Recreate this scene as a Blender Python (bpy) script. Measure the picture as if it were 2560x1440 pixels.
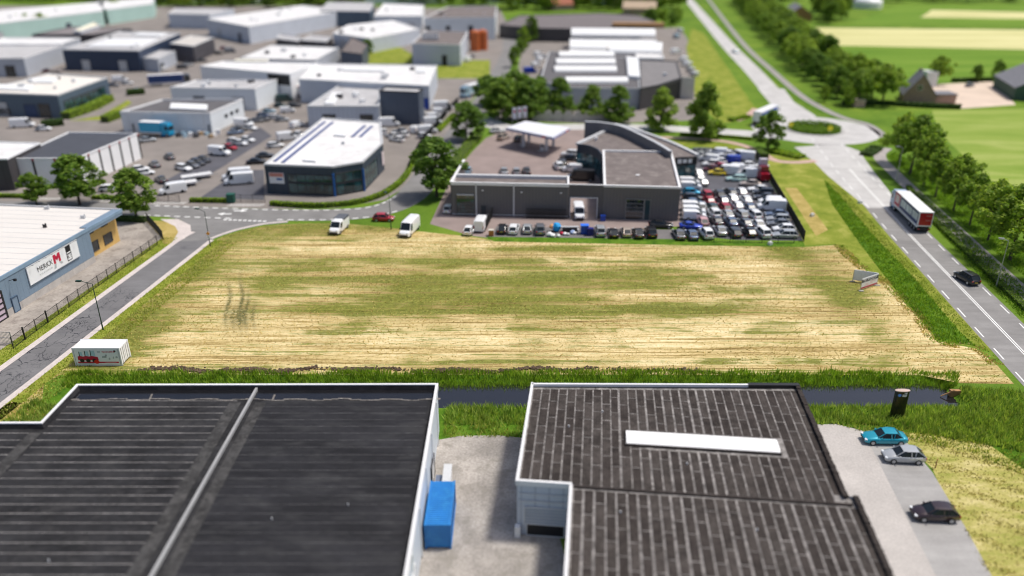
import bpy, bmesh, math, random
from mathutils import Vector, Matrix
from mathutils.geometry import tessellate_polygon
random.seed(7)
R = math.radians
scene = bpy.context.scene
for o in list(bpy.data.objects): bpy.data.objects.remove(o)
COL = scene.collection

# ---------------------------------------------------------------- camera
CAM_H, PITCH, FPX = 50.0, R(24.2), 1971.0
cd = bpy.data.cameras.new('camera')
cam = bpy.data.objects.new('camera', cd); COL.objects.link(cam)
cam.location = (0, 0, CAM_H); cam.rotation_euler = (R(90) - PITCH, 0, 0)
cd.sensor_width = 360.0; cd.lens = FPX / 2560 * 360.0
cd.clip_start = 1.0; cd.clip_end = 6000
cd.dof.use_dof = True
cd.dof.focus_distance = 101.0
cd.dof.aperture_fstop = 0.31
scene.camera = cam
# ---------------------------------------------------------------- sky and sun
SUN_EL, SUN_AZ = R(64), R(18)          # azimuth measured from +X towards +Y
w = bpy.data.worlds.new('World'); scene.world = w; w.use_nodes = True
nt = w.node_tree; nt.nodes.clear()
sky = nt.nodes.new('ShaderNodeTexSky'); sky.sky_type = 'NISHITA'; sky.sun_disc = False
sky.sun_elevation = SUN_EL; sky.sun_rotation = R(90) - SUN_AZ
sky.air_density = .7; sky.dust_density = 3.0
bgn = nt.nodes.new('ShaderNodeBackground'); bgn.inputs[1].default_value = 0.12
wo = nt.nodes.new('ShaderNodeOutputWorld')
nt.links.new(sky.outputs[0], bgn.inputs[0]); nt.links.new(bgn.outputs[0], wo.inputs[0])
sl = bpy.data.lights.new('sun', 'SUN'); sl.energy = 3.3; sl.angle = R(8); sl.color = (1, .955, .88)
so = bpy.data.objects.new('sun', sl); COL.objects.link(so)
sdir = Vector((math.cos(SUN_EL) * math.cos(SUN_AZ), math.cos(SUN_EL) * math.sin(SUN_AZ), math.sin(SUN_EL)))
so.rotation_euler = sdir.to_track_quat('Z', 'Y').to_euler(); so.location = (60, 60, 120)
scene.view_settings.view_transform = 'Standard'; scene.view_settings.look = 'None'
scene.view_settings.exposure = 0.1; scene.view_settings.gamma = 1
scene.render.engine = 'CYCLES'; scene.cycles.filter_width = 1.0

# ---------------------------------------------------------------- pixel -> place on a level plane
_s, _c = math.sin(PITCH), math.cos(PITCH)
def P(x, y, z=0.0):
    u, v = (x - 1280) / FPX, (y - 720) / FPX
    d = (u, _c - v * _s, -_s - v * _c)
    t = (z - CAM_H) / d[2]
    return Vector((d[0] * t, d[1] * t, z))
def PX(pts, z=0.0): return [P(x, y, z) for x, y in pts]

# ---------------------------------------------------------------- materials
MATS = {}
def nodes(name):
    m = bpy.data.materials.new(name); m.use_nodes = True
    t = m.node_tree; b = t.nodes['Principled BSDF']
    return m, t, b
def N(t, typ, **kw):
    n = t.nodes.new(typ)
    for k, v in kw.items(): setattr(n, k, v)
    return n
def pos(t, sc=(1, 1, 1), rot=0.0, obj=False):
    if obj:
        g = N(t, 'ShaderNodeTexCoord'); o = g.outputs['Object']
    else:
        g = N(t, 'ShaderNodeNewGeometry'); o = g.outputs['Position']
    mp = N(t, 'ShaderNodeMapping'); mp.inputs['Scale'].default_value = sc; mp.inputs['Rotation'].default_value = (0, 0, rot)
    t.links.new(o, mp.inputs[0]); return mp.outputs[0]
def noise(t, vec, scale, detail=4, rough=.55, dist=0):
    n = N(t, 'ShaderNodeTexNoise'); n.inputs['Scale'].default_value = scale; n.inputs['Detail'].default_value = detail
    n.inputs['Roughness'].default_value = rough; n.inputs['Distortion'].default_value = dist
    t.links.new(vec, n.inputs['Vector']); return n.outputs['Fac']
def ramp(t, fac, stops):
    r = N(t, 'ShaderNodeValToRGB'); e = r.color_ramp.elements
    while len(e) < len(stops): e.new(.5)
    for i, (p, c) in enumerate(stops):
        e[i].position = p; e[i].color = (c, c, c, 1) if isinstance(c, (int, float)) else (*c, 1)
    t.links.new(fac, r.inputs[0]); return r.outputs[0]
def mix(t, fac, a, b, typ='MIX'):
    n = N(t, 'ShaderNodeMix', data_type='RGBA', blend_type=typ)
    for inp, v in ((n.inputs[0], fac), (n.inputs[6], a), (n.inputs[7], b)):
        if isinstance(v, (int, float)): inp.default_value = v
        elif isinstance(v, tuple): inp.default_value = (*v, 1)
        else: t.links.new(v, inp)
    return n.outputs[2]
def math_(t, op, a, b=None):
    n = N(t, 'ShaderNodeMath', operation=op)
    for i, v in enumerate((a, b)):
        if v is None: continue
        if isinstance(v, (int, float)): n.inputs[i].default_value = v
        else: t.links.new(v, n.inputs[i])
    return n.outputs[0]
def bump(t, b, h, strength=.3, dist=.05):
    n = N(t, 'ShaderNodeBump'); n.inputs['Strength'].default_value = strength; n.inputs['Distance'].default_value = dist
    t.links.new(h, n.inputs['Height']); t.links.new(n.outputs[0], b.inputs['Normal'])
def M(name, col, rough=.75, var=.12, scale=.6, metal=0, coat=0, fine=.08, fscale=9, bmp=0, stretch=(1, 1, 1), ribs=0, spec=.5, dirt=None):
    """plain material: base colour, large mottling, fine grain, optional wall ribs along the UV"""
    if name in MATS: return MATS[name]
    m, t, b = nodes(name); MATS[name] = m
    v = pos(t, stretch)
    c = (*col,)
    n1 = noise(t, v, scale, 4); n2 = noise(t, v, fscale, 3)
    f = ramp(t, n1, [(.3, 1 - var), (.7, 1 + var)]); f2 = ramp(t, n2, [(.3, 1 - fine), (.7, 1 + fine)])
    cc = mix(t, 1.0, c, f, 'MULTIPLY'); cc = mix(t, 1.0, cc, f2, 'MULTIPLY')
    if dirt:
        dn = ramp(t, noise(t, v, scale * 2.3, 6, .65), [(.5, 0.), (.68, 1.)]); cc = mix(t, dn, cc, tuple(dirt))
    if ribs:
        uv = N(t, 'ShaderNodeUVMap'); sp = N(t, 'ShaderNodeSeparateXYZ'); t.links.new(uv.outputs[0], sp.inputs[0])
        wv = math_(t, 'FRACT', math_(t, 'MULTIPLY', sp.outputs[0], ribs))
        edge = ramp(t, wv, [(0, .0), (.1, 1.), (.9, 1.), (1., 0.)])
        cc = mix(t, edge, mix(t, 1.0, cc, (.72, .72, .74), 'MULTIPLY'), cc)
        bump(t, b, edge, .5, .04)
    elif bmp: bump(t, b, n2, bmp, .04)
    t.links.new(cc, b.inputs['Base Color'])
    b.inputs['Roughness'].default_value = rough; b.inputs['Metallic'].default_value = metal
    b.inputs['Specular IOR Level'].default_value = spec
    if coat: b.inputs['Coat Weight'].default_value = coat; b.inputs['Coat Roughness'].default_value = .05
    return m
def sheen(name, col, rough=.3, metal=0, coat=.6):
    return M(name, col, rough, var=.03, fine=.01, metal=metal, coat=coat)

def leaf_mat(name, c0, c1, transl=.35):
    m, t, b = nodes(name); MATS[name] = m
    g = N(t, 'ShaderNodeNewGeometry'); oi = N(t, 'ShaderNodeObjectInfo')
    col = ramp(t, g.outputs['Random Per Island'], [(0, c0), (1, c1)])
    tint = ramp(t, oi.outputs['Random'], [(0, (.82, .86, .8)), (1, (1.15, 1.08, .95))])
    col = mix(t, 1.0, col, tint, 'MULTIPLY')
    cl = ramp(t, noise(t, pos(t), .9, 2), [(.35, .75), (.65, 1.2)]); col = mix(t, 1., col, cl, 'MULTIPLY')
    t.links.new(col, b.inputs['Base Color']); b.inputs['Roughness'].default_value = .6; b.inputs['Specular IOR Level'].default_value = .25
    tr = N(t, 'ShaderNodeBsdfTranslucent'); t.links.new(mix(t, 1., col, (1.25, 1.35, .6), 'MULTIPLY'), tr.inputs[0])
    ms = N(t, 'ShaderNodeMixShader'); ms.inputs[0].default_value = transl
    t.links.new(b.outputs[0], ms.inputs[1]); t.links.new(tr.outputs[0], ms.inputs[2])
    t.links.new(ms.outputs[0], t.nodes['Material Output'].inputs[0]); return m
LEAF = leaf_mat('leaves_oak', (.13, .24, .03), (.42, .54, .09), .42)
LEAF_D = leaf_mat('leaves_dark', (.075, .165, .022), (.25, .37, .06), .4)
LEAF_L = leaf_mat('leaves_light', (.13, .24, .022), (.33, .45, .05))
HEDGE = leaf_mat('hedge_leaves', (0.165, 0.300, 0.009), (0.390, 0.540, 0.018), .25)
HEDGE_D = leaf_mat('hedge_dark', (0.040, 0.096, 0.024), (0.112, 0.192, 0.048), .2)
GRASS = leaf_mat('grass_lush', (.09, .21, .015), (.36, .50, .06), .35)
GRASS_Y = leaf_mat('grass_mixed', (.18, .30, .03), (.58, .56, .16), .35)
REED = leaf_mat('grass_reed', (.09, .20, .025), (.42, .52, .13), .38)
STRAWB = leaf_mat('straw_stalks', (0.375, 0.312, 0.112), (0.775, 0.625, 0.300), .2)

def field_material():
    m, t, b = nodes('mown_hay')
    v = pos(t); wob = pos(t, (.05, .05, 1)); nn = N(t, 'ShaderNodeTexNoise'); nn.inputs['Scale'].default_value = 1.; nn.inputs['Detail'].default_value = 3; t.links.new(wob, nn.inputs['Vector'])
    sc = N(t, 'ShaderNodeVectorMath', operation='SCALE'); sc.inputs['Scale'].default_value = 1.2; t.links.new(nn.outputs['Color'], sc.inputs[0])
    wv = N(t, 'ShaderNodeVectorMath', operation='ADD'); t.links.new(v, wv.inputs[0]); t.links.new(sc.outputs[0], wv.inputs[1])
    def mp(s_, r_=0.):
        n = N(t, 'ShaderNodeMapping'); n.inputs['Scale'].default_value = s_; n.inputs['Rotation'].default_value = (0, 0, r_); t.links.new(wv.outputs[0], n.inputs[0]); return n.outputs[0]
    big = noise(t, mp((.03, .11, 1), R(2)), 1.0, 4, .6, .8); streak = noise(t, mp((.028, .62, 1), R(-.8)), 1.0, 6, .65, .1); thin = noise(t, mp((.06, 2.3, 1), R(-.8)), 1.0, 4, .65, .1)
    patch = noise(t, v, .085, 5, .65, 1.0); fine = noise(t, v, 1.6, 6, .75); grain = noise(t, v, 6.5, 3, .7)
    add = lambda *a: a[0] if len(a) == 1 else math_(t, 'ADD', a[0], add(*a[1:]))
    mul = lambda a, k: math_(t, 'MULTIPLY', a, k)
    straw = ramp(t, add(mul(streak, .34), mul(thin, .36), mul(fine, .18), mul(grain, .12)), [(.39, (.14, .10, .038)), (.445, (.33, .24, .09)), (.49, (.54, .42, .19)), (.53, (.72, .585, .32)), (.58, (.90, .78, .52))])
    green = ramp(t, add(mul(fine, .5), mul(grain, .25), mul(thin, .25)), [(.36, (.045, .055, .009)), (.45, (.105, .125, .018)), (.53, (.18, .195, .03)), (.61, (.31, .30, .065)), (.69, (.52, .44, .16))])
    sp = N(t, 'ShaderNodeSeparateXYZ'); t.links.new(v, sp.inputs[0])
    spw = N(t, 'ShaderNodeSeparateXYZ'); t.links.new(wv.outputs[0], spw.inputs[0])
    def blob(cx, cy, rx, ry, a, s_=sp, ox=0.):
        dx = mul(math_(t, 'SUBTRACT', s_.outputs[0], cx + ox), 1 / rx); dy = mul(math_(t, 'SUBTRACT', s_.outputs[1], cy + ox), 1 / ry)
        return mul(math_(t, 'POWER', 2.718, mul(add(math_(t, 'MULTIPLY', dx, dx), math_(t, 'MULTIPLY', dy, dy)), -1.)), a)
    # where the regrowth is greenest: the middle of the plot and the strips along its edges
    g = add(*[blob(*a) for a in ((-4, 107.5, 19, 3.0, .34), (14, 114.5, 20, 3.5, .24), (-22, 103.5, 14, 1.8, .26), (6, 103, 16, 1.3, .22), (-18, 114, 12, 2.5, .18), (-52, 112, 5.0, 26, .24), (-42, 138.5, 20, 5, .22), (5, 133, 22, 2.5, .09), (50.5, 107, 4.0, 14, .30), (-52, 91, 5, 8, .16), (26, 103, 14, 1.6, .24), (34, 110, 7, 1.6, .2), (47, 128, 4, 8, .26), (-32, 121, 9, 6, .10), (-8, 121, 14, 2.4, .18), (30, 124, 9, 2.2, .22), (6, 127.5, 12, 1.8, .2), (-38, 110, 3.5, 9, .14))])
    lo = add(blob(20, 108.5, 8, 1.5, .30), blob(-10, 95, 40, 1.6, .12), blob(10, 130.5, 18, 1.4, .16), blob(-25, 128, 14, 2.5, .14), blob(-44, 122, 6, 8, .05), blob(-10, 91, 60, 3.2, .10), blob(30, 97, 30, 4, .08), blob(38, 118, 8, 12, .14), blob(57, 96, 8, 8, .2))
    gm = add(mul(big, .42), mul(streak, 1.1), mul(patch, .62), mul(math_(t, 'SUBTRACT', thin, .5), .9), -.435, mul(math_(t, 'SUBTRACT', fine, .5), .38), mul(math_(t, 'SUBTRACT', grain, .5), .24), mul(g, .82), mul(lo, -.85))
    col = mix(t, ramp(t, gm, [(.635, 0.), (.70, .55), (.77, .95)]), straw, green)
    br = ramp(t, noise(t, mp((.09, .55, 1)), 1., 6, .7), [(.60, 0.), (.74, .4)]); col = mix(t, br, col, (.24, .155, .06))
    # wheel ruts left by machines
    class SK: outputs = [add(sp.outputs[0], mul(math_(t, 'SUBTRACT', sp.outputs[1], 106.), .30), mul(math_(t, 'SINE', mul(sp.outputs[1], .45)), .25)), sp.outputs[1]]
    rut = add(*[blob(x, c_, .34, r_, a_, SK) for x, c_, r_, a_ in ((-42.2, 106, 7, 1.), (-40.3, 107, 8, 1.1), (-39.4, 104, 6, .9), (-38.3, 102, 4, .7), (-41.2, 101, 3.5, .7), (-40.0, 101, 2.5, .5))], blob(-40.4, 101, 1.8, 3.2, .5, SK))
    rutm = math_(t, 'MULTIPLY', rut, ramp(t, fine, [(.38, .2), (.55, 1.)])); col = mix(t, math_(t, 'MINIMUM', mul(rutm, 1.1), .95), col, mix(t, ramp(t, grain, [(.4, 0.), (.6, 1.)]), (.10, .085, .05), (.13, .14, .035)))
    t.links.new(col, b.inputs['Base Color']); b.inputs['Roughness'].default_value = .95; b.inputs['Specular IOR Level'].default_value = .1
    bump(t, b, add(grain, fine, mul(thin, .8)), .45, .09); return m
FIELD = field_material()

def grass_ground(name, a, b_, c, sc=.25, rot=0, stretch=(1, 1, 1), bmp=.8):
    m, t, b = nodes(name); v = pos(t, stretch, rot)
    n1 = noise(t, v, sc, 6, .65, .5); n2 = noise(t, pos(t), 2.5, 5, .7)
    col = ramp(t, math_(t, 'ADD', math_(t, 'MULTIPLY', n1, .7), math_(t, 'MULTIPLY', n2, .3)), [(.32, a), (.5, b_), (.68, c)])
    t.links.new(col, b.inputs['Base Color']); b.inputs['Roughness'].default_value = .95; b.inputs['Specular IOR Level'].default_value = .1
    bump(t, b, n2, bmp, .15); return m
G_BASE = grass_ground('meadow', (.06, .13, .012), (.12, .21, .022), (.20, .28, .035), .05)
G_VERGE = grass_ground('verge_grass', (.10, .16, .015), (.22, .26, .035), (.40, .38, .10), .22)
G_LUSH = grass_ground('lush_grass', (.03, .09, .008), (.08, .17, .012), (.17, .26, .03), .4)
G_STRIP = grass_ground('straw_strip', (.24, .21, .05), (.40, .31, .10), (.52, .40, .16), .4)
G_CROP = grass_ground('pale_crop', (.42, .42, .16), (.58, .55, .26), (.70, .66, .36), .03, 0, (.3, 1.5, 1), .2)
G_FIELD2 = grass_ground('green_crop', (.08, .17, .015), (.135, .24, .025), (.22, .31, .05), .04, 0, (.3, 1.5, 1), .3)
G_FIELD3 = grass_ground('light_pasture', (.15, .25, .03), (.24, .32, .06), (.37, .41, .13), .06, R(20), (.5, 2, 1), .3)
G_CUT = grass_ground('cut_grass_lot', (.20, .24, .03), (.42, .38, .12), (.68, .58, .30), .35, R(-60), (.5, 2.2, 1))

def asphalt(name, col, cracks=False, var=.14, seams=0):
    m, t, b = nodes(name); v = pos(t)
    n1 = noise(t, v, .18, 5, .6); n2 = noise(t, v, 14, 3, .7); n3 = noise(t, pos(t, (.25, 2, 1), R(83)), .6, 4)
    c = mix(t, 1., col, ramp(t, n1, [(.3, 1 - var), (.7, 1 + var)]), 'MULTIPLY')
    c = mix(t, 1., c, ramp(t, n2, [(.3, .86), (.7, 1.14)]), 'MULTIPLY'); c = mix(t, 1., c, ramp(t, n3, [(.35, .93), (.65, 1.07)]), 'MULTIPLY')
    if cracks:
        wv = N(t, 'ShaderNodeVectorMath', operation='ADD'); nn = N(t, 'ShaderNodeTexNoise'); nn.inputs['Scale'].default_value = .7; nn.inputs['Detail'].default_value = 4
        t.links.new(v, nn.inputs['Vector']); sc = N(t, 'ShaderNodeVectorMath', operation='SCALE'); sc.inputs['Scale'].default_value = 2.2
        t.links.new(nn.outputs['Color'], sc.inputs[0]); t.links.new(v, wv.inputs[0]); t.links.new(sc.outputs[0], wv.inputs[1])
        for scale, wd, mscale, lo in ((.42, .03, .10, .46), (1.3, .055, .16, .57)):
            vo = N(t, 'ShaderNodeTexVoronoi', feature='DISTANCE_TO_EDGE'); vo.inputs['Scale'].default_value = scale
            mp = N(t, 'ShaderNodeMapping'); mp.inputs['Scale'].default_value = (1.5, .7, 1); mp.inputs['Rotation'].default_value = (0, 0, R(7)); t.links.new(wv.outputs[0], mp.inputs[0]); t.links.new(mp.outputs[0], vo.inputs['Vector'])
            ln = ramp(t, vo.outputs['Distance'], [(wd * .35, 1.), (wd, 0.)])
            sp = N(t, 'ShaderNodeSeparateXYZ'); t.links.new(v, sp.inputs[0])
            near = ramp(t, math_(t, 'MULTIPLY', math_(t, 'SUBTRACT', sp.outputs[1], 70.), 1 / 70.), [(.45, 1.), (.72, 0.)])
            mk = math_(t, 'MULTIPLY', ramp(t, noise(t, v, mscale, 3), [(lo - .05, 0.), (lo + .04, 1.)]), near)
            c = mix(t, math_(t, 'MULTIPLY', ln, mk), c, (.022, .022, .03))
    t.links.new(c, b.inputs['Base Color']); b.inputs['Roughness'].default_value = .85; b.inputs['Specular IOR Level'].default_value = .3
    bump(t, b, n2, .3, .02); return m
A_LEFT = asphalt('cracked_asphalt', (.165, .162, .165), True)
A_MAIN = asphalt('main_road_asphalt', (.245, .237, .23))
A_PALE = asphalt('pale_worn_asphalt', (.50, .488, .475))
A_BAY = asphalt('parking_asphalt', (.33, .32, .31))
A_DARK = asphalt('dark_asphalt', (.10, .10, .115))
A_STREET = asphalt('street_asphalt', (.205, .2, .195))
PAVE = M('yard_pavers', (.225, .20, .182), .9, .16, .12, fine=.1, fscale=5, bmp=.2)
PAVE_P = M('pink_pavers', (.27, .212, .195), .9, .14, .2, fine=.1, fscale=5, bmp=.2)
PAVE_M = M('weathered_yard', (.33, .295, .26), .92, .2, .25, fine=.16, fscale=3, bmp=.3, dirt=(.2, .17, .15))
KERB = M('kerb_paving', (.56, .50, .47), .9, .08, .5, fine=.12, fscale=3)
KERB_P = M('pink_path', (.50, .34, .29), .9, .1, .4)
GRAVEL = M('gravel', (.345, .315, .285), .95, .28, .28, fine=.22, fscale=4, bmp=.8, dirt=(.24, .22, .19))
CONC = M('pale_concrete_drive', (.43, .40, .375), .9, .10, .3, fine=.12, fscale=5, bmp=.3)
SAND = M('sand_yard', (.62, .50, .40), .95, .1, .1)
PAINT_W = M('road_paint', (.78, .78, .76), .7, .1, 2)
PAINT_O = M('orange_brick_line', (.42, .28, .12), .9, .2, 1)
SOIL = M('bare_soil', (.10, .065, .04), .98, .3, 1.2, fine=.3, fscale=6, bmp=.9)
def water_mat():
    m, t, b = nodes('ditch_water'); b.inputs['Base Color'].default_value = (.014, .014, .016, 1); b.inputs['Roughness'].default_value = .03
    b.inputs['IOR'].default_value = 1.9; bump(t, b, noise(t, pos(t), 2.0, 3), .03, .05); return m
WATER = water_mat()

# ---------------------------------------------------------------- mesh helpers
ORG = {}
def tag(o, label=None, cat=None, group=None, kind=None):
    if label: o['label'] = label
    if cat: o['category'] = cat
    if group: o['group'] = group
    if kind: o['kind'] = kind
    return o
def empty(name, loc, rz=0):
    o = bpy.data.objects.new(name, None); COL.objects.link(o); o.location = loc; o.rotation_euler = (0, 0, rz)
    o.empty_display_size = .5; ORG[o.name] = Vector(loc); return o
class MB:
    def __init__(s): s.v = []; s.f = []; s.uv = {}
    def add(s, vs, fs):
        k = len(s.v); s.v += [Vector(p) for p in vs]; s.f += [tuple(i + k for i in f) for f in fs]; return s
    def quad(s, a, b, c, d): return s.add([a, b, c, d], [(0, 1, 2, 3)])
    def box(s, c, d, rz=0, tilt=None):
        x, y, z = d[0] / 2, d[1] / 2, d[2] / 2
        m = Matrix.Rotation(rz, 3, 'Z')
        if tilt is not None: m = m @ tilt
        vs = [Vector(c) + m @ Vector((sx * x, sy * y, sz * z)) for sz in (-1, 1) for sx, sy in ((-1, -1), (1, -1), (1, 1), (-1, 1))]
        return s.add(vs, [(0, 3, 2, 1), (4, 5, 6, 7), (0, 1, 5, 4), (1, 2, 6, 5), (2, 3, 7, 6), (3, 0, 4, 7)])
    def poly(s, pts, z=None):
        vs = [Vector((p[0], p[1], p[2] if (z is None and len(p) > 2) else (z or 0))) for p in pts]
        tr = tessellate_polygon([[Vector((v.x, v.y, 0)) for v in vs]])
        k = len(s.v); s.v += vs
        for a, b, c in tr:
            n = (vs[b].xy - vs[a].xy).cross(vs[c].xy - vs[a].xy)
            s.f.append((k + a, k + b, k + c) if n > 0 else (k + a, k + c, k + b))
        return s
    def prism(s, pts, z0, z1):
        pts = ccw(pts); n = len(pts); k = len(s.v)
        s.poly(pts, z1); k = len(s.v)
        s.v += [Vector((p[0], p[1], z0)) for p in pts] + [Vector((p[0], p[1], z1)) for p in pts]
        for i in range(n): j = (i + 1) % n; s.f.append((k + i, k + j, k + n + j, k + n + i))
        return s
    def tube(s, a, b, r0, r1=None, n=8, cap=True):
        a, b = Vector(a), Vector(b); r1 = r0 if r1 is None else r1
        q = (b - a).to_track_quat('Z', 'Y'); k = len(s.v)
        for p, r in ((a, r0), (b, r1)):
            for i in range(n): t = 2 * math.pi * i / n; s.v.append(p + q @ Vector((r * math.cos(t), r * math.sin(t), 0)))
        for i in range(n): j = (i + 1) % n; s.f.append((k + i, k + j, k + n + j, k + n + i))
        if cap: s.f.append(tuple(k + n + i for i in range(n))); s.f.append(tuple(k + n - 1 - i for i in range(n)))
        return s
    def mesh(s, name, off=Vector((0, 0, 0)), smooth=False):
        me = bpy.data.meshes.new(name); me.from_pydata([tuple(v - off) for v in s.v], [], s.f)
        if smooth: me.polygons.foreach_set('use_smooth', [True] * len(me.polygons))
        me.update(); return me
    def build(s, name, mat, parent=None, world=True, smooth=False, kind=None, label=None):
        off = ORG.get(parent.name, Vector()) if (parent and world) else Vector()
        me = s.mesh(name, off, smooth); me.materials.append(mat)
        o = bpy.data.objects.new(name, me); COL.objects.link(o)
        if parent: o.parent = parent; ORG[o.name] = off
        else: ORG[o.name] = Vector()
        if kind: o['kind'] = kind
        if label: o['label'] = label
        return o
def obj(name, me, parent=None):
    o = bpy.data.objects.new(name, me); COL.objects.link(o)
    if parent: o.parent = parent; ORG[o.name] = ORG.get(parent.name, Vector())
    return o
def ccw(pts):
    a = sum(pts[i][0] * pts[(i + 1) % len(pts)][1] - pts[(i + 1) % len(pts)][0] * pts[i][1] for i in range(len(pts)))
    return list(pts) if a > 0 else list(reversed(pts))
def offset(pts, d):
    """move every edge of a ccw polygon outwards by d"""
    n = len(pts); out = []
    for i in range(n):
        p, a, b = Vector(pts[i][:2]), Vector(pts[i - 1][:2]), Vector(pts[(i + 1) % n][:2])
        e1, e2 = (p - a).normalized(), (b - p).normalized()
        n1, n2 = Vector((e1.y, -e1.x)), Vector((e2.y, -e2.x))
        k = n1 + n2; k = k / max(.35, k.length_squared / 2) if k.length > 1e-4 else n1
        out.append(p + k * d)
    return out
def smoothline(pts, n=6):
    pts = [Vector((p[0], p[1], 0)) for p in pts]; out = []
    for i in range(len(pts) - 1):
        p0 = pts[max(i - 1, 0)]; p1 = pts[i]; p2 = pts[i + 1]; p3 = pts[min(i + 2, len(pts) - 1)]
        for k in range(n):
            t = k / n
            out.append(.5 * ((2 * p1) + (p2 - p0) * t + (2 * p0 - 5 * p1 + 4 * p2 - p3) * t * t + (3 * p1 - p0 - 3 * p2 + p3) * t ** 3))
    out.append(pts[-1]); return out
def side(line, d):
    out = []
    for i, p in enumerate(line):
        a, b = line[max(i - 1, 0)], line[min(i + 1, len(line) - 1)]
        t = (b - a).normalized(); out.append(p + Vector((t.y, -t.x, 0)) * d)
    return out
def strip(name, line, d0, d1, z, mat, parent=None, thick=0, kind='structure'):
    a, b = side(line, d0), side(line, d1); m = MB(); n = len(line)
    m.v = [Vector((p.x, p.y, z)) for p in a] + [Vector((p.x, p.y, z)) for p in b]
    for i in range(n - 1): m.f.append((i, n + i, n + i + 1, i + 1) if d1 > d0 else (i, i + 1, n + i + 1, n + i))
    if thick:
        k = len(m.v); m.v += [Vector((p.x, p.y, z - thick)) for p in a] + [Vector((p.x, p.y, z - thick)) for p in b]
        for i in range(n - 1):
            m.f.append((i, i + 1, k + i + 1, k + i)); m.f.append((n + i, k + n + i, k + n + i + 1, n + i + 1))
    return m.build(name, mat, parent, kind=None if parent else kind)
def sheet(name, pts, z, mat, parent=None, px=True, smooth=0, kind='structure'):
    pp = PX(pts) if px else [Vector((*p, 0)) for p in pts]
    if smooth: pp = smoothline(pp + [pp[0]], smooth)[:-1]
    return MB().poly([(p.x, p.y) for p in pp], z).build(name, mat, parent, kind=None if parent else kind)
def along(line, step, start=0.):
    """points and directions every step metres along a line"""
    out = []; d = start; acc = 0
    for i in range(len(line) - 1):
        a, b = line[i], line[i + 1]; L = (b - a).length
        while d <= acc + L:
            out.append((a.lerp(b, (d - acc) / L), (b - a).normalized())); d += step
        acc += L
    return out
def rand_in(pts):
    xs = [p[0] for p in pts]; ys = [p[1] for p in pts]; n = len(pts)
    while True:
        x, y = random.uniform(min(xs), max(xs)), random.uniform(min(ys), max(ys)); ins = False
        for i in range(n):
            a, b = pts[i], pts[i - 1]
            if (a[1] > y) != (b[1] > y) and x < (b[0] - a[0]) * (y - a[1]) / (b[1] - a[1]) + a[0]: ins = not ins
        if ins: return x, y
def area(pts): return abs(sum(pts[i][0] * pts[(i + 1) % len(pts)][1] - pts[(i + 1) % len(pts)][0] * pts[i][1] for i in range(len(pts)))) / 2
def vnoise(x, y, s=1.0):
    x, y = x / s, y / s; i, j = math.floor(x), math.floor(y); f, g_ = x - i, y - j; f, g_ = f * f * (3 - 2 * f), g_ * g_ * (3 - 2 * g_)
    hh = lambda a, b: (math.sin(a * 127.1 + b * 311.7) * 43758.5453) % 1.0
    return (hh(i, j) * (1 - f) + hh(i + 1, j) * f) * (1 - g_) + (hh(i, j + 1) * (1 - f) + hh(i + 1, j + 1) * f) * g_
def blades(name, polys, dens, hmin, hmax, width, mat, label, cat, zfun=None, clump=None):
    m = MB()
    for poly in polys:
        for _ in range(int(area(poly) * dens)):
            x, y = rand_in(poly)
            if clump and clump(x, y) < random.random(): continue
            z = zfun(x, y) if zfun else 0
            a = random.uniform(0, math.pi); h = random.uniform(hmin, hmax); wd = width * random.uniform(.6, 1.4)
            lx, ly = random.gauss(0, .3) * h, random.gauss(0, .3) * h
            k = len(m.v)
            m.v += [Vector((x - wd * math.cos(a), y - wd * math.sin(a), z - .02)), Vector((x + wd * math.cos(a), y + wd * math.sin(a), z - .02)), Vector((x + lx, y + ly, z + h))]
            m.f.append((k, k + 1, k + 2))
    o = m.build(name, mat, kind='stuff'); o['label'] = label; o['category'] = cat; return o

# ================================================================ GROUND
DX0, DX1, DY0, DY1 = -54.5, 54.0, 77.4, 85.0         # the ditch cut into the ground
BX, BY0, BY1 = 2600, -250, 4200
g = MB()
g.quad((-BX, BY0, 0), (BX, BY0, 0), (BX, DY0, 0), (-BX, DY0, 0)); g.quad((-BX, DY1, 0), (BX, DY1, 0), (BX, BY1, 0), (-BX, BY1, 0))
g.quad((-BX, DY0, 0), (DX0, DY0, 0), (DX0, DY1, 0), (-BX, DY1, 0)); g.quad((DX1, DY0, 0), (BX, DY0, 0), (BX, DY1, 0), (DX1, DY1, 0))
g.build('ground', G_BASE, kind='structure')
def ditch_z(x, y):
    f = min((x - DX0) / 2.2, (DX1 - x) / 2.2, (DY1 - y) / 2.3, (y - DY0) / 1.4)
    return -1.1 * max(0, min(1, f))
gb = MB(); nx, ny = 90, 28
for j in range(ny + 1):
    for i in range(nx + 1):
        x = DX0 + (DX1 - DX0) * i / nx; y = DY0 + (DY1 - DY0) * j / ny
        edge = i in (0, nx) or j in (0, ny)
        gb.v.append(Vector((x, y, 0 if edge else ditch_z(x, y) + random.uniform(-.06, .06))))
for j in range(ny):
    for i in range(nx): a = j * (nx + 1) + i; gb.f.append((a, a + 1, a + nx + 2, a + nx + 1))
gb.build('ditch_bank', G_LUSH, kind='structure')
MB().poly([(DX0, DY0), (DX1, DY0), (DX1, DY1), (DX0, DY1)], -.62).build('ditch_water', WATER, kind='structure')

Z1, Z2, Z3, Z4, Z5 = .006, .012, .018, .024, .03
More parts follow.
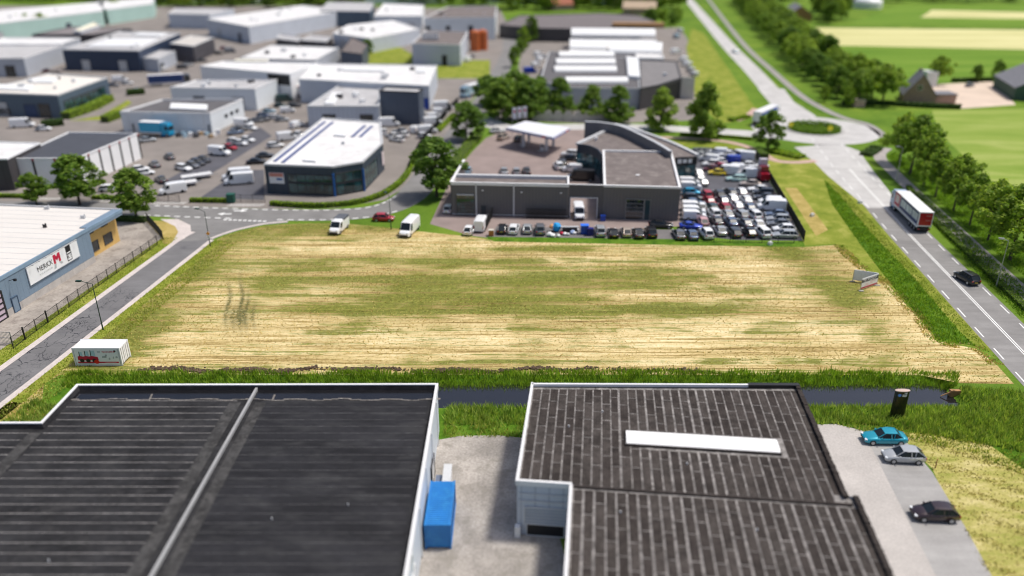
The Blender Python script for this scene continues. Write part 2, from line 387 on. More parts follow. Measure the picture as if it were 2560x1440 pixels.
# mown plot
FPTS = [(-60, 1060), (0, 1018), (60, 968), (258, 838), (400, 725), (527, 607), (560, 590), (600, 578), (660, 565), (740, 559), (850, 557), (1000, 572), (1080, 582), (1180, 592), (1250, 603),
        (1700, 612), (2010, 618), (2090, 612), (2120, 640), (2170, 680), (2220, 712), (2300, 800), (2340, 852), (2440, 872), (2495, 915), (2535, 960), (2400, 958), (2300, 938), (1500, 936.5), (300, 936.5), (150, 937), (110, 960), (105, 1000), (60, 1062)]
sheet('mown_field', FPTS, Z1, FIELD)
sheet('dry_grass_corner', [(-80, 1055), (30, 1005), (90, 1010), (130, 1030), (120, 1052), (90, 1080), (-80, 1090)], Z2, G_STRIP)
# green verge between field and main road, with mown stripes
sheet('roadside_grass', [(1905, 385), (1960, 390), (2060, 400), (2120, 470), (2200, 560), (2330, 705), (2450, 835), (2480, 880), (2440, 868), (2340, 850), (2300, 798), (2220, 710), (2170, 678), (2120, 638), (2090, 610), (2012, 614), (1960, 500)], Z2, G_VERGE)
sheet('straw_strip', [(1962, 470), (1992, 470), (2070, 575), (2040, 590)], Z3, G_STRIP)
sheet('straw_strip', [(2018, 440), (2060, 470), (2130, 560), (2190, 640), (2150, 640), (2080, 560)], Z3, G_VERGE)
MBAND = [(2060, 448), (2100, 490), (2180, 585), (2280, 690), (2400, 830), (2440, 866), (2345, 850), (2302, 798), (2225, 708), (2150, 610), (2080, 510)]
sheet('lush_bank', MBAND, Z4, G_LUSH)
# land south of the ditch
sheet('grass_strip', [(-9, 70.5), (34, 72.5), (39, 73), (60, 60), (70, 60), (72, 77.3), (-9, 77.3)], Z1, G_LUSH, px=False)
sheet('cut_grass_lot', [(2165, 1075), (2330, 1085), (2470, 1110), (2640, 1230), (2800, 1500), (2480, 1500), (2400, 1330), (2330, 1170), (2250, 1100)], Z2, G_CUT)
gr_ = sheet('gravel_yard', [(1095, 1100), (1150, 1090), (1240, 1088), (1300, 1094), (1330, 1100), (1460, 1560), (960, 1560)], Z2, GRAVEL, smooth=0)
sheet('concrete_drive', [(2028, 1062), (2090, 1060), (2160, 1078), (2360, 1480), (2420, 1600), (1960, 1600), (1990, 1200)], Z3, CONC)
sheet('parking_strip', [(2158, 1078), (2195, 1080), (2262, 1100), (2330, 1180), (2420, 1330), (2500, 1480), (2540, 1600), (2420, 1600), (2360, 1480)], Z4, A_BAY)
# ---------------- industrial estate paving
sheet('estate_paving', [(-900, 498), (300, 510), (680, 522), (840, 520), (960, 500), (1010, 470), (1060, 420), (1130, 320), (1230, 180), (1285, 90), (1250, 24), (800, 14), (-700, 14)], Z1, PAVE)
sheet('car_yard_asphalt', [(480, 500), (640, 500), (650, 420), (700, 350), (760, 300), (700, 300), (640, 330), (540, 405), (440, 440), (370, 480), (400, 500)], Z2, PAVE)
sheet('dark_bays', [(395, 462), (470, 470), (560, 415), (680, 340), (650, 318), (560, 372), (470, 420)], Z3, A_DARK)
sheet('dark_bays', [(500, 495), (660, 500), (660, 425), (600, 425)], Z3, A_DARK)
sheet('grass_plot', [(870, 160), (905, 120), (1000, 118), (1060, 152), (1225, 150), (1225, 196), (1090, 196), (1060, 160)], Z3, G_VERGE)
sheet('grass_plot', [(250, 290), (320, 250), (330, 258), (262, 300), (170, 302)], Z3, G_VERGE)
# ---------------- dealership and filling station paving
sheet('filling_station_paving', [(1075, 560), (1130, 440), (1180, 380), (1215, 345), (1260, 325), (1330, 318), (1480, 318), (1720, 360), (1710, 565), (1250, 598), (1180, 590)], Z2, PAVE_P)
LOTPX = [(1700, 585), (1700, 470), (1690, 385), (1745, 368), (1830, 372), (1885, 388), (1925, 455), (1975, 540), (2008, 602), (1840, 600)]
sheet('sales_lot_asphalt', LOTPX, Z3, A_DARK)
sheet('parking_asphalt', [(1230, 592), (1240, 566), (1700, 575), (1700, 598)], Z3, asphalt('bay_asphalt', (.17, .16, .16)))
sheet('grass_edge', [(1215, 592), (1700, 599), (2010, 606), (2012, 618), (1700, 613), (1235, 604)], Z4, G_LUSH)
sheet('grass_plot', [(1600, 350), (1720, 352), (1830, 360), (1900, 385), (1888, 392), (1830, 374), (1750, 366), (1690, 372), (1640, 362)], Z3, G_VERGE)
# ---------------- roads
Lc = smoothline([(-65.4, 50), (-61.9, 82), (-59.8, 102), (-57.4, 125), (-56.2, 134), (-52.5, 143), (-46.5, 148.5)])
left_road = strip('side_road', Lc, -2.55, 2.55, Z3, A_LEFT)
JP = PX([(446, 604), (462, 590), (474, 576), (470, 562), (452, 550), (420, 543), (700, 546), (720, 557), (660, 562), (600, 575), (558, 588), (528, 600)])
MB().poly([(p.x, p.y) for p in JP], Z4).build('junction_asphalt', A_STREET, left_road)
strip('kerb_band', Lc[:24], 2.5, 3.35, Z5 + .03, KERB, left_road, .06)
strip('kerb_band', Lc[:26], -3.45, -2.5, Z5 + .03, KERB, left_road, .06)
kb = smoothline(PX([(527, 597), (556, 586), (598, 573), (660, 560), (720, 554)])); strip('kerb_band', kb, -.35, .35, Z5 + .03, KERB, left_road, .06)
strip('grass_verge', Lc[:24], -6.4, -3.45, Z3 + .003, G_VERGE)
strip('grass_verge', Lc[:24], 3.35, 5.0, Z2, G_VERGE)
sheet('paved_corner', [(400, 548), (445, 548), (476, 563), (478, 580), (462, 596), (430, 612), (425, 595), (440, 575), (425, 560)], Z5, KERB)
sheet('dry_grass_corner', [(365, 552), (410, 553), (438, 566), (446, 580), (430, 606), (410, 612), (400, 590)], Z5 + .006, G_STRIP)
Sc = smoothline(PX([(-500, 516), (-150, 516), (100, 518), (300, 523), (500, 531), (700, 537), (860, 536), (955, 524), (1017, 497), (1052, 462), (1085, 415), (1118, 372), (1152, 325), (1190, 278), (1225, 226), (1256, 170), (1275, 120), (1264, 86), (1225, 66)]))
street = strip('street', Sc, -3.4, 3.4, Z3 + .003, A_STREET)
dash = MB().box((0, 0, 0), (1.15, .38, .008)).mesh('dash'); dash.materials.append(PAINT_W)
def dashes(line, off, step, start, end, parent, me=dash, z=Z5 + .006):
    for p, d in along(side(line, off), step, start):
        if p.x > end[0] and p.x < end[1]:
            o = obj('road_marking', me, parent); o.location = (p.x, p.y, z); o.rotation_euler = (0, 0, math.atan2(d.y, d.x))
dashes(Sc, -2.9, 2.05, 0, (-72, -24), street); dashes(Sc, 2.9, 2.05, .5, (-72, -54), street); dashes(Sc, 2.9, 2.05, .5, (-46, -22), street)
tooth = MB().box((0, 0, 0), (.62, .55, .008)).mesh('tooth'); tooth.materials.append(PAINT_W)
for i in range(9):
    p = P(563 + i * 12.3, 549.5 + i * .5); o = obj('give_way_mark', tooth, street); o.location = (p.x, p.y, Z5 + .01)
arrow = MB().poly([(-1.3, -.25), (.2, -.25), (.2, -.8), (1.4, 0), (.2, .8), (.2, .25), (-1.3, .25)], 0).mesh('arrow'); arrow.materials.append(PAINT_W)
for x, y, a in ((601, 527, 0), (562, 535, 180)):
    p = P(x, y); o = obj('painted_arrow', arrow, street); o.location = (p.x, p.y, Z5 + .01); o.rotation_euler = (0, 0, R(a))
stripe = MB().box((0, 0, 0), (.16, 1.7, .008)).mesh('stripe'); stripe.materials.append(PAINT_W)
for x0, x1, y in ((100, 160, 497.5), (228, 280, 503), (385, 470, 508), (575, 662, 513)):
    a, b = P(x0, y), P(x1, y)
    k = int((b - a).length / .55)
    for i in range(k):
        q = a.lerp(b, i / k); o = obj('kerb_stripe', stripe, street); o.location = (q.x, q.y, Z5 + .008); o.rotation_euler = (0, 0, R(-25))
# main road, roundabout, arms
Rc = smoothline([(57.5, 14), (62.0, 50), (66.1, 84), (69.8, 114), (72.3, 134), (74.9, 152), (77.6, 172), (80.4, 190), (83.5, 208)], 8)
main_road = strip('main_road', Rc, -3.9, 3.9, Z3, A_MAIN)
mdash = MB().box((0, 0, 0), (3.0, .2, .008)).mesh('edge_dash'); mdash.materials.append(PAINT_W)
dashes(Rc, -3.35, 6.2, 2, (-1e3, 1e3), main_road, mdash); dashes(Rc, 3.35, 6.2, 4, (-1e3, 1e3), main_road, mdash)
strip('centre_line', Rc[:52], -.24, -.08, Z5, PAINT_W, main_road); strip('centre_line', Rc[:52], .08, .24, Z5, PAINT_W, main_road)
RA = Vector((84.6, 219.5, 0))
ring = [RA + Vector((math.cos(a) * 17.0, math.sin(a) * 17.5, 0)) for a in [2 * math.pi * i / 48 for i in range(48)]]
MB().poly([(p.x, p.y) for p in ring], Z4).build('roundabout', A_PALE, kind='structure')
sheet('road_flare', [(2070, 440), (2030, 400), (1985, 368), (2100, 360), (2150, 378), (2160, 395), (2185, 430), (2225, 480), (2245, 520), (2168, 520)], Z4 - .003, A_PALE)
Nc = smoothline([(85, 230), (86.2, 244)] + [tuple(P(*p).xy) for p in ((1946, 250), (1931, 232), (1880, 175), (1826, 120), (1772, 58), (1722, 0), (1690, -38), (1660, -70))])
strip('north_road', Nc, -3.5, 3.5, Z3, A_PALE); sheet('road_flare', [(1895, 222), (1960, 222), (1985, 255), (2040, 290), (2010, 330), (1930, 310), (1935, 270)], Z4 - .003, A_PALE)
Wc = smoothline(PX([(1985, 345), (1900, 336), (1820, 330), (1740, 325), (1640, 320), (1540, 316), (1440, 317), (1340, 318), (1260, 318), (1200, 298), (1170, 290)]))
strip('west_arm', Wc, -3.6, 3.6, Z3 - .003, A_PALE)
Pc = smoothline(PX([(2760, 905), (2560, 732), (2420, 603), (2277, 472), (2228, 425), (2203, 400), (2200, 383), (2216, 370)]))
strip('cycle_path', Pc, -1.45, 1.45, Z4, M('path_asphalt', (.34, .31, .30), .9, .12, .4, dirt=(.46, .42, .38)))
Pn = smoothline(PX([(2216, 345), (2170, 312), (2110, 295), (2050, 268), (1995, 233), (1930, 176), (1868, 120), (1818, 60), (1772, 0), (1740, -40)]))
strip('cycle_path', Pn, -1.3, 1.3, Z4, M('grey_path', (.30, .28, .27), .9, .12, .3))
strip('dark_verge', Pn, -3.4, -1.4, Z3 + .002, G_LUSH)
strip('red_path', smoothline(PX([(1600, 342), (1720, 346), (1820, 355), (1890, 375), (1935, 400), (1985, 406), (2040, 402)])), -1.1, 1.1, Z5, KERB_P)
strip('red_path', smoothline(PX([(1840, 302), (1868, 290), (1890, 272)])), -1.1, 1.1, Z5, KERB_P)
# far fields on the right
sheet('pale_crop_field', [(1965, 68), (2700, 76), (2900, 130), (2560, 124), (2010, 112), (1975, 95)], Z1, G_CROP)
sheet('green_crop_field', [(2040, 114), (2560, 126), (2900, 132), (2900, 205), (2080, 205)], Z2, G_FIELD2)
sheet('light_pasture', [(2330, 276), (2560, 272), (2900, 270), (2900, 520), (2600, 560), (2420, 400), (2345, 330)], Z1, G_FIELD3)
sheet('light_pasture', [(2120, 60), (2560, 66), (2800, 60), (2800, 12), (2250, 12)], Z2, G_FIELD2)
sheet('pale_crop_field', [(2330, 25), (2800, 36), (2800, 50), (2300, 44)], Z3, G_CROP)
sheet('roadside_grass', [(1730, 70), (1760, 85), (1820, 170), (1870, 245), (1900, 285), (1860, 300), (1800, 310), (1740, 250), (1715, 120)], Z2, G_VERGE)
sheet('farm_yard', [(2320, 212), (2480, 204), (2540, 262), (2400, 272), (2340, 262)], Z3, SAND)
sheet('garden_lawn', [(2090, 215), (2240, 205), (2250, 256), (2110, 262)], Z3, G_BASE)
sheet('concrete_yard', [(1235, 300), (1295, 175), (1305, 112), (1420, 82), (1700, 68), (1728, 112), (1762, 200), (1745, 300), (1500, 310)], Z1, PAVE)
# merkx yard
sheet('company_yard', [(-300, 1105), (0, 885), (36, 868), (410, 598), (392, 568), (362, 553), (296, 552), (180, 552), (-400, 800)], Z2, PAVE_M)
# soil turned over along the ditch edge
sm = MB()
for _ in range(5200):
    x = random.uniform(-47, 10.5) if random.random() < .93 else random.uniform(10, 25)
    y = 86.1 + .3 * math.sin(x * .7) + .25 * math.sin(x * .23) + random.gauss(0, .22); s = random.uniform(.06, .24) * (.6 + .7 * vnoise(x, 0, .9))
    if random.random() > 1.5 * vnoise(x, 9, 2.6) - .1: continue
    sm.box((x, y, s * .3), (s * random.uniform(.8, 2), s, s * .8), random.uniform(0, 3), Matrix.Rotation(random.uniform(-.5, .5), 3, 'X'))
tag(sm.build('turned_soil', SOIL, kind='stuff'), 'dark strip of dug soil along the ditch edge of the mown plot', 'soil')

# ================================================================ BUILDINGS
W_WHITE = M('white_cladding', (.74, .78, .80), .55, .05, .2, ribs=1.0)
W_WHITE2 = M('white_panels', (.86, .86, .86), .5, .04, .3)
W_GREY = M('grey_cladding', (.46, .49, .54), .55, .06, .15, ribs=.8)
W_LGREY = M('pale_grey_cladding', (.55, .59, .65), .55, .06, .15, ribs=.8)
W_MINT = M('mint_cladding', (.42, .60, .54), .6, .06, .1, ribs=.5)
W_NAVY = M('navy_cladding', (.024, .042, .085), .5, .08, .2, ribs=.6)
W_SLATE = M('slate_cladding', (.085, .125, .17), .5, .06, .2, ribs=.8)
W_SLATE2 = M('slate_facade', (.075, .095, .135), .5, .06, .2, ribs=.8)
W_DARKBLUE = M('dark_blue_fascia', (.03, .05, .075), .45, .06, .3, ribs=.6)
W_DEALER = M('dark_grey_cladding', (.125, .122, .124), .5, .05, .2, ribs=1.6)
W_BROWN = M('dark_brown_cladding', (.06, .055, .058), .6, .1, .2, ribs=.5)
W_MERKX = M('blue_steel_panel', (.185, .255, .335), .5, .05, .4)
W_YELLOW = M('yellow_render', (.62, .40, .13), .8, .05, .5)
CONCW = M('concrete_wall', (.46, .43, .40), .9, .12, .6)
R_WHITE = M('white_roof', (.70, .695, .69), .8, .08, .12, dirt=(.58, .57, .56))
R_GREY = M('grey_roof', (.46, .455, .46), .85, .12, .15, dirt=(.38, .37, .37))
R_DARK = M('dark_roof', (.11, .105, .11), .85, .15, .2)
R_BROWN = M('brown_felt_roof', (.155, .13, .122), .92, .14, .3, fine=.1, fscale=4, dirt=(.23, .2, .185))
R_SLATE = M('blue_black_roof', (.06, .065, .08), .75, .1, .3)
TRIM_W = M('white_trim', (.78, .78, .78), .45, .03)
TRIM_G = M('grey_trim', (.56, .57, .58), .45, .04)
TRIM_D = M('dark_trim', (.05, .05, .055), .5, .05)
TRIM_B = M('blue_trim', (.01, .10, .33), .5, .05)
SKYL = M('opal_skylight', (.88, .88, .87), .35, .02)
SOLAR = M('solar_strip', (.10, .12, .26), .3, .1, .8)
STEEL = M('galvanised_steel', (.45, .46, .47), .4, .08, metal=.7)
BLACK = M('black_metal', (.012, .012, .014), .5, .05)
BIN_B = M('blue_plastic', (.01, .06, .38), .45, .05)
ORANGE = M('orange_silo', (.50, .12, .025), .55, .12, .6)
BRICK = M('brick_wall', (.38, .25, .20), .9, .15, 1.5)
RTILE = M('grey_roof_tiles', (.19, .19, .21), .85, .2, 1.2)
RTILE_R = M('red_roof_tiles', (.35, .12, .07), .85, .2, 1.2)
WOOD = M('timber', (.34, .19, .08), .85, .2, 1.5)
def glass(name, col, rough=.06):
    m, t, b = nodes(name); MATS[name] = m
    c = mix(t, ramp(t, noise(t, pos(t), .55, 3), [(.42, 0.), (.6, 1.)]), tuple(x * .35 for x in col), tuple(col))
    t.links.new(c, b.inputs['Base Color']); b.inputs['Roughness'].default_value = rough; b.inputs['Specular IOR Level'].default_value = .9; return m
GLASS = glass('window_glass', (.03, .045, .055)); GLASS_T = glass('teal_glass', (.07, .20, .22)); GLASS_S = glass('shop_glass', (.03, .10, .11), .03)

def walls_mesh(pts, z0, z1):
    """side walls of a polygon, UV in metres along the wall"""
    m = MB(); n = len(pts); uv = []
    acc = 0
    for i in range(n):
        a, b = pts[i], pts[(i + 1) % n]; L = math.hypot(b[0] - a[0], b[1] - a[1])
        m.quad((a[0], a[1], z0), (b[0], b[1], z0), (b[0], b[1], z1), (a[0], a[1], z1))
        uv += [(acc, z0), (acc + L, z0), (acc + L, z1), (acc, z1)]; acc += L
    return m, uv
def put_uv(o, uv):
    l = o.data.uv_layers.new(name='UVMap')
    for i, (a, b) in enumerate(uv): l.data[i].uv = (a, b)
def hall(root, pts, h, wall, roof, trim=TRIM_G, par=.35, tw=.28, z0=0, roofname='roof'):
    pts = [Vector((p[0], p[1])) for p in ccw(pts)]
    m, uv = walls_mesh(pts, z0, h - .1); o = m.build('wall', wall, root); put_uv(o, uv)
    inn = offset(pts, -tw * .5)
    r = MB().poly(inn, h - par).build(roofname, roof, root)
    out, inr = offset(pts, .07), offset(pts, -tw); n = len(pts); t = MB()
    for i in range(n):
        j = (i + 1) % n; a, b, c, d = out[i], out[j], inr[j], inr[i]
        zt, zb = h + .04, h - par - .05
        t.quad((*a, zb), (*b, zb), (*b, zt), (*a, zt)); t.quad((*a, zt), (*b, zt), (*c, zt), (*d, zt)); t.quad((*d, zb), (*d, zt), (*c, zt), (*c, zb)); t.quad((*a, zb), (*d, zb), (*c, zb), (*b, zb))
    t.build('roof_trim', trim, root); return r
def cen(pts): return Vector((sum(p[0] for p in pts) / len(pts), sum(p[1] for p in pts) / len(pts), 0))
def building(name, label, px, h, wall, roof, trim=TRIM_G, cat='building', world=None, group=None, **kw):
    pts = world or [(p.x, p.y) for p in PX(px, h)]
    root = empty(name, cen(pts)); tag(root, label, cat, group); r = hall(root, pts, h, wall, roof, trim, **kw)
    return root, [Vector((*p, 0)) for p in pts], r
def quad3(L, F, Rr, h):
    """roof rectangle from the pixels of its left, front and right corners"""
    l, f, r = P(*L, h), P(*F, h), P(*Rr, h); b = l + r - f
    return [(p.x, p.y) for p in (l, f, r, b)]
def wrect(root, a, b, s0, s1, z0, z1, mat, name='window', frame=TRIM_D, proud=.05, mull=0, rows=0, fw=.1):
    """a framed opening on the wall from a to b (metres along it); outward is to the right of a->b"""
    a, b = Vector((a[0], a[1], 0)), Vector((b[0], b[1], 0)); d = (b - a).normalized(); n = Vector((d.y, -d.x, 0)); rz = math.atan2(d.y, d.x)
    c = a + d * (s0 + s1) / 2 + n * proud * .5; W = s1 - s0; H_ = z1 - z0
    p = MB().box((c.x, c.y, (z0 + z1) / 2), (W, proud + .04, H_), rz).build(name, mat, root)
    fm = MB(); c2 = a + d * (s0 + s1) / 2 + n * (proud * .5 + .04)
    for zz in (z0, z1): fm.box((c2.x, c2.y, zz), (W + fw, proud + .1, fw), rz)
    ks = [0, 1] + [(i + 1) / (mull + 1) for i in range(mull)]
    for k in ks:
        q = a + d * (s0 + W * k) + n * (proud * .5 + .04); fm.box((q.x, q.y, (z0 + z1) / 2), (fw if k in (0, 1) else fw * .6, proud + .09, H_), rz)
    for i in range(rows):
        fm.box((c2.x, c2.y, z0 + H_ * (i + 1) / (rows + 1)), (W, proud + .08, fw * .7), rz)
    fm.build('frame', frame, p); return p
def skylight(root, px, h, hh=.5, mat=SKYL, name='skylight'):
    pts = [(p.x, p.y) for p in PX(px, h)]
    k = MB().prism(offset(ccw(pts), .15), h - .36, h - .36 + hh * .5).build('skylight_kerb', TRIM_G, root)
    return MB().prism(ccw(pts), h - .36 + hh * .45, h - .36 + hh).build(name, mat, root)
def barrel(root, a, b, width, z, rise, mat=SKYL, name='barrel_skylight', n=10, smooth=True):
    a, b = Vector((a[0], a[1], 0)), Vector((b[0], b[1], 0)); d = (b - a).normalized(); nn = Vector((d.y, -d.x, 0)); m = MB()
    for p in (a, b):
        for i in range(n + 1): t = math.pi * i / n; m.v.append(p + nn * width / 2 * math.cos(t) + Vector((0, 0, z + rise * math.sin(t))))
    for i in range(n): m.f.append((i, i + 1, n + 2 + i, n + 1 + i))
    m.f.append(tuple(range(n, -1, -1))); m.f.append(tuple(range(n + 1, 2 * n + 2)))
    return m.build(name, mat, root, smooth=False)
def gable(root, a, b, c, d, h, hr, roofmat, wallmat, over=.35):
    """house block: footprint a b c d, ridge parallel to a-b"""
    a, b, c, d = [Vector((*p[:2], 0)) for p in (a, b, c, d)]
    m = MB(); 
    for p, q in ((a, b), (b, c), (c, d), (d, a)): m.quad((p.x, p.y, 0), (q.x, q.y, 0), (q.x, q.y, h), (p.x, p.y, h))
    r0, r1 = (a + d) / 2, (b + c) / 2
    m.add([(a.x, a.y, h), (d.x, d.y, h), (r0.x, r0.y, hr)], [(0, 2, 1)]); m.add([(b.x, b.y, h), (c.x, c.y, h), (r1.x, r1.y, hr)], [(0, 1, 2)])
    m.build('wall', wallmat, root)
    ex = (b - a).normalized() * over; t = MB(); sl = (hr - h) / ((d - a).length / 2)
    for e0, e1 in ((a, b), (d, c)):
        o0 = e0 - r0; o0.z = 0; on = o0.normalized() * over
        for zz in (0, .18):
            pass
        p = [e0 - ex + on, e1 + ex + on, r1 + ex, r0 - ex]; z = [h - sl * over, h - sl * over, hr, hr]
        lo = [Vector((q.x, q.y, zz + .03)) for q, zz in zip(p, z)]; hi = [Vector((q.x, q.y, zz + .2)) for q, zz in zip(p, z)]
        t.add(lo + hi, [(0, 1, 2, 3), (4, 5, 6, 7), (0, 1, 5, 4), (1, 2, 6, 5), (2, 3, 7, 6), (3, 0, 4, 7)])
    return t.build('roof', roofmat, root)
def text(root, s, origin, xdir, up, size, mat, name='lettering', shear=0, ext=.01, sx=1.0):
    cu = bpy.data.curves.new(name, 'FONT'); cu.body = s; cu.size = size; cu.extrude = ext; cu.shear = shear; cu.align_x = 'CENTER'; cu.align_y = 'CENTER'
    to = bpy.data.objects.new(name, cu); COL.objects.link(to)
    bpy.context.view_layer.update()
    me = bpy.data.meshes.new_from_object(to.evaluated_get(bpy.context.evaluated_depsgraph_get())); bpy.data.objects.remove(to)
    x, y = Vector(xdir).normalized(), Vector(up).normalized(); z = x.cross(y)
    mt = Matrix((x * sx, y, z)).transposed().to_4x4(); mt.translation = Vector(origin) - ORG.get(root.name, Vector())
    me.transform(mt); me.materials.clear(); me.materials.append(mat); return obj(name, me, root)
def face_poly(root, name, o, xd, up, pts, mat, lift=.012):
    """flat printed shape on a face: pts in metres from o along xd / up"""
    x, y = Vector(xd).normalized(), Vector(up).normalized(); z = x.cross(y); m = MB()
    vs = [Vector((p[0], p[1], 0)) for p in pts]; tr = tessellate_polygon([vs])
    m.v = [Vector(o) + x * p[0] + y * p[1] + z * lift for p in pts]
    for t in tr:
        a, b, c = t; n = (vs[b].xy - vs[a].xy).cross(vs[c].xy - vs[a].xy); m.f.append((a, b, c) if n > 0 else (a, c, b))
    return m.build(name, mat, root)

# ---------------------------------------------------------------- near left: black membrane roof
MEMB = M('black_membrane', (.026, .026, .028), .8, .35, .35, fine=.25, fscale=3, dirt=(.045, .044, .045), stretch=(.6, .9, 1), spec=.12)
MEMB2 = M('black_membrane_plain', (.023, .023, .026), .75, .3, .22, fine=.2, fscale=2.5, dirt=(.04, .04, .042), stretch=(.5, 1.5, 1), spec=.14)
SEAM = M('membrane_seam', (.20, .19, .185), .9, .45, .5, fine=.35, fscale=3)
SEAMB = M('membrane_seam_faint', (.065, .064, .066), .85, .6, .5, fine=.35, fscale=3)
PUDDLE = M('wet_membrane', (.012, .012, .014), .1, .2, .5, spec=.7)
SILT = M('dried_silt', (.17, .155, .14), .9, .4, 2, fine=.3, fscale=5)
h = 6.0
lw = [(-46.5, 72.65), (-8.0, 72.8), (-7.95, 36), (-60, 36), (-60, 65.45), (-46.45, 65.5)]
bl = empty('black_roofed_warehouse', (-28, 54, 0)); tag(bl, 'large warehouse with black membrane roof and white edge beside the ditch', 'warehouse')
lpts = ccw(lw)
m_, uv_ = walls_mesh([Vector(p) for p in lpts], 0, h - .1); o_ = m_.build('wall', M('white_blue_wall', (.62, .68, .74), .5, .06, .3, ribs=1.0), bl); put_uv(o_, uv_)
MB().poly(offset(lpts, -.1), h - .55).build('roof', MEMB, bl)
out, inr = offset(lpts, .1), offset(lpts, -.18); n_ = len(lpts); t_ = MB(); t2_ = MB(); inr2 = offset(lpts, -.34)
for i in range(n_):
    j = (i + 1) % n_; a, b, c, d = out[i], out[j], inr[j], inr[i]; zt, zb = h + .06, h - .55
    t_.quad((*a, h - .5), (*b, h - .5), (*b, zt), (*a, zt)); t_.quad((*a, zt), (*b, zt), (*c, zt), (*d, zt)); t_.quad((*d, h - .06), (*d, zt), (*c, zt), (*c, h - .06))
    e, f = inr2[i], inr2[j]; t2_.quad((*d, h - .05), (*e, h - .54), (*f, h - .54), (*c, h - .05))
t_.build('roof_trim', TRIM_W, bl); t2_.build('upstand', MEMB, bl)
rf = [o for o in bl.children if o.name.startswith('roof') and 'trim' not in o.name][0]
y = 70.3; k = 0
while y > 36.5:
    d = 1.17
    for x0, x1, mt in ((-46.0, -28.6, MEMB), (-26.2, -8.5, MEMB2)):
        if y > 70: pass
        g_ = .045 if mt is MEMB else .012
        s = MB().box(((x0 + x1) / 2 + random.uniform(-.05, .05), y - d / 2, h - .53 + random.uniform(0, .006)), (x1 - x0 - random.uniform(0, .25), d - 2 * g_, .03)).build('membrane_strip', mt, rf)
    for x0, x1, mt in ((-46.0, -28.6, SEAM), (-26.2, -8.6, SEAMB)): MB().box(((x0 + x1) / 2, y, h - .506), (x1 - x0 - random.uniform(0, .5), .085 if mt is SEAM else .06, .012), random.uniform(-.0012, .0012)).build('lap_seam', mt, rf)
    if y < 64.5: MB().box((-53.2, y, h - .506), (13.2, .09, .012)).build('lap_seam', SEAM, rf)
    if y < 64.5: MB().box((-53.2, y - d / 2, h - .53 + random.uniform(0, .006)), (13.2, d - .09, .03)).build('membrane_strip', MEMB, rf)
    y -= d; k += 1
for x0, x1 in ((-46.2, -27.5), (-27.1, -8.4)):
    MB().box(((x0 + x1) / 2, 71.45, h - .525), (x1 - x0, 1.9, .03)).build('wet_gutter', PUDDLE, rf)
    m = MB(); xs = x0
    while xs < x1:
        w_ = random.uniform(.4, 1.3); yy = 70.55 + .14 * math.sin(xs * 1.3) + random.uniform(-.06, .06)
        m.box((xs + w_ / 2, yy, h - .505 + random.uniform(0, .004)), (w_ * 1.1, random.uniform(.1, .26), .012), random.uniform(-.08, .08)); xs += w_
        if random.random() < .1: m.box((xs, 71.0, h - .499), (.2, random.uniform(.6, 1.3), .012), random.uniform(-.3, .3))
    m.build('silt_line', SILT, rf, kind='stuff')
MB().box((-27.3, 54.4, h - .40), (.24, 36.5, .34)).build('ridge_capping', M('dull_capping', (.34, .34, .34), .6, .1, .5), bl)
for x0, x1 in ((-29.4, -28.2), (-26.7, -25.6), (-47.2, -46.0)):
    MB().box(((x0 + x1) / 2, 53.2 if x0 > -40 else 50.5, h - .506), (x1 - x0, 33.5 if x0 > -40 else 28, .02)).build('walkway_strip', M('worn_membrane', (.048, .047, .047), .9, .45, .6, fine=.25, fscale=3, dirt=(.085, .082, .08), spec=.2), rf)
for x in (-36, -20, -14):
    MB().tube((x, 58 + x * .3, h - .5), (x, 58 + x * .3, h - .3), .07, .05).build('roof_vent', TRIM_G, bl)
for k in range(6): MB().tube((-7.86, 70 - k * 5.5, .1), (-7.86, 70 - k * 5.5, h - .5), .06).build('downpipe', TRIM_W, bl)
wrect(bl, (-7.93, 36), (-7.93, 72), 27, 29.4, 0.05, 2.4, TRIM_W, 'door'); wrect(bl, (-7.93, 36), (-7.93, 72), 9, 13, .05, 3.6, M('roller_door', (.60, .64, .68), .5, .04), 'roller_door', rows=5, frame=TRIM_G)

# ---------------------------------------------------------------- near right: corrugated sheet roof
SHEET_ = M('fibre_cement_sheet', (.042, .035, .032), .95, .35, .8, fine=.3, fscale=6, bmp=.4, dirt=(.062, .053, .048), spec=.15)
SHEET2_ = M('fibre_cement_sheet_pale', (.054, .046, .042), .95, .35, .8, fine=.3, fscale=6, bmp=.4, dirt=(.085, .074, .068), spec=.15)
SEAM2 = M('lichen_seam', (.235, .22, .21), .95, .45, .9, fine=.35, fscale=4, dirt=(.075, .067, .062))
ang = R(-6.0); U = Vector((math.cos(ang), math.sin(ang), 0)); V = Vector((-math.sin(ang), math.cos(ang), 0)); O = Vector((.45, 56.5, 0))
def uvp(a, b): return O + U * a + V * b
h = 6.0
rb = empty('sheet_roofed_workshop', O); tag(rb, 'workshop with brown sheet roof, white edge and long white skylight', 'workshop')
cl = lambda x: Vector((x, 72.95 - .012 * x, 0))
poly = [uvp(0, 0), uvp(0, 16.55), cl(30.6), uvp(28.3, 1.0), uvp(29.2, .9), uvp(29.2, -22), uvp(4.75, -22), uvp(4.75, 0)]
rp = ccw([(p.x, p.y) for p in poly])
m_, uv_ = walls_mesh([Vector(p) for p in rp], 0, h - .1); o_ = m_.build('wall', W_LGREY, rb); put_uv(o_, uv_)
rr = MB().poly(offset(rp, -.05), h - .3).build('roof', SEAM2, rb)
def edge_trim(a, b, mat, name='roof_trim', wd=.26, top=.07, dn=.45):
    a, b = Vector(a), Vector(b); d = (b - a); c = (a + b) / 2
    return MB().box((c.x, c.y, h + top - (dn + top) / 2), (d.length + wd, wd, dn + top), math.atan2(d.y, d.x)).build(name, mat, rb)
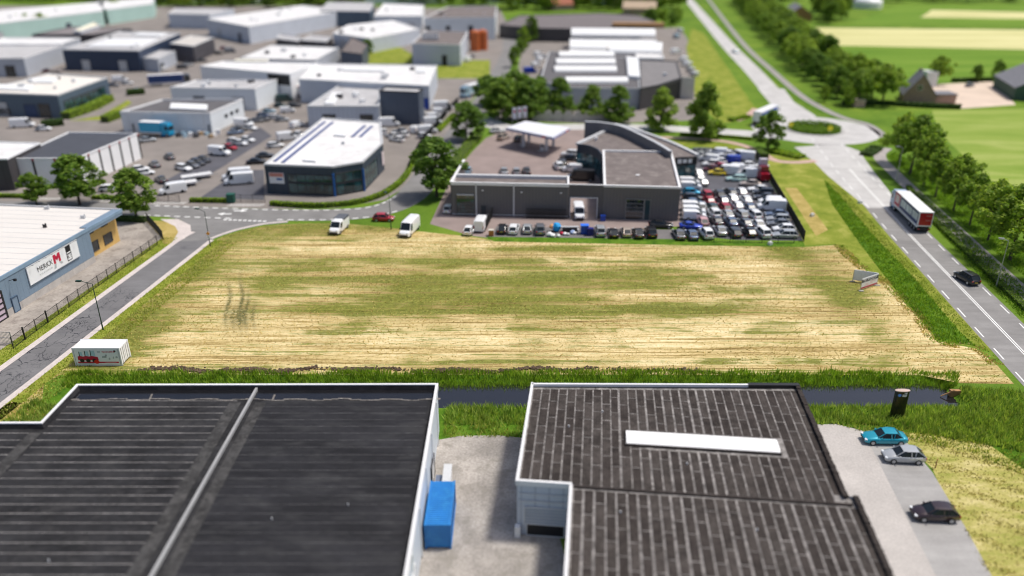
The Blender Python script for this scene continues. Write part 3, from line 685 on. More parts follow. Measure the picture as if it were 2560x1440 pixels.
edge_trim(uvp(0, 0), uvp(0, 16.55), TRIM_W); edge_trim(uvp(.1, 16.4), cl(25.3), TRIM_W); edge_trim(uvp(.3, 0), uvp(4.7, 0), TRIM_W, top=.075); edge_trim(uvp(4.75, -.3), uvp(4.75, -22), TRIM_W)
edge_trim(cl(25.5), cl(30.4), BLACK, 'rubber_edge', .5, .12)
MB().box((*((cl(27) + uvp(.1, 16.4)) / 2).xy, h - .26), (25, .55, .05), R(-.7)).build('gutter', PUDDLE, rb)
for i in range(36):
    t = i / 35.; a = uvp(28.25, 1.0).lerp(cl(30.5), t); MB().box((a.x, a.y, h - .1 + random.uniform(-.05, .06)), (.45, .52, .22), ang + random.uniform(-.2, .2)).build('verge_tile', SHEET_, rb)
for i in range(44):
    a = uvp(29.1, .7 - i * .5); MB().box((a.x, a.y, h - .1 + random.uniform(-.05, .06)), (.45, .52, .22), ang + random.uniform(-.2, .2)).build('verge_tile', SHEET_, rb)
sheetme = {}
def rsheet(u0, u1, v0, v1, par):
    key = (round(u1 - u0, 2), round(v1 - v0, 2), random.randrange(2))
    if key not in sheetme:
        w_, l_ = u1 - u0, v1 - v0; m = MB(); nr = 6
        for i in range(nr + 1):
            x = -w_ / 2 + w_ * i / nr; zz = .014 * (i % 2)
            m.v += [Vector((x, -l_ / 2, zz)), Vector((x, l_ / 2, zz))]
        for i in range(nr): m.f.append((2 * i, 2 * i + 2, 2 * i + 3, 2 * i + 1))
        me = m.mesh('roof_sheet'); me.materials.append(SHEET2_ if key[2] else SHEET_); sheetme[key] = me
    c = uvp((u0 + u1) / 2, (v0 + v1) / 2); o = obj('roof_sheet', sheetme[key], par)
    o.location = (c.x - O.x, c.y - O.y, h - .29 + random.uniform(0, .012)); o.rotation_euler = (0, 0, ang + random.uniform(-.004, .004))
cw = .905
for i in range(31):
    u0 = .25 + i * cw; u1 = u0 + cw - .11 - (.12 if 8 < i < 25 else .02) * random.random()
    top = min((15.9 + u0 * .092), 19.0) if i < 31 else 15
    vs = [.25, 3.3, 6.2, 9.1, 12.2, 15.1, top] if i % 2 else [.25, 4.8, 7.6, 10.7, 13.7, top]
    if u0 > 28.1: continue
    if i > 29: vs = [1.2] + [x for x in vs if x > 1.2]
    for a, b in zip(vs[:-1], vs[1:]):
        a2, b2 = a, b
        if 10.6 < u0 < 24.4:               # leave the skylight opening
            if a >= 6.3 and b <= 9.2: continue
            if a < 6.3 < b: b2 = 6.25
            elif a < 9.2 < b: a2 = 9.3
            elif 6.3 <= a < 9.2: continue
        if b2 - a2 > .3: rsheet(u0, u1, a2 + .05 + .02 * random.random(), b2 - .05, rr)
for i in range(26):
    u0 = 5.05 + i * .93; u1 = u0 + .80 - .09 * random.random()
    vs = [-.35, -2.0 - (i % 2) * 1.5, -5.0 - (i % 2) * 1.5, -8.1 - (i % 2) * 1.5, -11.2 - (i % 2) * 1.5, -14.5]
    for a, b in zip(vs[:-1], vs[1:]): rsheet(u0, u1, b + .055, a - .055, rr)
a, b = uvp(5, -.05), uvp(28.6, -.05); MB().box((*((a + b) / 2).xy, h - .2), ((b - a).length, .28, .12), ang).build('ridge_capping', SHEET_, rb)
def sl_box(u0, u1, v0, v1, z0, z1): return [(*uvp(u0, v0).xy, 0), (*uvp(u1, v0).xy, 0), (*uvp(u1, v1).xy, 0), (*uvp(u0, v1).xy, 0)]
MB().prism(sl_box(9.6, 24.1, 6.55, 9.0, 0, 0), h - .3, h - .1).build('skylight_kerb', SHEET2_, rb)
a, b = uvp(9.75, 7.8), uvp(24.0, 7.8); barrel(rb, a, b, 2.15, h - .1, .2, SKYL, 'skylight', 8)
for u_, v_ in ((7.5, 12.2), (15.2, 4.3), (4.2, 9.2), (20, -4), (9, -3)):
    c = uvp(u_, v_); MB().tube((c.x, c.y, h - .3), (c.x, c.y, h - .1), .09, .07).build('roof_vent', TRIM_G, rb)
# loading bay in the recess
c0, c1 = uvp(.0, -.02), uvp(4.75, -.02)
wrect(rb, c0, c1, .7, 4.5, 1.4, 3.2, M('grey_roller_door', (.40, .44, .50), .5, .05), 'roller_door', rows=4, frame=TRIM_G, proud=.08)
wrect(rb, c0, c1, .9, 4.3, .05, 1.35, BLACK, 'dock_opening', frame=TRIM_G, proud=.06)
MB().box((*uvp(.1, -.3).xy, .6), (.5, .5, 1.2), ang).build('bollard_block', TRIM_W, rb)
MB().box((*uvp(2.5, -.09).xy, 3.9), (4.6, .1, .08), ang).build('cladding_joint', TRIM_G, rb); MB().box((*uvp(2.5, -.09).xy, 4.7), (4.6, .1, .06), ang).build('cladding_joint', TRIM_G, rb)

# ---------------------------------------------------------------- blue company hall on the left (rounded positions from the ground line)
h = 6.0
A = P(302, 523, h); B = P(0, 692, h); dr = (B - A).normalized(); B2 = A + dr * 62
back = Vector((-dr.y, dr.x, 0)) * -1
if back.x > 0: back = -back
C2 = B2 + back * 40; D2 = A + back * 40
mk = empty('blue_company_hall', (A.x, A.y, 0)); tag(mk, 'blue steel clad company hall with white roof and large white sign', 'company hall')
rec = 9.6; dep = 1.5; 
E1 = A - dr * -rec; E1 = A + dr * rec                # corner where the blue wall stops
mpts = [(q.x, q.y) for q in (A + back * dep, E1 + back * dep, E1, B2, C2, D2)]
m_, uv_ = walls_mesh([Vector(p) for p in ccw(mpts)], 0, h - .15); o_ = m_.build('wall', M('hall_backing', (.13, .21, .31), .6, .05), mk); put_uv(o_, uv_)
# yellow wall plate over the recessed part
a, b = E1 + back * dep, A + back * dep; nrm = -back
def onwall(p, dn): return p + nrm * dn
ya, yb = onwall(b, .03), onwall(a, .03)
MB().box((*((ya + yb) / 2).xy, 2.55), ((yb - ya).length, .1, 5.1), math.atan2((yb - ya).y, (yb - ya).x)).build('yellow_wall', W_YELLOW, mk)
L_ = (yb - ya).length
for s0 in (1.4, 5.4):
    wrect(mk, onwall(a, .06), onwall(b, .06), s0 - .1, s0 + 2.2, .9, 2.5, GLASS, 'window', frame=TRIM_D, fw=.14); wrect(mk, onwall(a, .06), onwall(b, .06), s0, s0 + 1.6, 4.1, 5.0, GLASS, 'window', frame=TRIM_D, fw=.12)
# overhang fascia over the yellow wall and blue cladding panels below the roof edge
q0, q1 = A + nrm * 0, E1
MB().box((*((q0 + q1) / 2 + back * (dep / 2 - .05)).xy, h - .5), ((q1 - q0).length, dep + .1, .95), math.atan2((q1 - q0).y, (q1 - q0).x)).build('overhang', W_MERKX, mk)
rz = math.atan2(dr.y, dr.x); pan = MB().box((0, 0, 0), (.985, .07, h - 1.55)).mesh('cladding_panel'); pan.materials.append(W_MERKX)
pl_ = MB().box((0, 0, 0), (2.96, .1, 1.05)).mesh('plinth_panel'); pl_.materials.append(CONCW)
wall_o = o_
i = 0
while rec + i < 61:
    c = E1 + dr * (i + .5) + nrm * .035
    if not (29.2 < i + .5 + .0 < 34.2 and False):
        o = obj('cladding_panel', pan, wall_o); o.location = Vector((c.x, c.y, 1.1 + (h - 1.55) / 2)) - ORG[mk.name]; o.rotation_euler = (0, 0, rz)
    i += 1
for i in range(17):
    c = E1 + dr * (i * 3 + 1.5) + nrm * .05; o = obj('plinth_panel', pl_, wall_o); o.location = Vector((c.x, c.y, .525)) - ORG[mk.name]; o.rotation_euler = (0, 0, rz)
rfp = [(q.x, q.y) for q in (A, B2, C2, D2)]
R_MK = M('cream_membrane_roof', (.66, .63, .59), .8, .05, .3, stretch=(.15, 1, 1), fine=.04)
mr = MB().poly(offset(ccw(rfp), -.15), h - .2).build('roof', R_MK, mk)
for i in range(1, 16):
    c = A + dr * (i * 2.1) + back * 20; MB().box((c.x, c.y, h - .19), (39.5, .07, .02), rz + R(90)).build('roof_seam', TRIM_G, mr)
cA = (A + B2) / 2 + nrm * .06; MB().box((cA.x, cA.y, h - .22), ((B2 - A).length + .2, .2, .55), rz).build('roof_trim', M('blue_trim_steel', (.22, .32, .43), .45), mk)
cA = (A + D2) / 2; MB().box((cA.x, cA.y, h - .15), (40, .25, .4), rz + R(90)).build('roof_trim', TRIM_G, mk)
for px_, sz in (((112, 566), .5), ((118, 520), .8), ((208, 543), .7)):
    c = P(*px_, h); m = MB(); m.box((c.x, c.y, h + .05), (sz, sz * .7, .5)); m.tube((c.x + sz * .4, c.y, h - .2), (c.x + sz * .4, c.y, h + .55), .12); m.tube((c.x - sz * .5, c.y, h - .2), (c.x - sz * .5, c.y, h + .4), .09)
    m.build('roof_fan', BLACK if sz < .6 else TRIM_G, mk)
# the sign
def wallpos(px, py):
    """point of the blue wall plane seen at a pixel"""
    u, v = (px - 1280) / FPX, (py - 720) / FPX; d = Vector((u, _c - v * _s, -_s - v * _c)); o = Vector((0, 0, CAM_H))
    t = ((A + nrm * .1) - o).dot(nrm) / d.dot(nrm); return o + d * t
s1, s2, s3, s4 = wallpos(62, 672), wallpos(188, 598), wallpos(197, 638), wallpos(75.5, 714)
sx0 = (s1 + s4) / 2; sx1 = (s2 + s3) / 2; zt = (s1.z + s2.z) / 2; zb = (s3.z + s4.z) / 2
XD = (sx1 - sx0); XD.z = 0; SL = XD.length; XD.normalize(); SO = Vector((sx0.x, sx0.y, zb)) + nrm * .12
SGN = sheen('white_sign', (.85, .86, .87), .4, 0, .1); INK = M('black_print', (.01, .01, .014), .5, .02); RED = M('red_print', (.52, .008, .05), .5, .03); GREYP = M('grey_print', (.45, .48, .49), .5, .03)
c = SO + XD * SL / 2; HH = zt - zb
sg = MB().box((c.x, c.y, zb + HH / 2), (SL, .14, HH), math.atan2(XD.y, XD.x)).build('sign', SGN, mk)
SF = SO + nrm * .075; UPZ = Vector((0, 0, 1))
for zz in (zb, zt): MB().box((*(c + nrm * .0).xy, zz), (SL + .1, .2, .07), math.atan2(XD.y, XD.x)).build('sign_frame', TRIM_G, sg)
def S(a, b): return (a * SL, b * HH)
text(mk, 'MERKX', SF + XD * .315 * SL + UPZ * .56 * HH + nrm * .012, XD, UPZ, HH * .40, INK, shear=.0, sx=SL * .30 / (HH * .40 * 3.3))
text(mk, 'K O Z I J N E N', SF + XD * .315 * SL + UPZ * .26 * HH + nrm * .012, XD, UPZ, HH * .125, GREYP, sx=SL * .25 / (HH * .125 * 6.6))
face_poly(mk, 'logo', SF, XD, UPZ, [S(a, b) for a, b in ((.485, .88), (.53, .88), (.555, .72), (.58, .88), (.625, .88), (.625, .36), (.585, .36), (.585, .62), (.555, .47), (.525, .62), (.525, .36), (.485, .36))], RED)
face_poly(mk, 'logo_foot', SF, XD, UPZ, [S(a, b) for a, b in ((.488, .33), (.525, .33), (.51, .1), (.465, .1))], GREYP); face_poly(mk, 'logo_foot', SF, XD, UPZ, [S(a, b) for a, b in ((.585, .33), (.625, .33), (.655, .2), (.62, .16))], GREYP)
face_poly(mk, 'emblem', SF, XD, UPZ, [S(a, b) for a, b in ((.745, .97), (.845, .97), (.845, .08), (.745, .08))], INK); face_poly(mk, 'emblem_field', SF, XD, UPZ, [S(a, b) for a, b in ((.755, .46), (.835, .46), (.835, .13), (.755, .13))], SGN, .018)
text(mk, 'K1', SF + XD * .795 * SL + UPZ * .31 * HH + nrm * .022, XD, UPZ, HH * .33, INK, 'emblem_letters', sx=1.0)
face_poly(mk, 'emblem_line', SF, XD, UPZ, [S(a, b) for a, b in ((.757, .6), (.833, .6), (.833, .53), (.757, .53))], SGN, .018)
for k in range(8):
    q = SO + XD * SL * (k + .5) / 8 + UPZ * (HH + .02); m = MB(); m.tube(q, q + nrm * .5 + UPZ * .18, .025, n=5); m.box(q + nrm * .55 + UPZ * .16, (.22, .14, .08), 0); m.build('sign_lamp', STEEL, mk)
# pink loading door, small door, wall lamp near the frame edge
def wl(px, py): p = wallpos(px, py); return (p - E1).dot(dr), p.z
s_a, z_a = wl(8, 740); s_b, _ = wl(35, 770); s_c, z_c = wl(48, 760)
PINK = M('pink_door', (.56, .45, .53), .5, .05)
wrect(mk, E1 + dr * 60, E1, 60 - s_a - 5.2, 60 - s_a, .05, 4.0, PINK, 'loading_door', frame=BLACK, proud=.14, rows=4, fw=.3) if False else None
def wr2(s0, s1, z0, z1, mat, name, frame, rows=0, fw=.12):
    wrect(mk, E1 + dr * 61 + nrm * .07, E1 + nrm * .07, 61 - s1, 61 - s0, z0, z1, mat, name, frame, .06, 0, rows, fw)
wr2(s_a + .3, s_a + 5.0, .05, 4.1, PINK, 'loading_door', BLACK, 4, .3); wr2(s_b - 1.1, s_b + .1, .05, 2.3, W_MERKX, 'door', M('dark_blue_frame', (.05, .09, .15), .5))
q = wallpos(22, 702); m = MB(); m.tube(q, q + nrm * .9 + UPZ * .3, .04, n=6); m.box(q + nrm * 1.0 + UPZ * .2, (.35, .3, .3)); m.build('wall_lamp', BLACK, mk)

# ---------------------------------------------------------------- grey car dealership
h = 6.7
dl = empty('car_dealership', P(1420, 545)); tag(dl, 'dark grey clad car dealership with brown flat roof behind the row of cars', 'dealership')
blk = [(p.x, p.y) for p in PX([(1510, 463), (1702, 468), (1679, 378), (1507, 375)], h)]
hall(dl, blk, h, W_DEALER, R_BROWN, TRIM_W, par=.3, tw=.4)
A0, A1 = P(1128, 455, h), P(1422, 461, h); fd = (A1 - A0).normalized(); fn = Vector((fd.y, -fd.x, 0)); bk = -fn
dp = (P(1422, 440, h) - A1).length
wing = [(p.x, p.y) for p in (A0, A1, A1 + bk * dp, A0 + bk * dp)]
hall(dl, wing, h, W_DEALER, R_BROWN, TRIM_W, par=.5, tw=.3)
c = (A0 + A1) / 2 + bk * (dp - .5); MB().box((c.x, c.y, h - .25), ((A1 - A0).length - .8, .9, .7), math.atan2(fd.y, fd.x)).build('rear_parapet', TRIM_G, dl)
# side screen wall going back on the left
S1 = P(1160, 400, h); c = (A0 + S1) / 2; d = S1 - A0
MB().box((c.x, c.y, h / 2), (d.length, .3, h - .02), math.atan2(d.y, d.x)).build('screen_wall', W_DEALER, dl); MB().box((c.x, c.y, h + .03), (d.length + .3, .5, .14), math.atan2(d.y, d.x)).build('roof_trim', TRIM_W, dl)
# free-standing wall with the gate opening
B1 = Vector((*blk[0], 0)); 
G0, G1 = P(1425, 549), P(1495, 551)
A1g = Vector((A1.x, A1.y, 0)); fd2 = (B1 - A1g).normalized(); Lg = (B1 - A1g).length; rzg = math.atan2(fd2.y, fd2.x)
gs0, gs1 = .35, Lg * .84
def wseg(s0, s1, z0, z1):
    c = A1g + fd2 * (s0 + s1) / 2 + Vector((-fd2.y, fd2.x, 0)) * .15; return MB().box((c.x, c.y, (z0 + z1) / 2), (s1 - s0, .3, z1 - z0), rzg)
o = wseg(.01, Lg - .01, 4.15, h - .12).build('wall', W_DEALER, dl); wseg(.01, gs0, 0, 4.15).build('gate_pier', W_DEALER, dl); wseg(gs1, Lg - .01, 0, 4.15).build('gate_pier', W_DEALER, dl)
wseg(-.2, Lg + .2, h - .12, h + .05).build('roof_trim', TRIM_W, dl)
for s0, s1, z0, z1 in ((gs0 - .05, gs0 + .1, 0, 4.2), (gs1 - .1, gs1 + .05, 0, 4.2), (gs0, gs1, 4.1, 4.25)): 
    c = A1g + fd2 * (s0 + s1) / 2 + fn * .06; MB().box((c.x, c.y, (z0 + z1) / 2), (s1 - s0, .3, z1 - z0), rzg).build('gate_frame', TRIM_G, dl)
# front wall openings and strips
A0g = Vector((A0.x, A0.y, 0)); LW = (A1 - A0).length
wrect(dl, A0g, A1g, .9, 4.4, .05, 4.1, GLASS_S, 'overhead_door', frame=TRIM_D, proud=.06, mull=3, rows=5)
c = A0g + fd * 2.65 + fn * .12; MB().box((c.x, c.y, 4.25), (3.3, .15, .22), math.atan2(fd.y, fd.x)).build('door_lintel', TRIM_G, dl)
wrect(dl, A0g, A1g, 5.7, 6.6, .05, 2.1, M('dark_door', (.02, .035, .05), .5), 'door', frame=TRIM_D)
for s in (4.75, 12.0):
    c = A0g + fd * s + fn * .08; MB().box((c.x, c.y, h / 2), (.28, .16, h - .3), math.atan2(fd.y, fd.x)).build('downpipe_strip', TRIM_G, dl)
for s in (6.0, 13.5, 21): 
    c = A0g + fd * s + fn * .15; MB().box((c.x, c.y, 5.0 if s > 8 else 5.2), (.35, .3, .16), math.atan2(fd.y, fd.x)).build('wall_lamp', TRIM_W, dl)
b0, b1 = Vector((*blk[0], 0)), Vector((*blk[1], 0))
wrect(dl, b0, b1, 4.3, 7.7, .05, 4.1, GLASS, 'overhead_door', frame=M('grey_frame', (.20, .20, .20), .5), proud=.06, mull=0, rows=4, fw=.16); wrect(dl, b0, b1, 7.85, 8.9, .05, 4.1, M('teal_black_door', (.012, .045, .06), .3), 'door', frame=M('grey_frame2', (.2, .2, .2), .5), fw=.14)
c = A0g + fd * (LW * .5) + fn * .06; MB().box((c.x, c.y, .35), (LW, .14, .12), math.atan2(fd.y, fd.x)).build('base_rail', TRIM_G, dl)
# sliding gate standing open in front of the wall
gp0 = A0g + fd * (LW * .645) + fn * .8; m = MB()
for i in range(60): q = gp0 + fd * i * .128; m.box((q.x, q.y, 1.05), (.05, .05, 1.9), rzg)
for z_ in (.15, 1.0, 1.95): q = gp0 + fd * 3.8; m.box((q.x, q.y, z_), (7.7, .09, .1), rzg)
gate = m.build('sliding_gate', BLACK); tag(gate, 'long black barred sliding gate standing open against the dealership wall', 'gate')
# showroom with curved glass and fascia
hz = 6.0
cur = smoothline(PX([(1443, 360), (1461, 361), (1481, 366), (1497, 375), (1506, 388)], hz), 5)
scr = smoothline(PX([(1462, 303), (1502, 305), (1545, 312), (1582, 326), (1640, 355), (1677, 377)], 8.0), 5)
rpts = [(p.x, p.y) for p in cur] + [(blk[2][0], blk[2][1])] + [(p.x, p.y) for p in reversed(scr)] + [(p.x, p.y) for p in PX([(1515, 326)], hz)]
rpts = [(p.x, p.y) for p in cur] + list(reversed([blk[2], blk[3]])) + [(p.x, p.y) for p in reversed(scr[12:])] + [(p.x, p.y) for p in PX([(1515, 326)], hz)]
MB().poly(rpts, hz - .3).build('showroom_roof', R_BROWN, dl)
def ribbon(line, z0, z1, th, name, mat, parent=dl):
    a, b = side(line, -th / 2), side(line, th / 2); n = len(line); m = MB()
    for z in (z0, z1): m.v += [Vector((p.x, p.y, z)) for p in a] + [Vector((p.x, p.y, z)) for p in b]
    for i in range(n - 1):
        m.f += [(i, i + 1, 2 * n + i + 1, 2 * n + i), (n + i, 3 * n + i, 3 * n + i + 1, n + i + 1), (2 * n + i, 2 * n + i + 1, 3 * n + i + 1, 3 * n + i), (i, n + i, n + i + 1, i + 1)]
    m.f += [(0, 2 * n, 3 * n, n), (n - 1, 2 * n - 1, 4 * n - 1, 3 * n - 1)]; return m.build(name, mat, parent)
ribbon(cur, 3.9, hz, .3, 'curved_fascia', W_DARKBLUE); ribbon(cur, .05, 3.9, .08, 'curved_glass', GLASS_T)
for p, d_ in along(cur, 1.1): MB().box((p.x, p.y, 2.0), (.09, .16, 3.9), math.atan2(d_.y, d_.x)).build('mullion', TRIM_D, dl)
ra, rb_ = Vector((*blk[3], 0)), Vector((*blk[0], 0))
ra2, rb2 = (ra, rb_)
wrect(dl, rb2.lerp(ra2, .99), rb2.lerp(ra2, .01), 1, 23, .05, 3.6, GLASS_T, 'side_window', frame=TRIM_D, mull=9) if (rb2 - ra2).length > 20 else None
a, b = P(1443, 360, hz), P(1515, 326, hz); c = (a + b) / 2; MB().box((c.x, c.y, hz - .1), ((b - a).length, .8, .6), math.atan2((b - a).y, (b - a).x)).build('roof_edge', TRIM_G, dl)
ribbon(scr, 0, 7.85, .5, 'curved_screen_wall', M('screen_cladding', (.16, .16, .17), .5, .05)); ribbon(scr, 7.85, 8.0, .75, 'screen_coping', TRIM_G)
can = smoothline(PX([(1536, 309), (1575, 318), (1616, 332), (1656, 346), (1693, 361), (1745, 386)], 5.2), 5)
cpts = [(p.x, p.y) for p in can] + [(p.x, p.y) for p in PX([(1733, 393), (1690, 394)], 5.2)] + [(p.x, p.y) for p in reversed(scr[14:])]
MB().poly(cpts, 4.85).build('canopy_roof', R_BROWN, dl); ribbon(can, 4.3, 5.25, .9, 'canopy_edge', TRIM_G)
f0, f1 = P(1688, 394, 5.2), P(1742, 391, 5.2)
wrect(dl, f0, f1, 0, (f1 - f0).length, 3.5, 5.2, BLACK, 'sign_fascia', frame=TRIM_D, proud=.15)
fx = (f1 - f0).normalized(); fnn = Vector((fx.y, -fx.x, 0))
for i, (w_, hh_) in enumerate(((.9, .95), (.95, .8), (.85, .95))):
    q = f0 + fx * (1.0 + i * 1.25) + fnn * .2; m = MB(); m.box((q.x, q.y, 4.35), (w_, .1, hh_), math.atan2(fx.y, fx.x)); m.build('sign_block', TRIM_W, dl)
wrect(dl, f0, f1, .1, (f1 - f0).length - .1, .05, 3.4, GLASS_T, 'shop_window', frame=TRIM_D, mull=3)
g0, g1 = Vector((*blk[1], 0)), P(1688, 394, 0)
for px_ in ((1490, 348), (1581, 344), (1594, 443)):
    c = P(*px_, hz); m = MB(); m.box((c.x, c.y, hz - .1), (.5, .5, .5)); m.tube((c.x, c.y, hz), (c.x, c.y, hz + .5), .35, .42); m.build('roof_fan', TRIM_W, dl)

# ---------------------------------------------------------------- filling station canopy
hc = 5.0
cp = [P(*p, hc) for p in ((1265, 319), (1382, 343), (1424, 319), (1314, 302))]
fs = empty('filling_station_canopy', cen(cp)); tag(fs, 'white flat filling station canopy with blue edge on white columns', 'canopy')
pp = ccw([(p.x, p.y) for p in cp]); MB().prism(pp, hc - .12, hc).build('canopy_roof', M('canopy_white', (.72, .73, .77), .5, .04), fs); MB().prism(offset(pp, .06), hc - .6, hc - .13).build('canopy_fascia', M('canopy_fascia', (.70, .72, .78), .4, .04), fs)
for i in range(4):
    a, b = Vector((*pp[i], 0)), Vector((*pp[(i + 1) % 4], 0)); d = b - a; n = Vector((d.y, -d.x, 0)).normalized(); c = (a + b) / 2 + n * .1
    MB().box((c.x, c.y, hc - .5), (d.length, .08, .2), math.atan2(d.y, d.x)).build('blue_band', M('station_blue', (.03, .05, .30), .4), fs)
    c = a + d * .82 + n * .13; MB().box((c.x, c.y, hc - .4), (1.2, .1, .3), math.atan2(d.y, d.x)).build('red_panel', M('station_red', (.55, .02, .04), .4), fs)
for px_ in ((1308, 367), (1322, 356), (1366, 377), (1383, 366)):
    c = P(*px_); MB().box((c.x, c.y, hc / 2 - .3), (.75, .75, hc - .6)).build('column', TRIM_W, fs)
for px_ in ((1358, 378), (1312, 364)):
    c = P(*px_); pu = empty('fuel_pump', (c.x - .3, c.y, Z3)); tag(pu, 'white fuel pump beside the %s canopy columns' % ('front' if px_[0] > 1340 else 'left'), 'fuel pump')
    MB().box((c.x - .3, c.y, .1 + Z3), (2.4, 1.1, .2)).build('island', CONCW, pu); MB().box((c.x - .3, c.y, 1.05), (.8, .5, 1.7)).build('cabinet', TRIM_W, pu); MB().box((c.x - .3, c.y - .27, 1.4), (.6, .05, .5)).build('display', BLACK, pu)
for i, x in enumerate((1281, 1294, 1307)):
    c = P(x, 345 - i * 2); fl = empty('flag_banner', c); tag(fl, 'tall white banner with red mark behind the filling station canopy', 'banner', 'white banners behind the filling station canopy')
    MB().tube(c, c + Vector((0, 0, 8.2)), .06).build('pole', STEEL, fl); m = MB(); m.box((c.x + .55, c.y, 6.6), (1.05, .04, 3.0)); bn = m.build('cloth', M('banner_white', (.78, .78, .80), .8), fl)
    MB().box((c.x + .55, c.y - .025, 7.1), (.6, .02, .6)).build('mark', RED, bn)

wl_ = empty('low_concrete_wall', P(1440, 303)); tag(wl_, 'low pale scalloped concrete wall behind the filling station under the conical trees', 'wall')
for i in range(9):
    c = P(1345 + i * 25, 304 - abs(i - 4) * .4); MB().box((c.x, c.y, 1.0), (2.9, .35, 1.9)).build('wall_panel', CONCW, wl_)
    MB().tube((c.x, c.y + .17, 1.9), (c.x, c.y - .17, 1.9), 1.2, n=16).build('arched_top', CONCW, wl_)
# ---------------------------------------------------------------- dark blue showroom
h = 6.4
sp = [(p.x, p.y) for p in PX([(660, 410), (831, 416), (906, 404), (957, 356), (952, 304), (808, 294)], h)]
sr = empty('blue_showroom', cen(sp)); tag(sr, 'dark blue showroom with large windows and white roof behind the green hedge', 'showroom')
rr_ = hall(sr, sp, h, W_DARKBLUE, R_WHITE, TRIM_G, par=.3)
v = [Vector((*p, 0)) for p in ccw(sp)]
v0 = [Vector((*p, 0)) for p in sp]
L0 = (v0[1] - v0[0]).length; L1 = (v0[2] - v0[1]).length; L2 = (v0[3] - v0[2]).length
wrect(sr, v0[0], v0[1], L0 * .33, L0 - .3, .3, 2.5, GLASS_S, 'shop_window', frame=TRIM_D, mull=4, fw=.14); wrect(sr, v0[0], v0[1], L0 * .33, L0 - .3, 2.85, 4.4, GLASS_S, 'shop_window', frame=TRIM_D, mull=4, fw=.14)
wrect(sr, v0[1], v0[2], .4, L1 - .4, .3, 2.5, GLASS_S, 'shop_window', frame=TRIM_D, mull=2, fw=.14); wrect(sr, v0[1], v0[2], .4, L1 - .4, 2.85, 4.8, GLASS_S, 'shop_window', frame=TRIM_D, mull=2, fw=.14)
wrect(sr, v0[2], v0[3], .4, L2 * .62, .5, 4.6, GLASS_S, 'shop_window', frame=TRIM_D, mull=4, rows=1, fw=.14)
for q in (v0[1], v0[2]): MB().tube((q.x, q.y - .1, 0), (q.x, q.y - .1, 4.9), .22, n=8).build('blue_column', TRIM_B, sr)
d = (v0[1] - v0[0]).normalized(); n = Vector((d.y, -d.x, 0)); q = v0[0] + d * 2.4 + n * .08
bs = MB().box((q.x, q.y, 3.5), (3.2, .12, 2.3), math.atan2(d.y, d.x)).build('wall_sign', TRIM_W, sr)
MB().box((*(q + n * .04).xy, 4.2), (3.0, .1, .8), math.atan2(d.y, d.x)).build('sign_print', M('salmon_print', (.60, .25, .20), .5), bs); MB().box((*(q + n * .04 + d * .6).xy, 3.3), (1.2, .1, .4), math.atan2(d.y, d.x)).build('sign_print', TRIM_B, bs)
q = v0[3] + (v0[2] - v0[3]).normalized() * 1.3 + Vector((.12, 0, 0)); MB().box((q.x, q.y, 3.0), (.15, 1.6, 3.0), math.atan2((v0[3] - v0[2]).y, (v0[3] - v0[2]).x) - R(90)).build('wall_sign', M('pinkwhite_sign', (.70, .60, .60), .5), sr)
for a, b in (((686, 401), (812, 302)), ((706, 404), (832, 303)), ((880, 340), (912, 312)), ((900, 340), (930, 313))):
    p0, p1 = P(*a, h), P(*b, h); c = (p0 + p1) / 2; MB().box((c.x, c.y, h - .2), ((p1 - p0).length, .75, .12), math.atan2((p1 - p0).y, (p1 - p0).x)).build('solar_strip', SOLAR, sr)
skylight(sr, [(757, 401), (788, 403), (805, 372), (786, 371)], h); skylight(sr, [(835, 338), (862, 340), (878, 312), (852, 311)], h)
c = P(858, 357, h); MB().box((c.x, c.y, h), (.7, .7, .6)).build('roof_fan', TRIM_G, sr)

# ---------------------------------------------------------------- white striped building
h = 6.1
ws, v, _ = building('striped_white_warehouse', 'white warehouse with dark vertical stripes and blue black roof behind the street trees', [(25, 396), (191, 395), (344, 333), (170, 330)], h, W_WHITE2, R_SLATE, TRIM_W, cat='warehouse', par=.25)
v0 = PX([(25, 396), (191, 395), (344, 333)], h)
for a, b, k in ((v0[0], v0[1], 3), (v0[1], v0[2], 6)):
    a, b = Vector((a.x, a.y, 0)), Vector((b.x, b.y, 0)); d = (b - a).normalized(); n = Vector((d.y, -d.x, 0)); L = (b - a).length
    for i in range(k + 1):
        s = max(.2, min(L - .2, L * i / k)); q = a + d * s + n * .06
        MB().box((q.x, q.y, h / 2 - .3), (.42, .12, h - .7), math.atan2(d.y, d.x)).build('dark_stripe', BLACK, ws); MB().box((*(q + n * .03).xy, h - .35), (.46, .12, .5), math.atan2(d.y, d.x)).build('red_cap', M('stripe_red', (.30, .02, .03), .5), ws)
wa, v, _ = building('low_annex', 'low brown annex with white roof at the end of the striped warehouse', [(-120, 397), (17, 397), (100, 357), (-60, 352)], 6.9, W_BROWN, R_WHITE, TRIM_W, cat='annex', par=.2)
q = P(5, 470); wrect(wa, (v[0].x, v[0].y), (v[1].x, v[1].y), 4, 7, .05, 3.5, GLASS, 'window') 

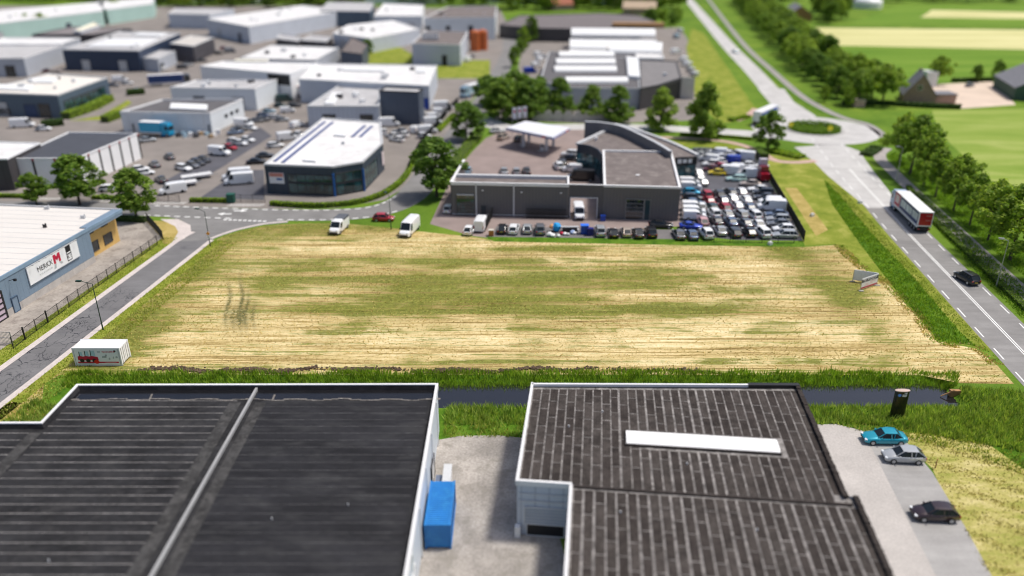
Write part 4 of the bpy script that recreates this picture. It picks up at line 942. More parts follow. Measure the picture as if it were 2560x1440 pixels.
# ---------------------------------------------------------------- estate halls, from near to far
def clutter(root, v, h, n=5, doors=2):
    rnd = random.Random(int(abs(v[0].x) * 7)); a, b, c, d = v[0], v[1], v[2], v[-1]
    for _ in range(n):
        s, t = rnd.uniform(.12, .88), rnd.uniform(.15, .85); q = a.lerp(b, s).lerp(d.lerp(c, s), t); k = rnd.uniform(.7, 1.8)
        MB().box((q.x, q.y, h - .35 + k * .35), (k, k * rnd.uniform(.6, 1.4), k * .7), rnd.uniform(0, 1)).build('rooftop_unit', rnd.choice((TRIM_G, TRIM_W, TRIM_D)), root)
    L = (b - a).length
    for i in range(doors):
        s0 = L * (i + .35 + .2 * rnd.random()) / doors
        if s0 + 4 < L: wrect(root, a, b, s0, s0 + 3.6, .05, min(4.2, h * .6), rnd.choice((TRIM_G, W_SLATE2, GLASS)), 'roller_door', frame=TRIM_D, rows=4)

CLUT = []
b1, v, _ = building('white_hall', 'white hall with dark brown roof and one white skylight next to the car yard', [(300, 279), (524, 282), (606, 247), (405, 248)], 5.6, W_WHITE, R_DARK, TRIM_W, cat='hall', par=.45)
skylight(b1, [(424, 271), (516, 275), (518, 262), (428, 258)], 5.6)
for i in range(3): wrect(b1, v[1], v[2], 8 + i * 3.4, 9.6 + i * 3.4, 2.6, 3.4, GLASS, 'window')
for f in (.08, .36, .64, .92): q = v[0].lerp(v[1], f); MB().tube((q.x, q.y - .08, .1), (q.x, q.y - .08, 5.4), .07, n=6).build('downpipe', TRIM_G, b1)
for f in (.12, .97): q = v[0].lerp(v[1], f); MB().box((q.x, q.y - .2, 1.2), (.3, .3, 2.4)).build('door_post', TRIM_D, b1)
b2, v, _ = building('white_hall', 'plain white hall standing between the dark roofed hall and the tall white hall', [(425, 218), (637, 222), (693, 198), (490, 200)], 6.6, W_WHITE, R_GREY, TRIM_W, cat='hall')
CLUT.append((b2, v, 6.6))
b3, v, _ = building('white_hall', 'tall bright white hall with a black opening in its front', [(500, 165), (725, 185), (792, 156), (560, 152)], 8.5, W_WHITE2, R_WHITE, TRIM_W, cat='hall')
L = (v[1] - v[0]).length; wrect(b3, v[0], v[1], L * .76, L - .4, 4.8, 8.0, BLACK, 'dark_opening', frame=TRIM_D)
skylight(b3, [(585, 153), (668, 154), (672, 149), (590, 148)], 8.5, mat=M('cream_light', (.75, .72, .6), .5))
b4, v, _ = building('long_grey_hall', 'long pale grey hall with wide white roof beside the grass plot', [(747, 197), (1072, 214), (1092, 163), (790, 158)], 7.5, W_LGREY, R_WHITE, TRIM_W, cat='hall')
CLUT.append((b4, v, 7.5))
L = (v[1] - v[0]).length; wrect(b4, v[0], v[1], L * .86, L - .3, .1, 3.6, BIN_B, 'blue_wall_panel', frame=TRIM_B)
skylight(b4, [(1040, 180), (1062, 180), (1064, 168), (1042, 168)], 7.5); skylight(b4, [(850, 175), (960, 178), (962, 172), (852, 169)], 7.5)
b5, v, _ = building('grey_hall', 'grey hall with pale roof behind the blue showroom', [(767, 265), (947, 265), (950, 217), (845, 214)], 6.0, W_LGREY, R_GREY, TRIM_G, cat='hall')
CLUT.append((b5, v, 6.0))
skylight(b5, [(810, 259), (834, 259), (854, 232), (832, 231)], 6.0)
b6, v, _ = building('slate_facade_block', 'tall slate blue facade block at the end of the grey hall', None, 9.3, W_SLATE2, R_GREY, TRIM_D, cat='hall', world=[tuple(P(948, 226, 9.3).xy), tuple(P(1046, 230, 9.3).xy), tuple((P(1046, 230, 9.3) + Vector((.8, 6, 0))).xy), tuple((P(948, 226, 9.3) + Vector((.8, 6.6, 0))).xy)])
b7, v, _ = building('slate_office', 'slate blue office hall with ribbon of windows and cream roof', [(-60, 230), (143, 237), (268, 193), (125, 183)], 6.9, W_SLATE, M('cream_roof', (.72, .68, .62), .8, .06, .1), TRIM_G, cat='office')
CLUT.append((b7, v, 6.9))
L = (v[2] - v[1]).length
wrect(b7, v[1], v[2], 2.5, L * .9, .4, 4.6, GLASS_S, 'ribbon_window', frame=TRIM_D, mull=9, rows=1, fw=.2)
wrect(b7, v[0], v[1], 15, 19, .05, 3.8, M('navy_door', (.03, .06, .14), .5), 'roller_door', frame=TRIM_D)
wrect(b7, v[0], v[1], 3, 10, .6, 2.2, GLASS, 'window', frame=TRIM_D, mull=4)
skylight(b7, [(70, 205), (130, 206), (145, 196), (90, 195)], 6.9); skylight(b7, [(-20, 222), (70, 225), (85, 213), (0, 211)], 6.9)
b8, v, _ = building('navy_hall', 'large navy blue hall with white roof lights', [(155, 123), (345, 126), (450, 82), (300, 78)], 8.2, W_NAVY, R_GREY, TRIM_G, cat='hall')
CLUT.append((b8, v, 8.2))
skylight(b8, [(215, 116), (350, 116), (395, 97), (270, 97)], 8.2); skylight(b8, [(330, 88), (400, 90), (420, 83), (350, 81)], 8.2)
b9, v, _ = building('grey_box_building', 'small grey box building attached to the navy hall', None, 5.2, W_GREY, R_GREY, TRIM_G, cat='building', world=quad3((346, 143), (394, 147), (438, 127), 5.2))
wrect(b9, v[1], v[2], 1.5, 6, .1, 3.0, GLASS, 'window', frame=TRIM_D)
b10, v, _ = building('lilac_grey_hall', 'lilac grey hall at the frame edge behind the slate office', [(-140, 146), (58, 145), (160, 112), (-40, 108)], 7.0, W_GREY, R_GREY, TRIM_W, cat='hall')
CLUT.append((b10, v, 7.0))
b10b, v, _ = building('lilac_grey_hall', 'pale roofed hall between the lilac grey hall and the low dark sheds', [(-40, 112), (150, 110), (200, 94), (10, 93)], 7.2, W_GREY, R_WHITE, TRIM_W, cat='hall')
b11, v, _ = building('ribbed_dark_building', 'dark ribbed building with pale roof right of the navy hall', None, 7.0, W_BROWN, M('stone_roof', (.55, .52, .48), .9, .1, .2), TRIM_G, cat='building', world=quad3((424, 108), (482, 115), (534, 93), 7.0))
for i in range(12):
    a, b = (v[0], v[1]) if i < 6 else (v[1], v[2]); f = (i % 6 + .5) / 6; q = a.lerp(b, f); d = (b - a).normalized(); n = Vector((d.y, -d.x, 0)); q = q + n * .1
    MB().box((q.x, q.y, 3.3), (.8, .25, 6.4), math.atan2(d.y, d.x)).build('wall_rib', M('rib_grey', (.16, .16, .19), .6), b11)
b12, v, _ = building('big_grey_hall', 'very large pale blue grey hall with white roof in the distance', None, 8.4, W_LGREY, R_WHITE, TRIM_W, cat='hall', world=quad3((517, 47), (621, 66), (862, 26), 8.4))
CLUT.append((b12, v, 8.4))
b13, v, _ = building('pale_extension_hall', 'pale blue extension left of the very large grey hall', [(420, 34), (524, 36), (585, 22), (440, 20)], 8.0, W_LGREY, R_GREY, TRIM_W, cat='hall')
for i, (a, b, c, d) in enumerate((((690, 96), (746, 103), (752, 92), (700, 84)), ((750, 100), (815, 104), (830, 92), (778, 86)))):
    building('low_shed', 'low grey lean-to shed in front of the very large grey hall', [a, b, c, d], 4.0, W_BROWN, R_GREY, TRIM_G, cat='shed', group='low grey sheds in front of the very large grey hall')
b14, v, _ = building('grey_flat_hall', 'pale grey flat hall behind the tall white hall', [(600, 145), (790, 150), (847, 118), (680, 112)], 6.5, W_GREY, R_WHITE, TRIM_G, cat='hall')
CLUT.append((b14, v, 6.5))
b15, v, _ = building('dark_blue_block', 'dark slate block right of the grey flat hall by the round bush', [(850, 128), (905, 135), (920, 110), (880, 92)], 7.0, W_SLATE2, R_BROWN, TRIM_D, cat='building')
b16, v, _ = building('white_roof_hall', 'white roofed grey hall behind the grass plot', [(832, 83), (925, 96), (1050, 72), (985, 50), (870, 62)], 6.5, W_LGREY, R_WHITE, TRIM_W, cat='hall')
CLUT.append((b16, v, 6.5))
b17, v, _ = building('pale_double_block', 'pale blue block with brown roof and rooftop plant beside the orange silos', [(1030, 108), (1150, 112), (1170, 78), (1065, 75)], 8.5, W_LGREY, R_BROWN, TRIM_W, cat='building')
for i in range(6):
    c = P(1062 + (i % 3) * 14, 98 - (i // 3) * 9, 8.5); MB().box((c.x, c.y, 9.0), (2.2, 1.6, 1.4)).build('rooftop_unit', TRIM_G, b17)
wrect(b17, v[0], v[1], 13, 15, .1, 4.2, BLACK, 'door')
b18, v, _ = building('far_white_plant', 'long white plant with dark gaps behind the orange silos', [(1060, 45), (1238, 43), (1242, 14), (1120, 16)], 11.0, W_WHITE, R_BROWN, TRIM_W, cat='building')
CLUT.append((b18, v, 11.0))
L = (v[1] - v[0]).length
for f in (.02, .3, .62): wrect(b18, v[0], v[1], L * f, L * f + 2.2, .1, 7, BLACK, 'opening')
b19, v, _ = building('far_grey_roof_hall', 'low white hall beyond the white roofed grey hall', [(935, 40), (1055, 40), (1060, 12), (960, 8)], 8.0, W_WHITE, R_WHITE, TRIM_W, cat='hall')
CLUT.append((b19, v, 8.0))
b20, v, _ = building('mint_green_hall', 'mint green hall with gleaming white roof at the far corner', [(-120, 72), (255, 27), (262, 4), (-60, 30)], 8.5, W_MINT, R_WHITE, TRIM_W, cat='hall')
CLUT.append((b20, v, 8.5))
b21, v, _ = building('mint_green_hall', 'second mint green hall with white roof further along', [(266, 24), (382, 9), (386, -6), (240, 4)], 8.5, W_MINT, R_WHITE, TRIM_W, cat='hall')
b22, v, _ = building('dark_sheds', 'low dark grey sheds in front of the mint green halls', [(80, 86), (230, 86), (330, 72), (180, 66)], 5.0, W_BROWN, M('dim_roof', (.22, .2, .2), .9), TRIM_D, cat='sheds')
b23, v, _ = building('cream_shed', 'small cream yellow roofed shed beside the dark sheds', [(183, 76), (200, 77), (250, 62), (235, 55)], 6.2, W_GREY, M('cream_shed_roof', (.78, .74, .56), .7), TRIM_W, cat='shed')
b24, v, _ = building('far_slate_hall', 'slate grey hall behind the very large grey hall', [(800, 26), (925, 28), (935, 6), (820, 4)], 9, W_SLATE, R_GREY, TRIM_G, cat='hall')
for r_, v_, h_ in CLUT: clutter(r_, v_, h_)
# orange silos
for x, y in ((1188, 127), (1207, 125)):
    c = P(x, y); s = empty('silo', c); tag(s, 'rust orange storage silo beside the pale block', 'silo', 'rust orange storage silos')
    MB().tube(c, c + Vector((0, 0, 8.6)), 2.3, n=20).build('tank', ORANGE, s); MB().tube(c + Vector((0, 0, 8.6)), c + Vector((0, 0, 9.4)), 2.3, .4, 20).build('cone_top', ORANGE, s)
    for z in (2, 4.2, 6.4): MB().tube(c + Vector((0, 0, z)), c + Vector((0, 0, z + .15)), 2.36, n=20).build('band', M('rust_band', (.30, .07, .02), .7), s)
# factory with white barrel skylights
fb, v, _ = building('barrel_light_factory', 'grey factory with four long white barrel skylights behind the row of trees', [(1350, 202), (1430, 219), (1600, 221), (1590, 132), (1372, 130)], 6.3, W_GREY, R_DARK, TRIM_G, cat='factory')
for x0, x1, y, wd in ((1397, 1534, 137, 7), (1390, 1537, 155, 7), (1386, 1540, 174, 6.5), (1414, 1568, 202, 5.5)):
    barrel(fb, P(x0, y, 6.3), P(x1, y, 6.3), wd, 5.96, 1.6)
skylight(fb, [(1570, 195), (1600, 198), (1595, 150), (1566, 146)], 6.3, 1.2)
fc, v, _ = building('black_glass_office', 'dark roofed office with black glass corner and pale concrete side wall', [(1602, 220), (1645, 212), (1704, 194), (1692, 152), (1600, 148)], 6.8, W_BROWN, M('grey_felt', (.20, .19, .19), .9, .12, .3), TRIM_D, cat='office')
wrect(fc, v[1], v[2], .4, (v[2] - v[1]).length - .3, .1, 6.0, BLACK, 'glass_wall', frame=TRIM_D, mull=4)
q0, q1 = v[2], P(1704, 194, 6.8) + Vector((4.2, -1.0, 0)); q1 = Vector((q1.x, q1.y, 0)); c = (q0 + q1) / 2; MB().box((c.x, c.y, 3.5), ((q1 - q0).length, .4, 7.0), math.atan2((q1 - q0).y, (q1 - q0).x)).build('concrete_wall', M('pale_side_wall', (.66, .62, .57), .85, .06, .5), fc)
c = P(1662, 187, 6.8); MB().box((c.x, c.y, 6.9), (1.2, 1.2, .9)).build('roof_fan', TRIM_G, fc)
tn, v, _ = building('white_tent_hall', 'white hall with rounded white roofs behind the barrel light factory', [(1425, 96), (1640, 98), (1660, 146), (1522, 142), (1425, 130)][::-1], 6.0, W_WHITE, R_WHITE, TRIM_W, cat='hall')
barrel(tn, P(1428, 86, 6), P(1636, 88, 6), 14, 5.9, 3.0); barrel(tn, P(1428, 116, 6), P(1520, 118, 6), 15, 5.9, 2.6); barrel(tn, P(1526, 122, 6), P(1655, 125, 6), 19, 5.9, 3.0)
lb, v, _ = building('long_dark_barn', 'long low dark brown building with curved front behind the white tent hall', [(1248, 62), (1340, 70), (1560, 74), (1640, 54), (1600, 38), (1500, 32), (1300, 38)], 6.5, W_BROWN, M('dim_brown_roof', (.16, .14, .14), .9), TRIM_D, cat='building')
c = P(1595, 66, 6.5); MB().box((c.x, c.y, 7.2), (26, 8, 2.0), R(-4)).build('timber_block', WOOD, lb)
# houses at the edge of the estate and the farm
def house(name, label, px, W_, D_, h0, hr, rz, roofm=RTILE_R, wallm=BRICK, group=None, cat='house'):
    c = P(*px); e = empty(name, c); tag(e, label, cat, group); m = Matrix.Rotation(rz, 3, 'Z')
    q = [c + m @ Vector((sx * W_ / 2, sy * D_ / 2, 0)) for sx, sy in ((-1, -1), (1, -1), (1, 1), (-1, 1))]
    r = gable(e, *q, h0, hr, roofm, wallm); ch = c + m @ Vector((W_ * .25, 0, 0)); MB().box((ch.x, ch.y, hr + .2), (.7, .7, 1.4), rz).build('chimney', BRICK, r)
    for i in range(3): wrect(e, q[0], q[1], W_ * (.12 + .3 * i), W_ * (.12 + .3 * i) + 1.3, 1, 2.4, GLASS, 'window', frame=TRIM_W)
    for i in range(2): wrect(e, q[1], q[2], D_ * (.15 + .45 * i), D_ * (.15 + .45 * i) + 1.4, 1, 2.4, GLASS, 'window', frame=TRIM_W)
    return e, q
e, q = house('farmhouse', 'brick farmhouse with steep dark roof and gable facing the road', (2290, 252), 11, 9.5, 2.8, 9.2, R(72), RTILE, BRICK)
wrect(e, q[3], q[0], 3.6, 5.0, 4.4, 5.8, GLASS, 'attic_window', frame=TRIM_W)
c = P(2345, 256); MB().box((c.x, c.y, 1.5), (8, 6, 3.0)).build('outbuilding', BRICK, e); MB().box((c.x, c.y, 3.1), (8.5, 6.5, .25)).build('outbuilding_roof', RTILE, e); c = P(2318, 214); MB().box((c.x, c.y, 2.6), (4, 5, 5.2)).build('white_annex', TRIM_W, e)
house('farm_barn', 'dark green timber barn with grey roof beside the sandy farm yard', (2575, 236), 26, 17, 4.0, 8.5, R(74), RTILE, M('green_boards', (.05, .10, .07), .8, .15, 1), cat='barn')
house('far_house', 'red roofed house among trees beyond the long dark barn', (1400, 24), 16, 12, 4, 9, R(20), group='red roofed houses at the estate edge'); house('far_house', 'sandy coloured house at the far end of the estate by the road', (1598, 34), 22, 14, 4, 8, R(-10), M('sand_tiles', (.50, .38, .27), .9), BRICK)
house('far_house', 'grey roofed farm shed among trees beyond the road trees', (1990, 48), 30, 14, 4, 9, R(80), RTILE, WOOD); house('far_house', 'pale blue roofed barn at the far edge of the fields', (2105, 8), 40, 20, 5, 9, R(5), M('blue_roof', (.45, .52, .60), .7), BRICK)
c = P(2168, 20); d_ = empty('white_dome_tank', c); tag(d_, 'white domed storage tank in the far green field', 'tank'); m = MB(); m.tube(c, c + Vector((0, 0, 4)), 10, n=24); m.build('wall', TRIM_W, d_)
m = MB(); ns = 24
for j in range(5):
    t = j / 5 * math.pi / 2
    for i in range(ns): a = 2 * math.pi * i / ns; m.v.append(c + Vector((10 * math.cos(t) * math.cos(a), 10 * math.cos(t) * math.sin(a), 4 + 4 * math.sin(t))))
m.v.append(c + Vector((0, 0, 8)))
for j in range(4):
    for i in range(ns): k = (i + 1) % ns; m.f.append((j * ns + i, j * ns + k, (j + 1) * ns + k, (j + 1) * ns + i))
for i in range(ns): m.f.append((4 * ns + i, 4 * ns + (i + 1) % ns, 5 * ns))
m.build('dome', SKYL, d_, smooth=True)
for px_, w_ in (((1010, 10), 60), ((450, 6), 40), ((560, 8), 50), ((620, 6), 30), ((1560, 16), 26), ((1500, 8), 30), ((1280, 8), 40)):
    building('far_works', 'pale distant works building among the far trees', None, 8, W_WHITE, R_GREY, TRIM_W, cat='building', group='pale distant works buildings', world=[(P(*px_).x - w_ / 2, P(*px_).y), (P(*px_).x + w_ / 2, P(*px_).y), (P(*px_).x + w_ / 2, P(*px_).y + 30), (P(*px_).x - w_ / 2, P(*px_).y + 30)])

# ================================================================ VEGETATION
BARK = M('bark', (.10, .075, .055), .95, .2, 2, bmp=.6)
def tree_meshes(seed, shape, nclump, per, leaf, trunk_h, mat, rad=1.0):
    """unit tree about 10 m tall: a trunk with limbs and a crown of leaf clumps"""
    rnd = random.Random(seed); t = MB(); H0 = 10.0
    lean = Vector((rnd.uniform(-.3, .3), rnd.uniform(-.3, .3), 0))
    top = Vector((lean.x, lean.y, H0 * .72)); mid = Vector((lean.x * .4, lean.y * .4, trunk_h))
    t.tube((0, 0, -.1), mid, .24, .17, 9, False); t.tube(mid, top, .17, .05, 7, False)
    cl = []
    tries = 0
    while len(cl) < nclump:
        tries += 1
        z = rnd.uniform(trunk_h * .9, H0); f = (z - trunk_h * .9) / (H0 - trunk_h * .9)
        if shape == 'cone': rmax = 3.1 * (1 - f) ** .75 * min(1, .55 + f * 3) + .25
        elif shape == 'round': rmax = 3.6 * math.sqrt(max(0.02, 1 - (2 * f - .9) ** 2 * .9))
        elif shape == 'broad': rmax = 4.5 * math.sqrt(max(0.02, 1 - (2 * f - .75) ** 2 * .85))
        else: rmax = 3.0 * math.sqrt(max(0.02, 1 - (2 * f - .9) ** 2))
        a = rnd.uniform(0, 2 * math.pi); rmax *= rad * (1 + .22 * math.sin(3 * a + seed) + .12 * math.sin(5 * a + 2 * seed + z))
        r = rmax * math.sqrt(rnd.uniform(.12, 1))
        cl.append(Vector((r * math.cos(a) + lean.x * f, r * math.sin(a) + lean.y * f, z)))
    for c in cl[:max(9, nclump // 4)]:
        s = mid.lerp(top, max(0, min(.85, (c.z - trunk_h) / (H0 - trunk_h) - .25))); t.tube(s, s.lerp(c, .9), .075, .02, 5, False)
    m = MB(); leafs = []
    for c in cl:
        rr = rnd.uniform(.55, 1.05)
        for _ in range(per):
            d = Vector((rnd.gauss(0, 1), rnd.gauss(0, 1), rnd.gauss(0, .8)))
            p = c + d.normalized() * rr * rnd.uniform(.55, 1.05)
            n = (d.normalized() + Vector((rnd.uniform(-.8, .8), rnd.uniform(-.8, .8), rnd.uniform(-.3, 1.0)))).normalized()
            q = n.to_track_quat('Z', 'Y'); s = leaf * rnd.uniform(.6, 1.3); k = len(m.v); w_ = s * .62
            for x, y, z in ((-s, 0, 0), (0, -w_, .08 * s), (s, 0, -.1 * s), (0, w_, .08 * s)): m.v.append(p + q @ Vector((x, y, z)))
            m.f.append((k, k + 1, k + 2, k + 3))
    tm, cm = t.mesh('trunk', smooth=True), m.mesh('crown'); tm.materials.append(BARK); cm.materials.append(mat); return tm, cm
TT = {'street': tree_meshes(11, 'round', 84, 80, .27, 2.6, LEAF_D), 'broad': tree_meshes(1, 'broad', 84, 80, .27, 4.2, LEAF), 'broad2': tree_meshes(2, 'broad', 76, 80, .27, 4.0, LEAF), 'round': tree_meshes(3, 'round', 76, 75, .28, 1.8, LEAF_D), 'cone': tree_meshes(4, 'cone', 76, 75, .27, 1.3, LEAF_D),
      'cone2': tree_meshes(5, 'cone', 76, 75, .27, 1.2, LEAF), 'young': tree_meshes(6, 'thin', 56, 75, .25, 2.8, LEAF), 'light': tree_meshes(8, 'round', 56, 55, .31, 1.6, LEAF_L)}
def tree(kind, px, hgt, wide, label, group=None, name='tree', cat='tree', world=None):
    c = Vector((*world, 0)) if world else P(*px); e = empty(name, c, random.uniform(0, 6.28)); e.scale = (wide * hgt / 10, wide * hgt / 10, hgt / 10)
    tag(e, label, cat, group); tm, cm = TT[kind]; obj('trunk', tm, e); obj('crown', cm, e); return e
# row along the cycle path
for i, (px, hg, wd, kd) in enumerate((((2246, 408), 9.6, .92, 'broad'), ((2274, 436), 10.3, 1.0, 'broad2'), ((2308, 465), 9.8, .95, 'broad'), ((2338, 494), 9.4, .9, 'broad2'), ((2383, 527), 9.3, .95, 'broad'), ((2423, 564), 9.0, .95, 'broad2'),
                                      ((2469, 602), 9.2, 1.0, 'broad'), ((2524, 650), 10.2, 1.0, 'broad2'), ((2592, 708), 10.4, 1.0, 'broad'))):
    tree(kd, px, hg * (1.2, 1.28, 1.1, 1.05, 1.18, 1.08, 1.16, 1.26, 1.25)[i], wd * (.86, .95, .8, .92, .84, .9, .82, .94, .9)[i], 'broad leafy roadside tree in the row along the cycle path by the road', 'roadside trees along the cycle path')
# trees round the street and the filling station
tree('street', (1092, 492), 12.0, 1.15, 'large leafy tree beside the dealership corner on the street verge', name='street_tree')
tree('round', (1166, 352), 9.8, 1.25, 'round dark tree on the verge between street and filling station', name='street_tree')
tree('street', (200, 512), 9.8, 1.3, 'bushy street tree in front of the striped white warehouse', name='street_tree'); tree('street', (342, 547), 9.4, 1.15, 'young street tree with bare trunk beside the company fence', name='street_tree'); tree('street', (92, 512), 6.4, 1.1, 'small street tree behind the cream company roof', name='street_tree')
for px, hg in (((1400, 293), 11.2), ((1476, 297), 9.6), ((1545, 306), 10.2)): tree('cone', px, hg, 1.45, 'conical dark tree in the row before the barrel light factory', 'conical trees before the barrel light factory', name='conical_tree')
tree('cone2', (1648, 326), 11.3, 1.3, 'conical green tree in front of the black glass office', name='conical_tree'); tree('cone2', (1762, 346), 14.4, 1.12, 'tall conical tree on the verge left of the roundabout', name='conical_tree'); tree('round', (1920, 374), 9.4, 1.05, 'dense round tree on the verge beside the red path', name='street_tree')
for px, hg, k in (((1240, 285), 9, 'round'), ((1258, 300), 10, 'round'), ((1290, 262), 9, 'round'), ((1325, 300), 10, 'round'), ((1345, 285), 9.5, 'cone'), ((1222, 265), 8, 'round'), ((1300, 300), 7, 'light')):
    tree(k, px, hg * 1.15, 1.3, 'dark leafy tree in the clump behind the filling station', 'tree clump behind the filling station')
tree('round', (920, 138), 6.5, 1.2, 'round green bush tree on the grass plot by the dark slate block', name='bush'); tree('light', (1310, 128), 11, .8, 'bright green tree at the street bend by the long dark barn'); tree('round', (1330, 105), 12, .8, 'dark tree behind the bright green tree at the street bend'); tree('round', (1285, 168), 8, .8, 'round dark tree on the street verge left of the factory yard'); tree('round', (1300, 140), 7, .8, 'small dark tree between the street bend trees')
# avenue along the north road
av = smoothline(PX([(2135, 262), (2085, 235), (2030, 190), (1985, 150), (1945, 110), (1905, 70), (1865, 30), (1835, 5)]), 6)
n_ = 0
for p, d in along(av, 11.5):
    for o_ in (0, 9):
        q = p + Vector((d.y, -d.x, 0)) * (o_ + random.uniform(-1.5, 1.5)); tree(random.choice(('round', 'broad', 'broad2')), None, random.uniform(9, 12.5), random.uniform(.95, 1.2), 'avenue tree in the dense belt along the north road', 'dense tree belt along the north road', name='avenue_tree', world=(q.x, q.y)); n_ += 1
for px, hg, k, lb in (((2168, 238), 9, 'cone', 'dark garden tree beside the farm lawn'), ((2145, 215), 7, 'round', 'reddish dark small tree at the lawn edge'), ((2175, 215), 9, 'round', 'tall garden tree behind the farm lawn'), ((2340, 212), 10, 'broad2', 'tall tree behind the brick farmhouse'), ((2240, 215), 6, 'round', 'low tree between the lawn and the farmhouse'), ((2440, 205), 6, 'round', 'round shrub tree by the sandy farm yard'), ((2490, 200), 7, 'round', 'tree beside the green barn gable'), ((2120, 268), 6, 'light', 'light green young tree before the farm lawn'),
                      ((2105, 225), 9, 'broad', 'leafy tree at the corner of the farm lawn'), ((2060, 255), 5, 'light', 'small light tree at the roundabout side of the avenue')):
    tree(k, px, hg, .9, lb, name='garden_tree')
for i in range(60):
    x = random.uniform(2040, 2110); y = random.uniform(22, 60)
    if i < 14: tree(random.choice(('round', 'broad')), (x, y), random.uniform(12, 18), 1.0, 'dark tree in the copse in the far fields', 'copse in the far fields')
# belts of trees beyond the estate
for x0, x1, y, n_, hg in ((1230, 1700, 22, 24, 15), (420, 860, 10, 20, 14), (0, 260, 2, 14, 16), (900, 1240, 4, 16, 15), (380, 430, 14, 3, 13), (1620, 1700, 60, 5, 9), (1850, 2000, 2, 8, 16), (40, 150, 76, 7, 9), (1240, 1560, 2, 16, 17), (2200, 2560, 1, 12, 16), (380, 900, 16, 14, 11), (640, 1240, 9, 26, 14), (0, 400, -4, 24, 16), (255, 300, 40, 3, 8), (330, 345, 30, 2, 8), (980, 1010, 60, 2, 8)):
    for i in range(n_):
        xx = x0 + (x1 - x0) * (i + random.random()) / n_; tree(random.choice(('round', 'broad', 'light', 'round')), (xx, y + random.uniform(-5, 5)), hg * random.uniform(.7, 1.15), random.uniform(1.0, 1.4), 'tree in the far belt beyond the industrial estate', 'far tree belt beyond the estate', name='far_tree')
hz_ = MB()
for i in range(5200):
    x = random.uniform(-1100, 900); y = 900 + random.uniform(-60, 500); s = random.uniform(3, 8); z = random.uniform(2, 13)
    q = Vector((random.gauss(0, 1), random.gauss(0, 1), random.gauss(0, 1))).to_track_quat('Z', 'Y'); k = len(hz_.v)
    hz_.v += [Vector((x, y, z)) + q @ Vector(c) * s for c in ((-1, 0, 0), (0, -.8, .2), (1, 0, 0), (0, .8, .2))]; hz_.f.append((k, k + 1, k + 2, k + 3))
tag(hz_.build('distant_wood', LEAF_D, kind='stuff'), 'dark green wood on the far edge of the plain', 'wood')

# hedges: a boxy core hidden under leaves
def hedge(label, line, wd, hh, mat, dens=60, name='hedge', leaf=.12, group=None, z=0):
    e = empty(name, (line[0].x, line[0].y, 0)); tag(e, label, 'hedge', group); core = MB()
    a, b = side(line, -wd * .42), side(line, wd * .42); n = len(line)
    for zz in (z, z + hh * .9): core.v += [Vector((p.x, p.y, zz)) for p in a] + [Vector((p.x, p.y, zz)) for p in b]
    for i in range(n - 1): core.f += [(i, i + 1, 2 * n + i + 1, 2 * n + i), (n + i, 3 * n + i, 3 * n + i + 1, n + i + 1), (2 * n + i, 2 * n + i + 1, 3 * n + i + 1, 3 * n + i)]
    core.f += [(0, 2 * n, 3 * n, n), (n - 1, 2 * n - 1, 4 * n - 1, 3 * n - 1)]; core.build('twigs', M('hedge_core', (.045, .07, .012), .95, .2, 1), e)
    m = MB(); L = sum((line[i + 1] - line[i]).length for i in range(n - 1))
    for _ in range(int(L * dens * (wd + 2 * hh))):
        d = random.uniform(0, L); acc = 0
        for i in range(n - 1):
            s = (line[i + 1] - line[i]).length
            if acc + s >= d: break
            acc += s
        t = (line[i + 1] - line[i]).normalized(); nn = Vector((t.y, -t.x, 0)); p = line[i] + t * (d - acc); f = random.random() * (wd + 2 * hh)
        if f < wd: q = p + nn * (f - wd / 2); zz = hh * random.uniform(.88, 1.04)
        else: sg_ = 1 if random.random() < .5 else -1; q = p + nn * sg_ * wd / 2 * random.uniform(.85, 1.05); zz = random.uniform(.03, hh)
        qq = Vector((random.gauss(0, 1), random.gauss(0, 1), random.gauss(.6, 1))).to_track_quat('Z', 'Y'); k = len(m.v); s = leaf * random.uniform(.6, 1.4)
        m.v += [Vector((q.x, q.y, z + zz)) + qq @ Vector(c) * s for c in ((-1, 0, 0), (0, -.6, .1), (1, 0, 0), (0, .6, .1))]; m.f.append((k, k + 1, k + 2, k + 3))
    m.build('foliage', mat, e); return e
hedge('bright green clipped hedge curving round the blue showroom', smoothline(PX([(677, 513), (760, 518), (830, 517), (900, 508), (955, 490), (995, 464), (1018, 438), (1034, 405), (1050, 380)])), 1.1, .95, HEDGE, 40)
hedge('short bright green hedge block at the car yard entrance', smoothline(PX([(476, 505), (570, 506)])), 1.0, .9, HEDGE, 40); hedge('bright green hedge under the street trees by the striped warehouse', smoothline(PX([(232, 497), (320, 500), (388, 503)])), 1.0, .8, HEDGE, 30)
hedge('bright green hedge strip at the frame edge before the brown annex', smoothline(PX([(-40, 493), (75, 494)])), 1.0, .8, HEDGE, 30); hedge('dark green hedge behind the company yard', smoothline(PX([(285, 551), (365, 555)])), 1.3, .9, HEDGE_D, 40)
hedge('narrow bright hedge along the white van compound', smoothline(PX([(1095, 330), (1135, 290)])), 1.6, .8, HEDGE, 30); hedge('green hedge along the filling station side of the street', smoothline(PX([(1135, 420), (1165, 375), (1195, 345)])), 3.0, 1.0, LEAF_L, 20)
hedge('low dark hedge between the main road and the cycle path', smoothline(PX([(2270, 470), (2310, 525), (2340, 560), (2450, 666), (2560, 772), (2700, 900)])), 1.0, .65, LEAF_D, 45)
hedge('dark hedge in front of the farm garden', smoothline(PX([(2105, 262), (2200, 262), (2290, 268), (2400, 272)])), 1.6, 1.4, HEDGE_D, 16, leaf=.25); hedge('long hedge behind the farm yard', smoothline(PX([(2380, 205), (2480, 203)])), 1.6, 1.4, HEDGE_D, 14, leaf=.25)
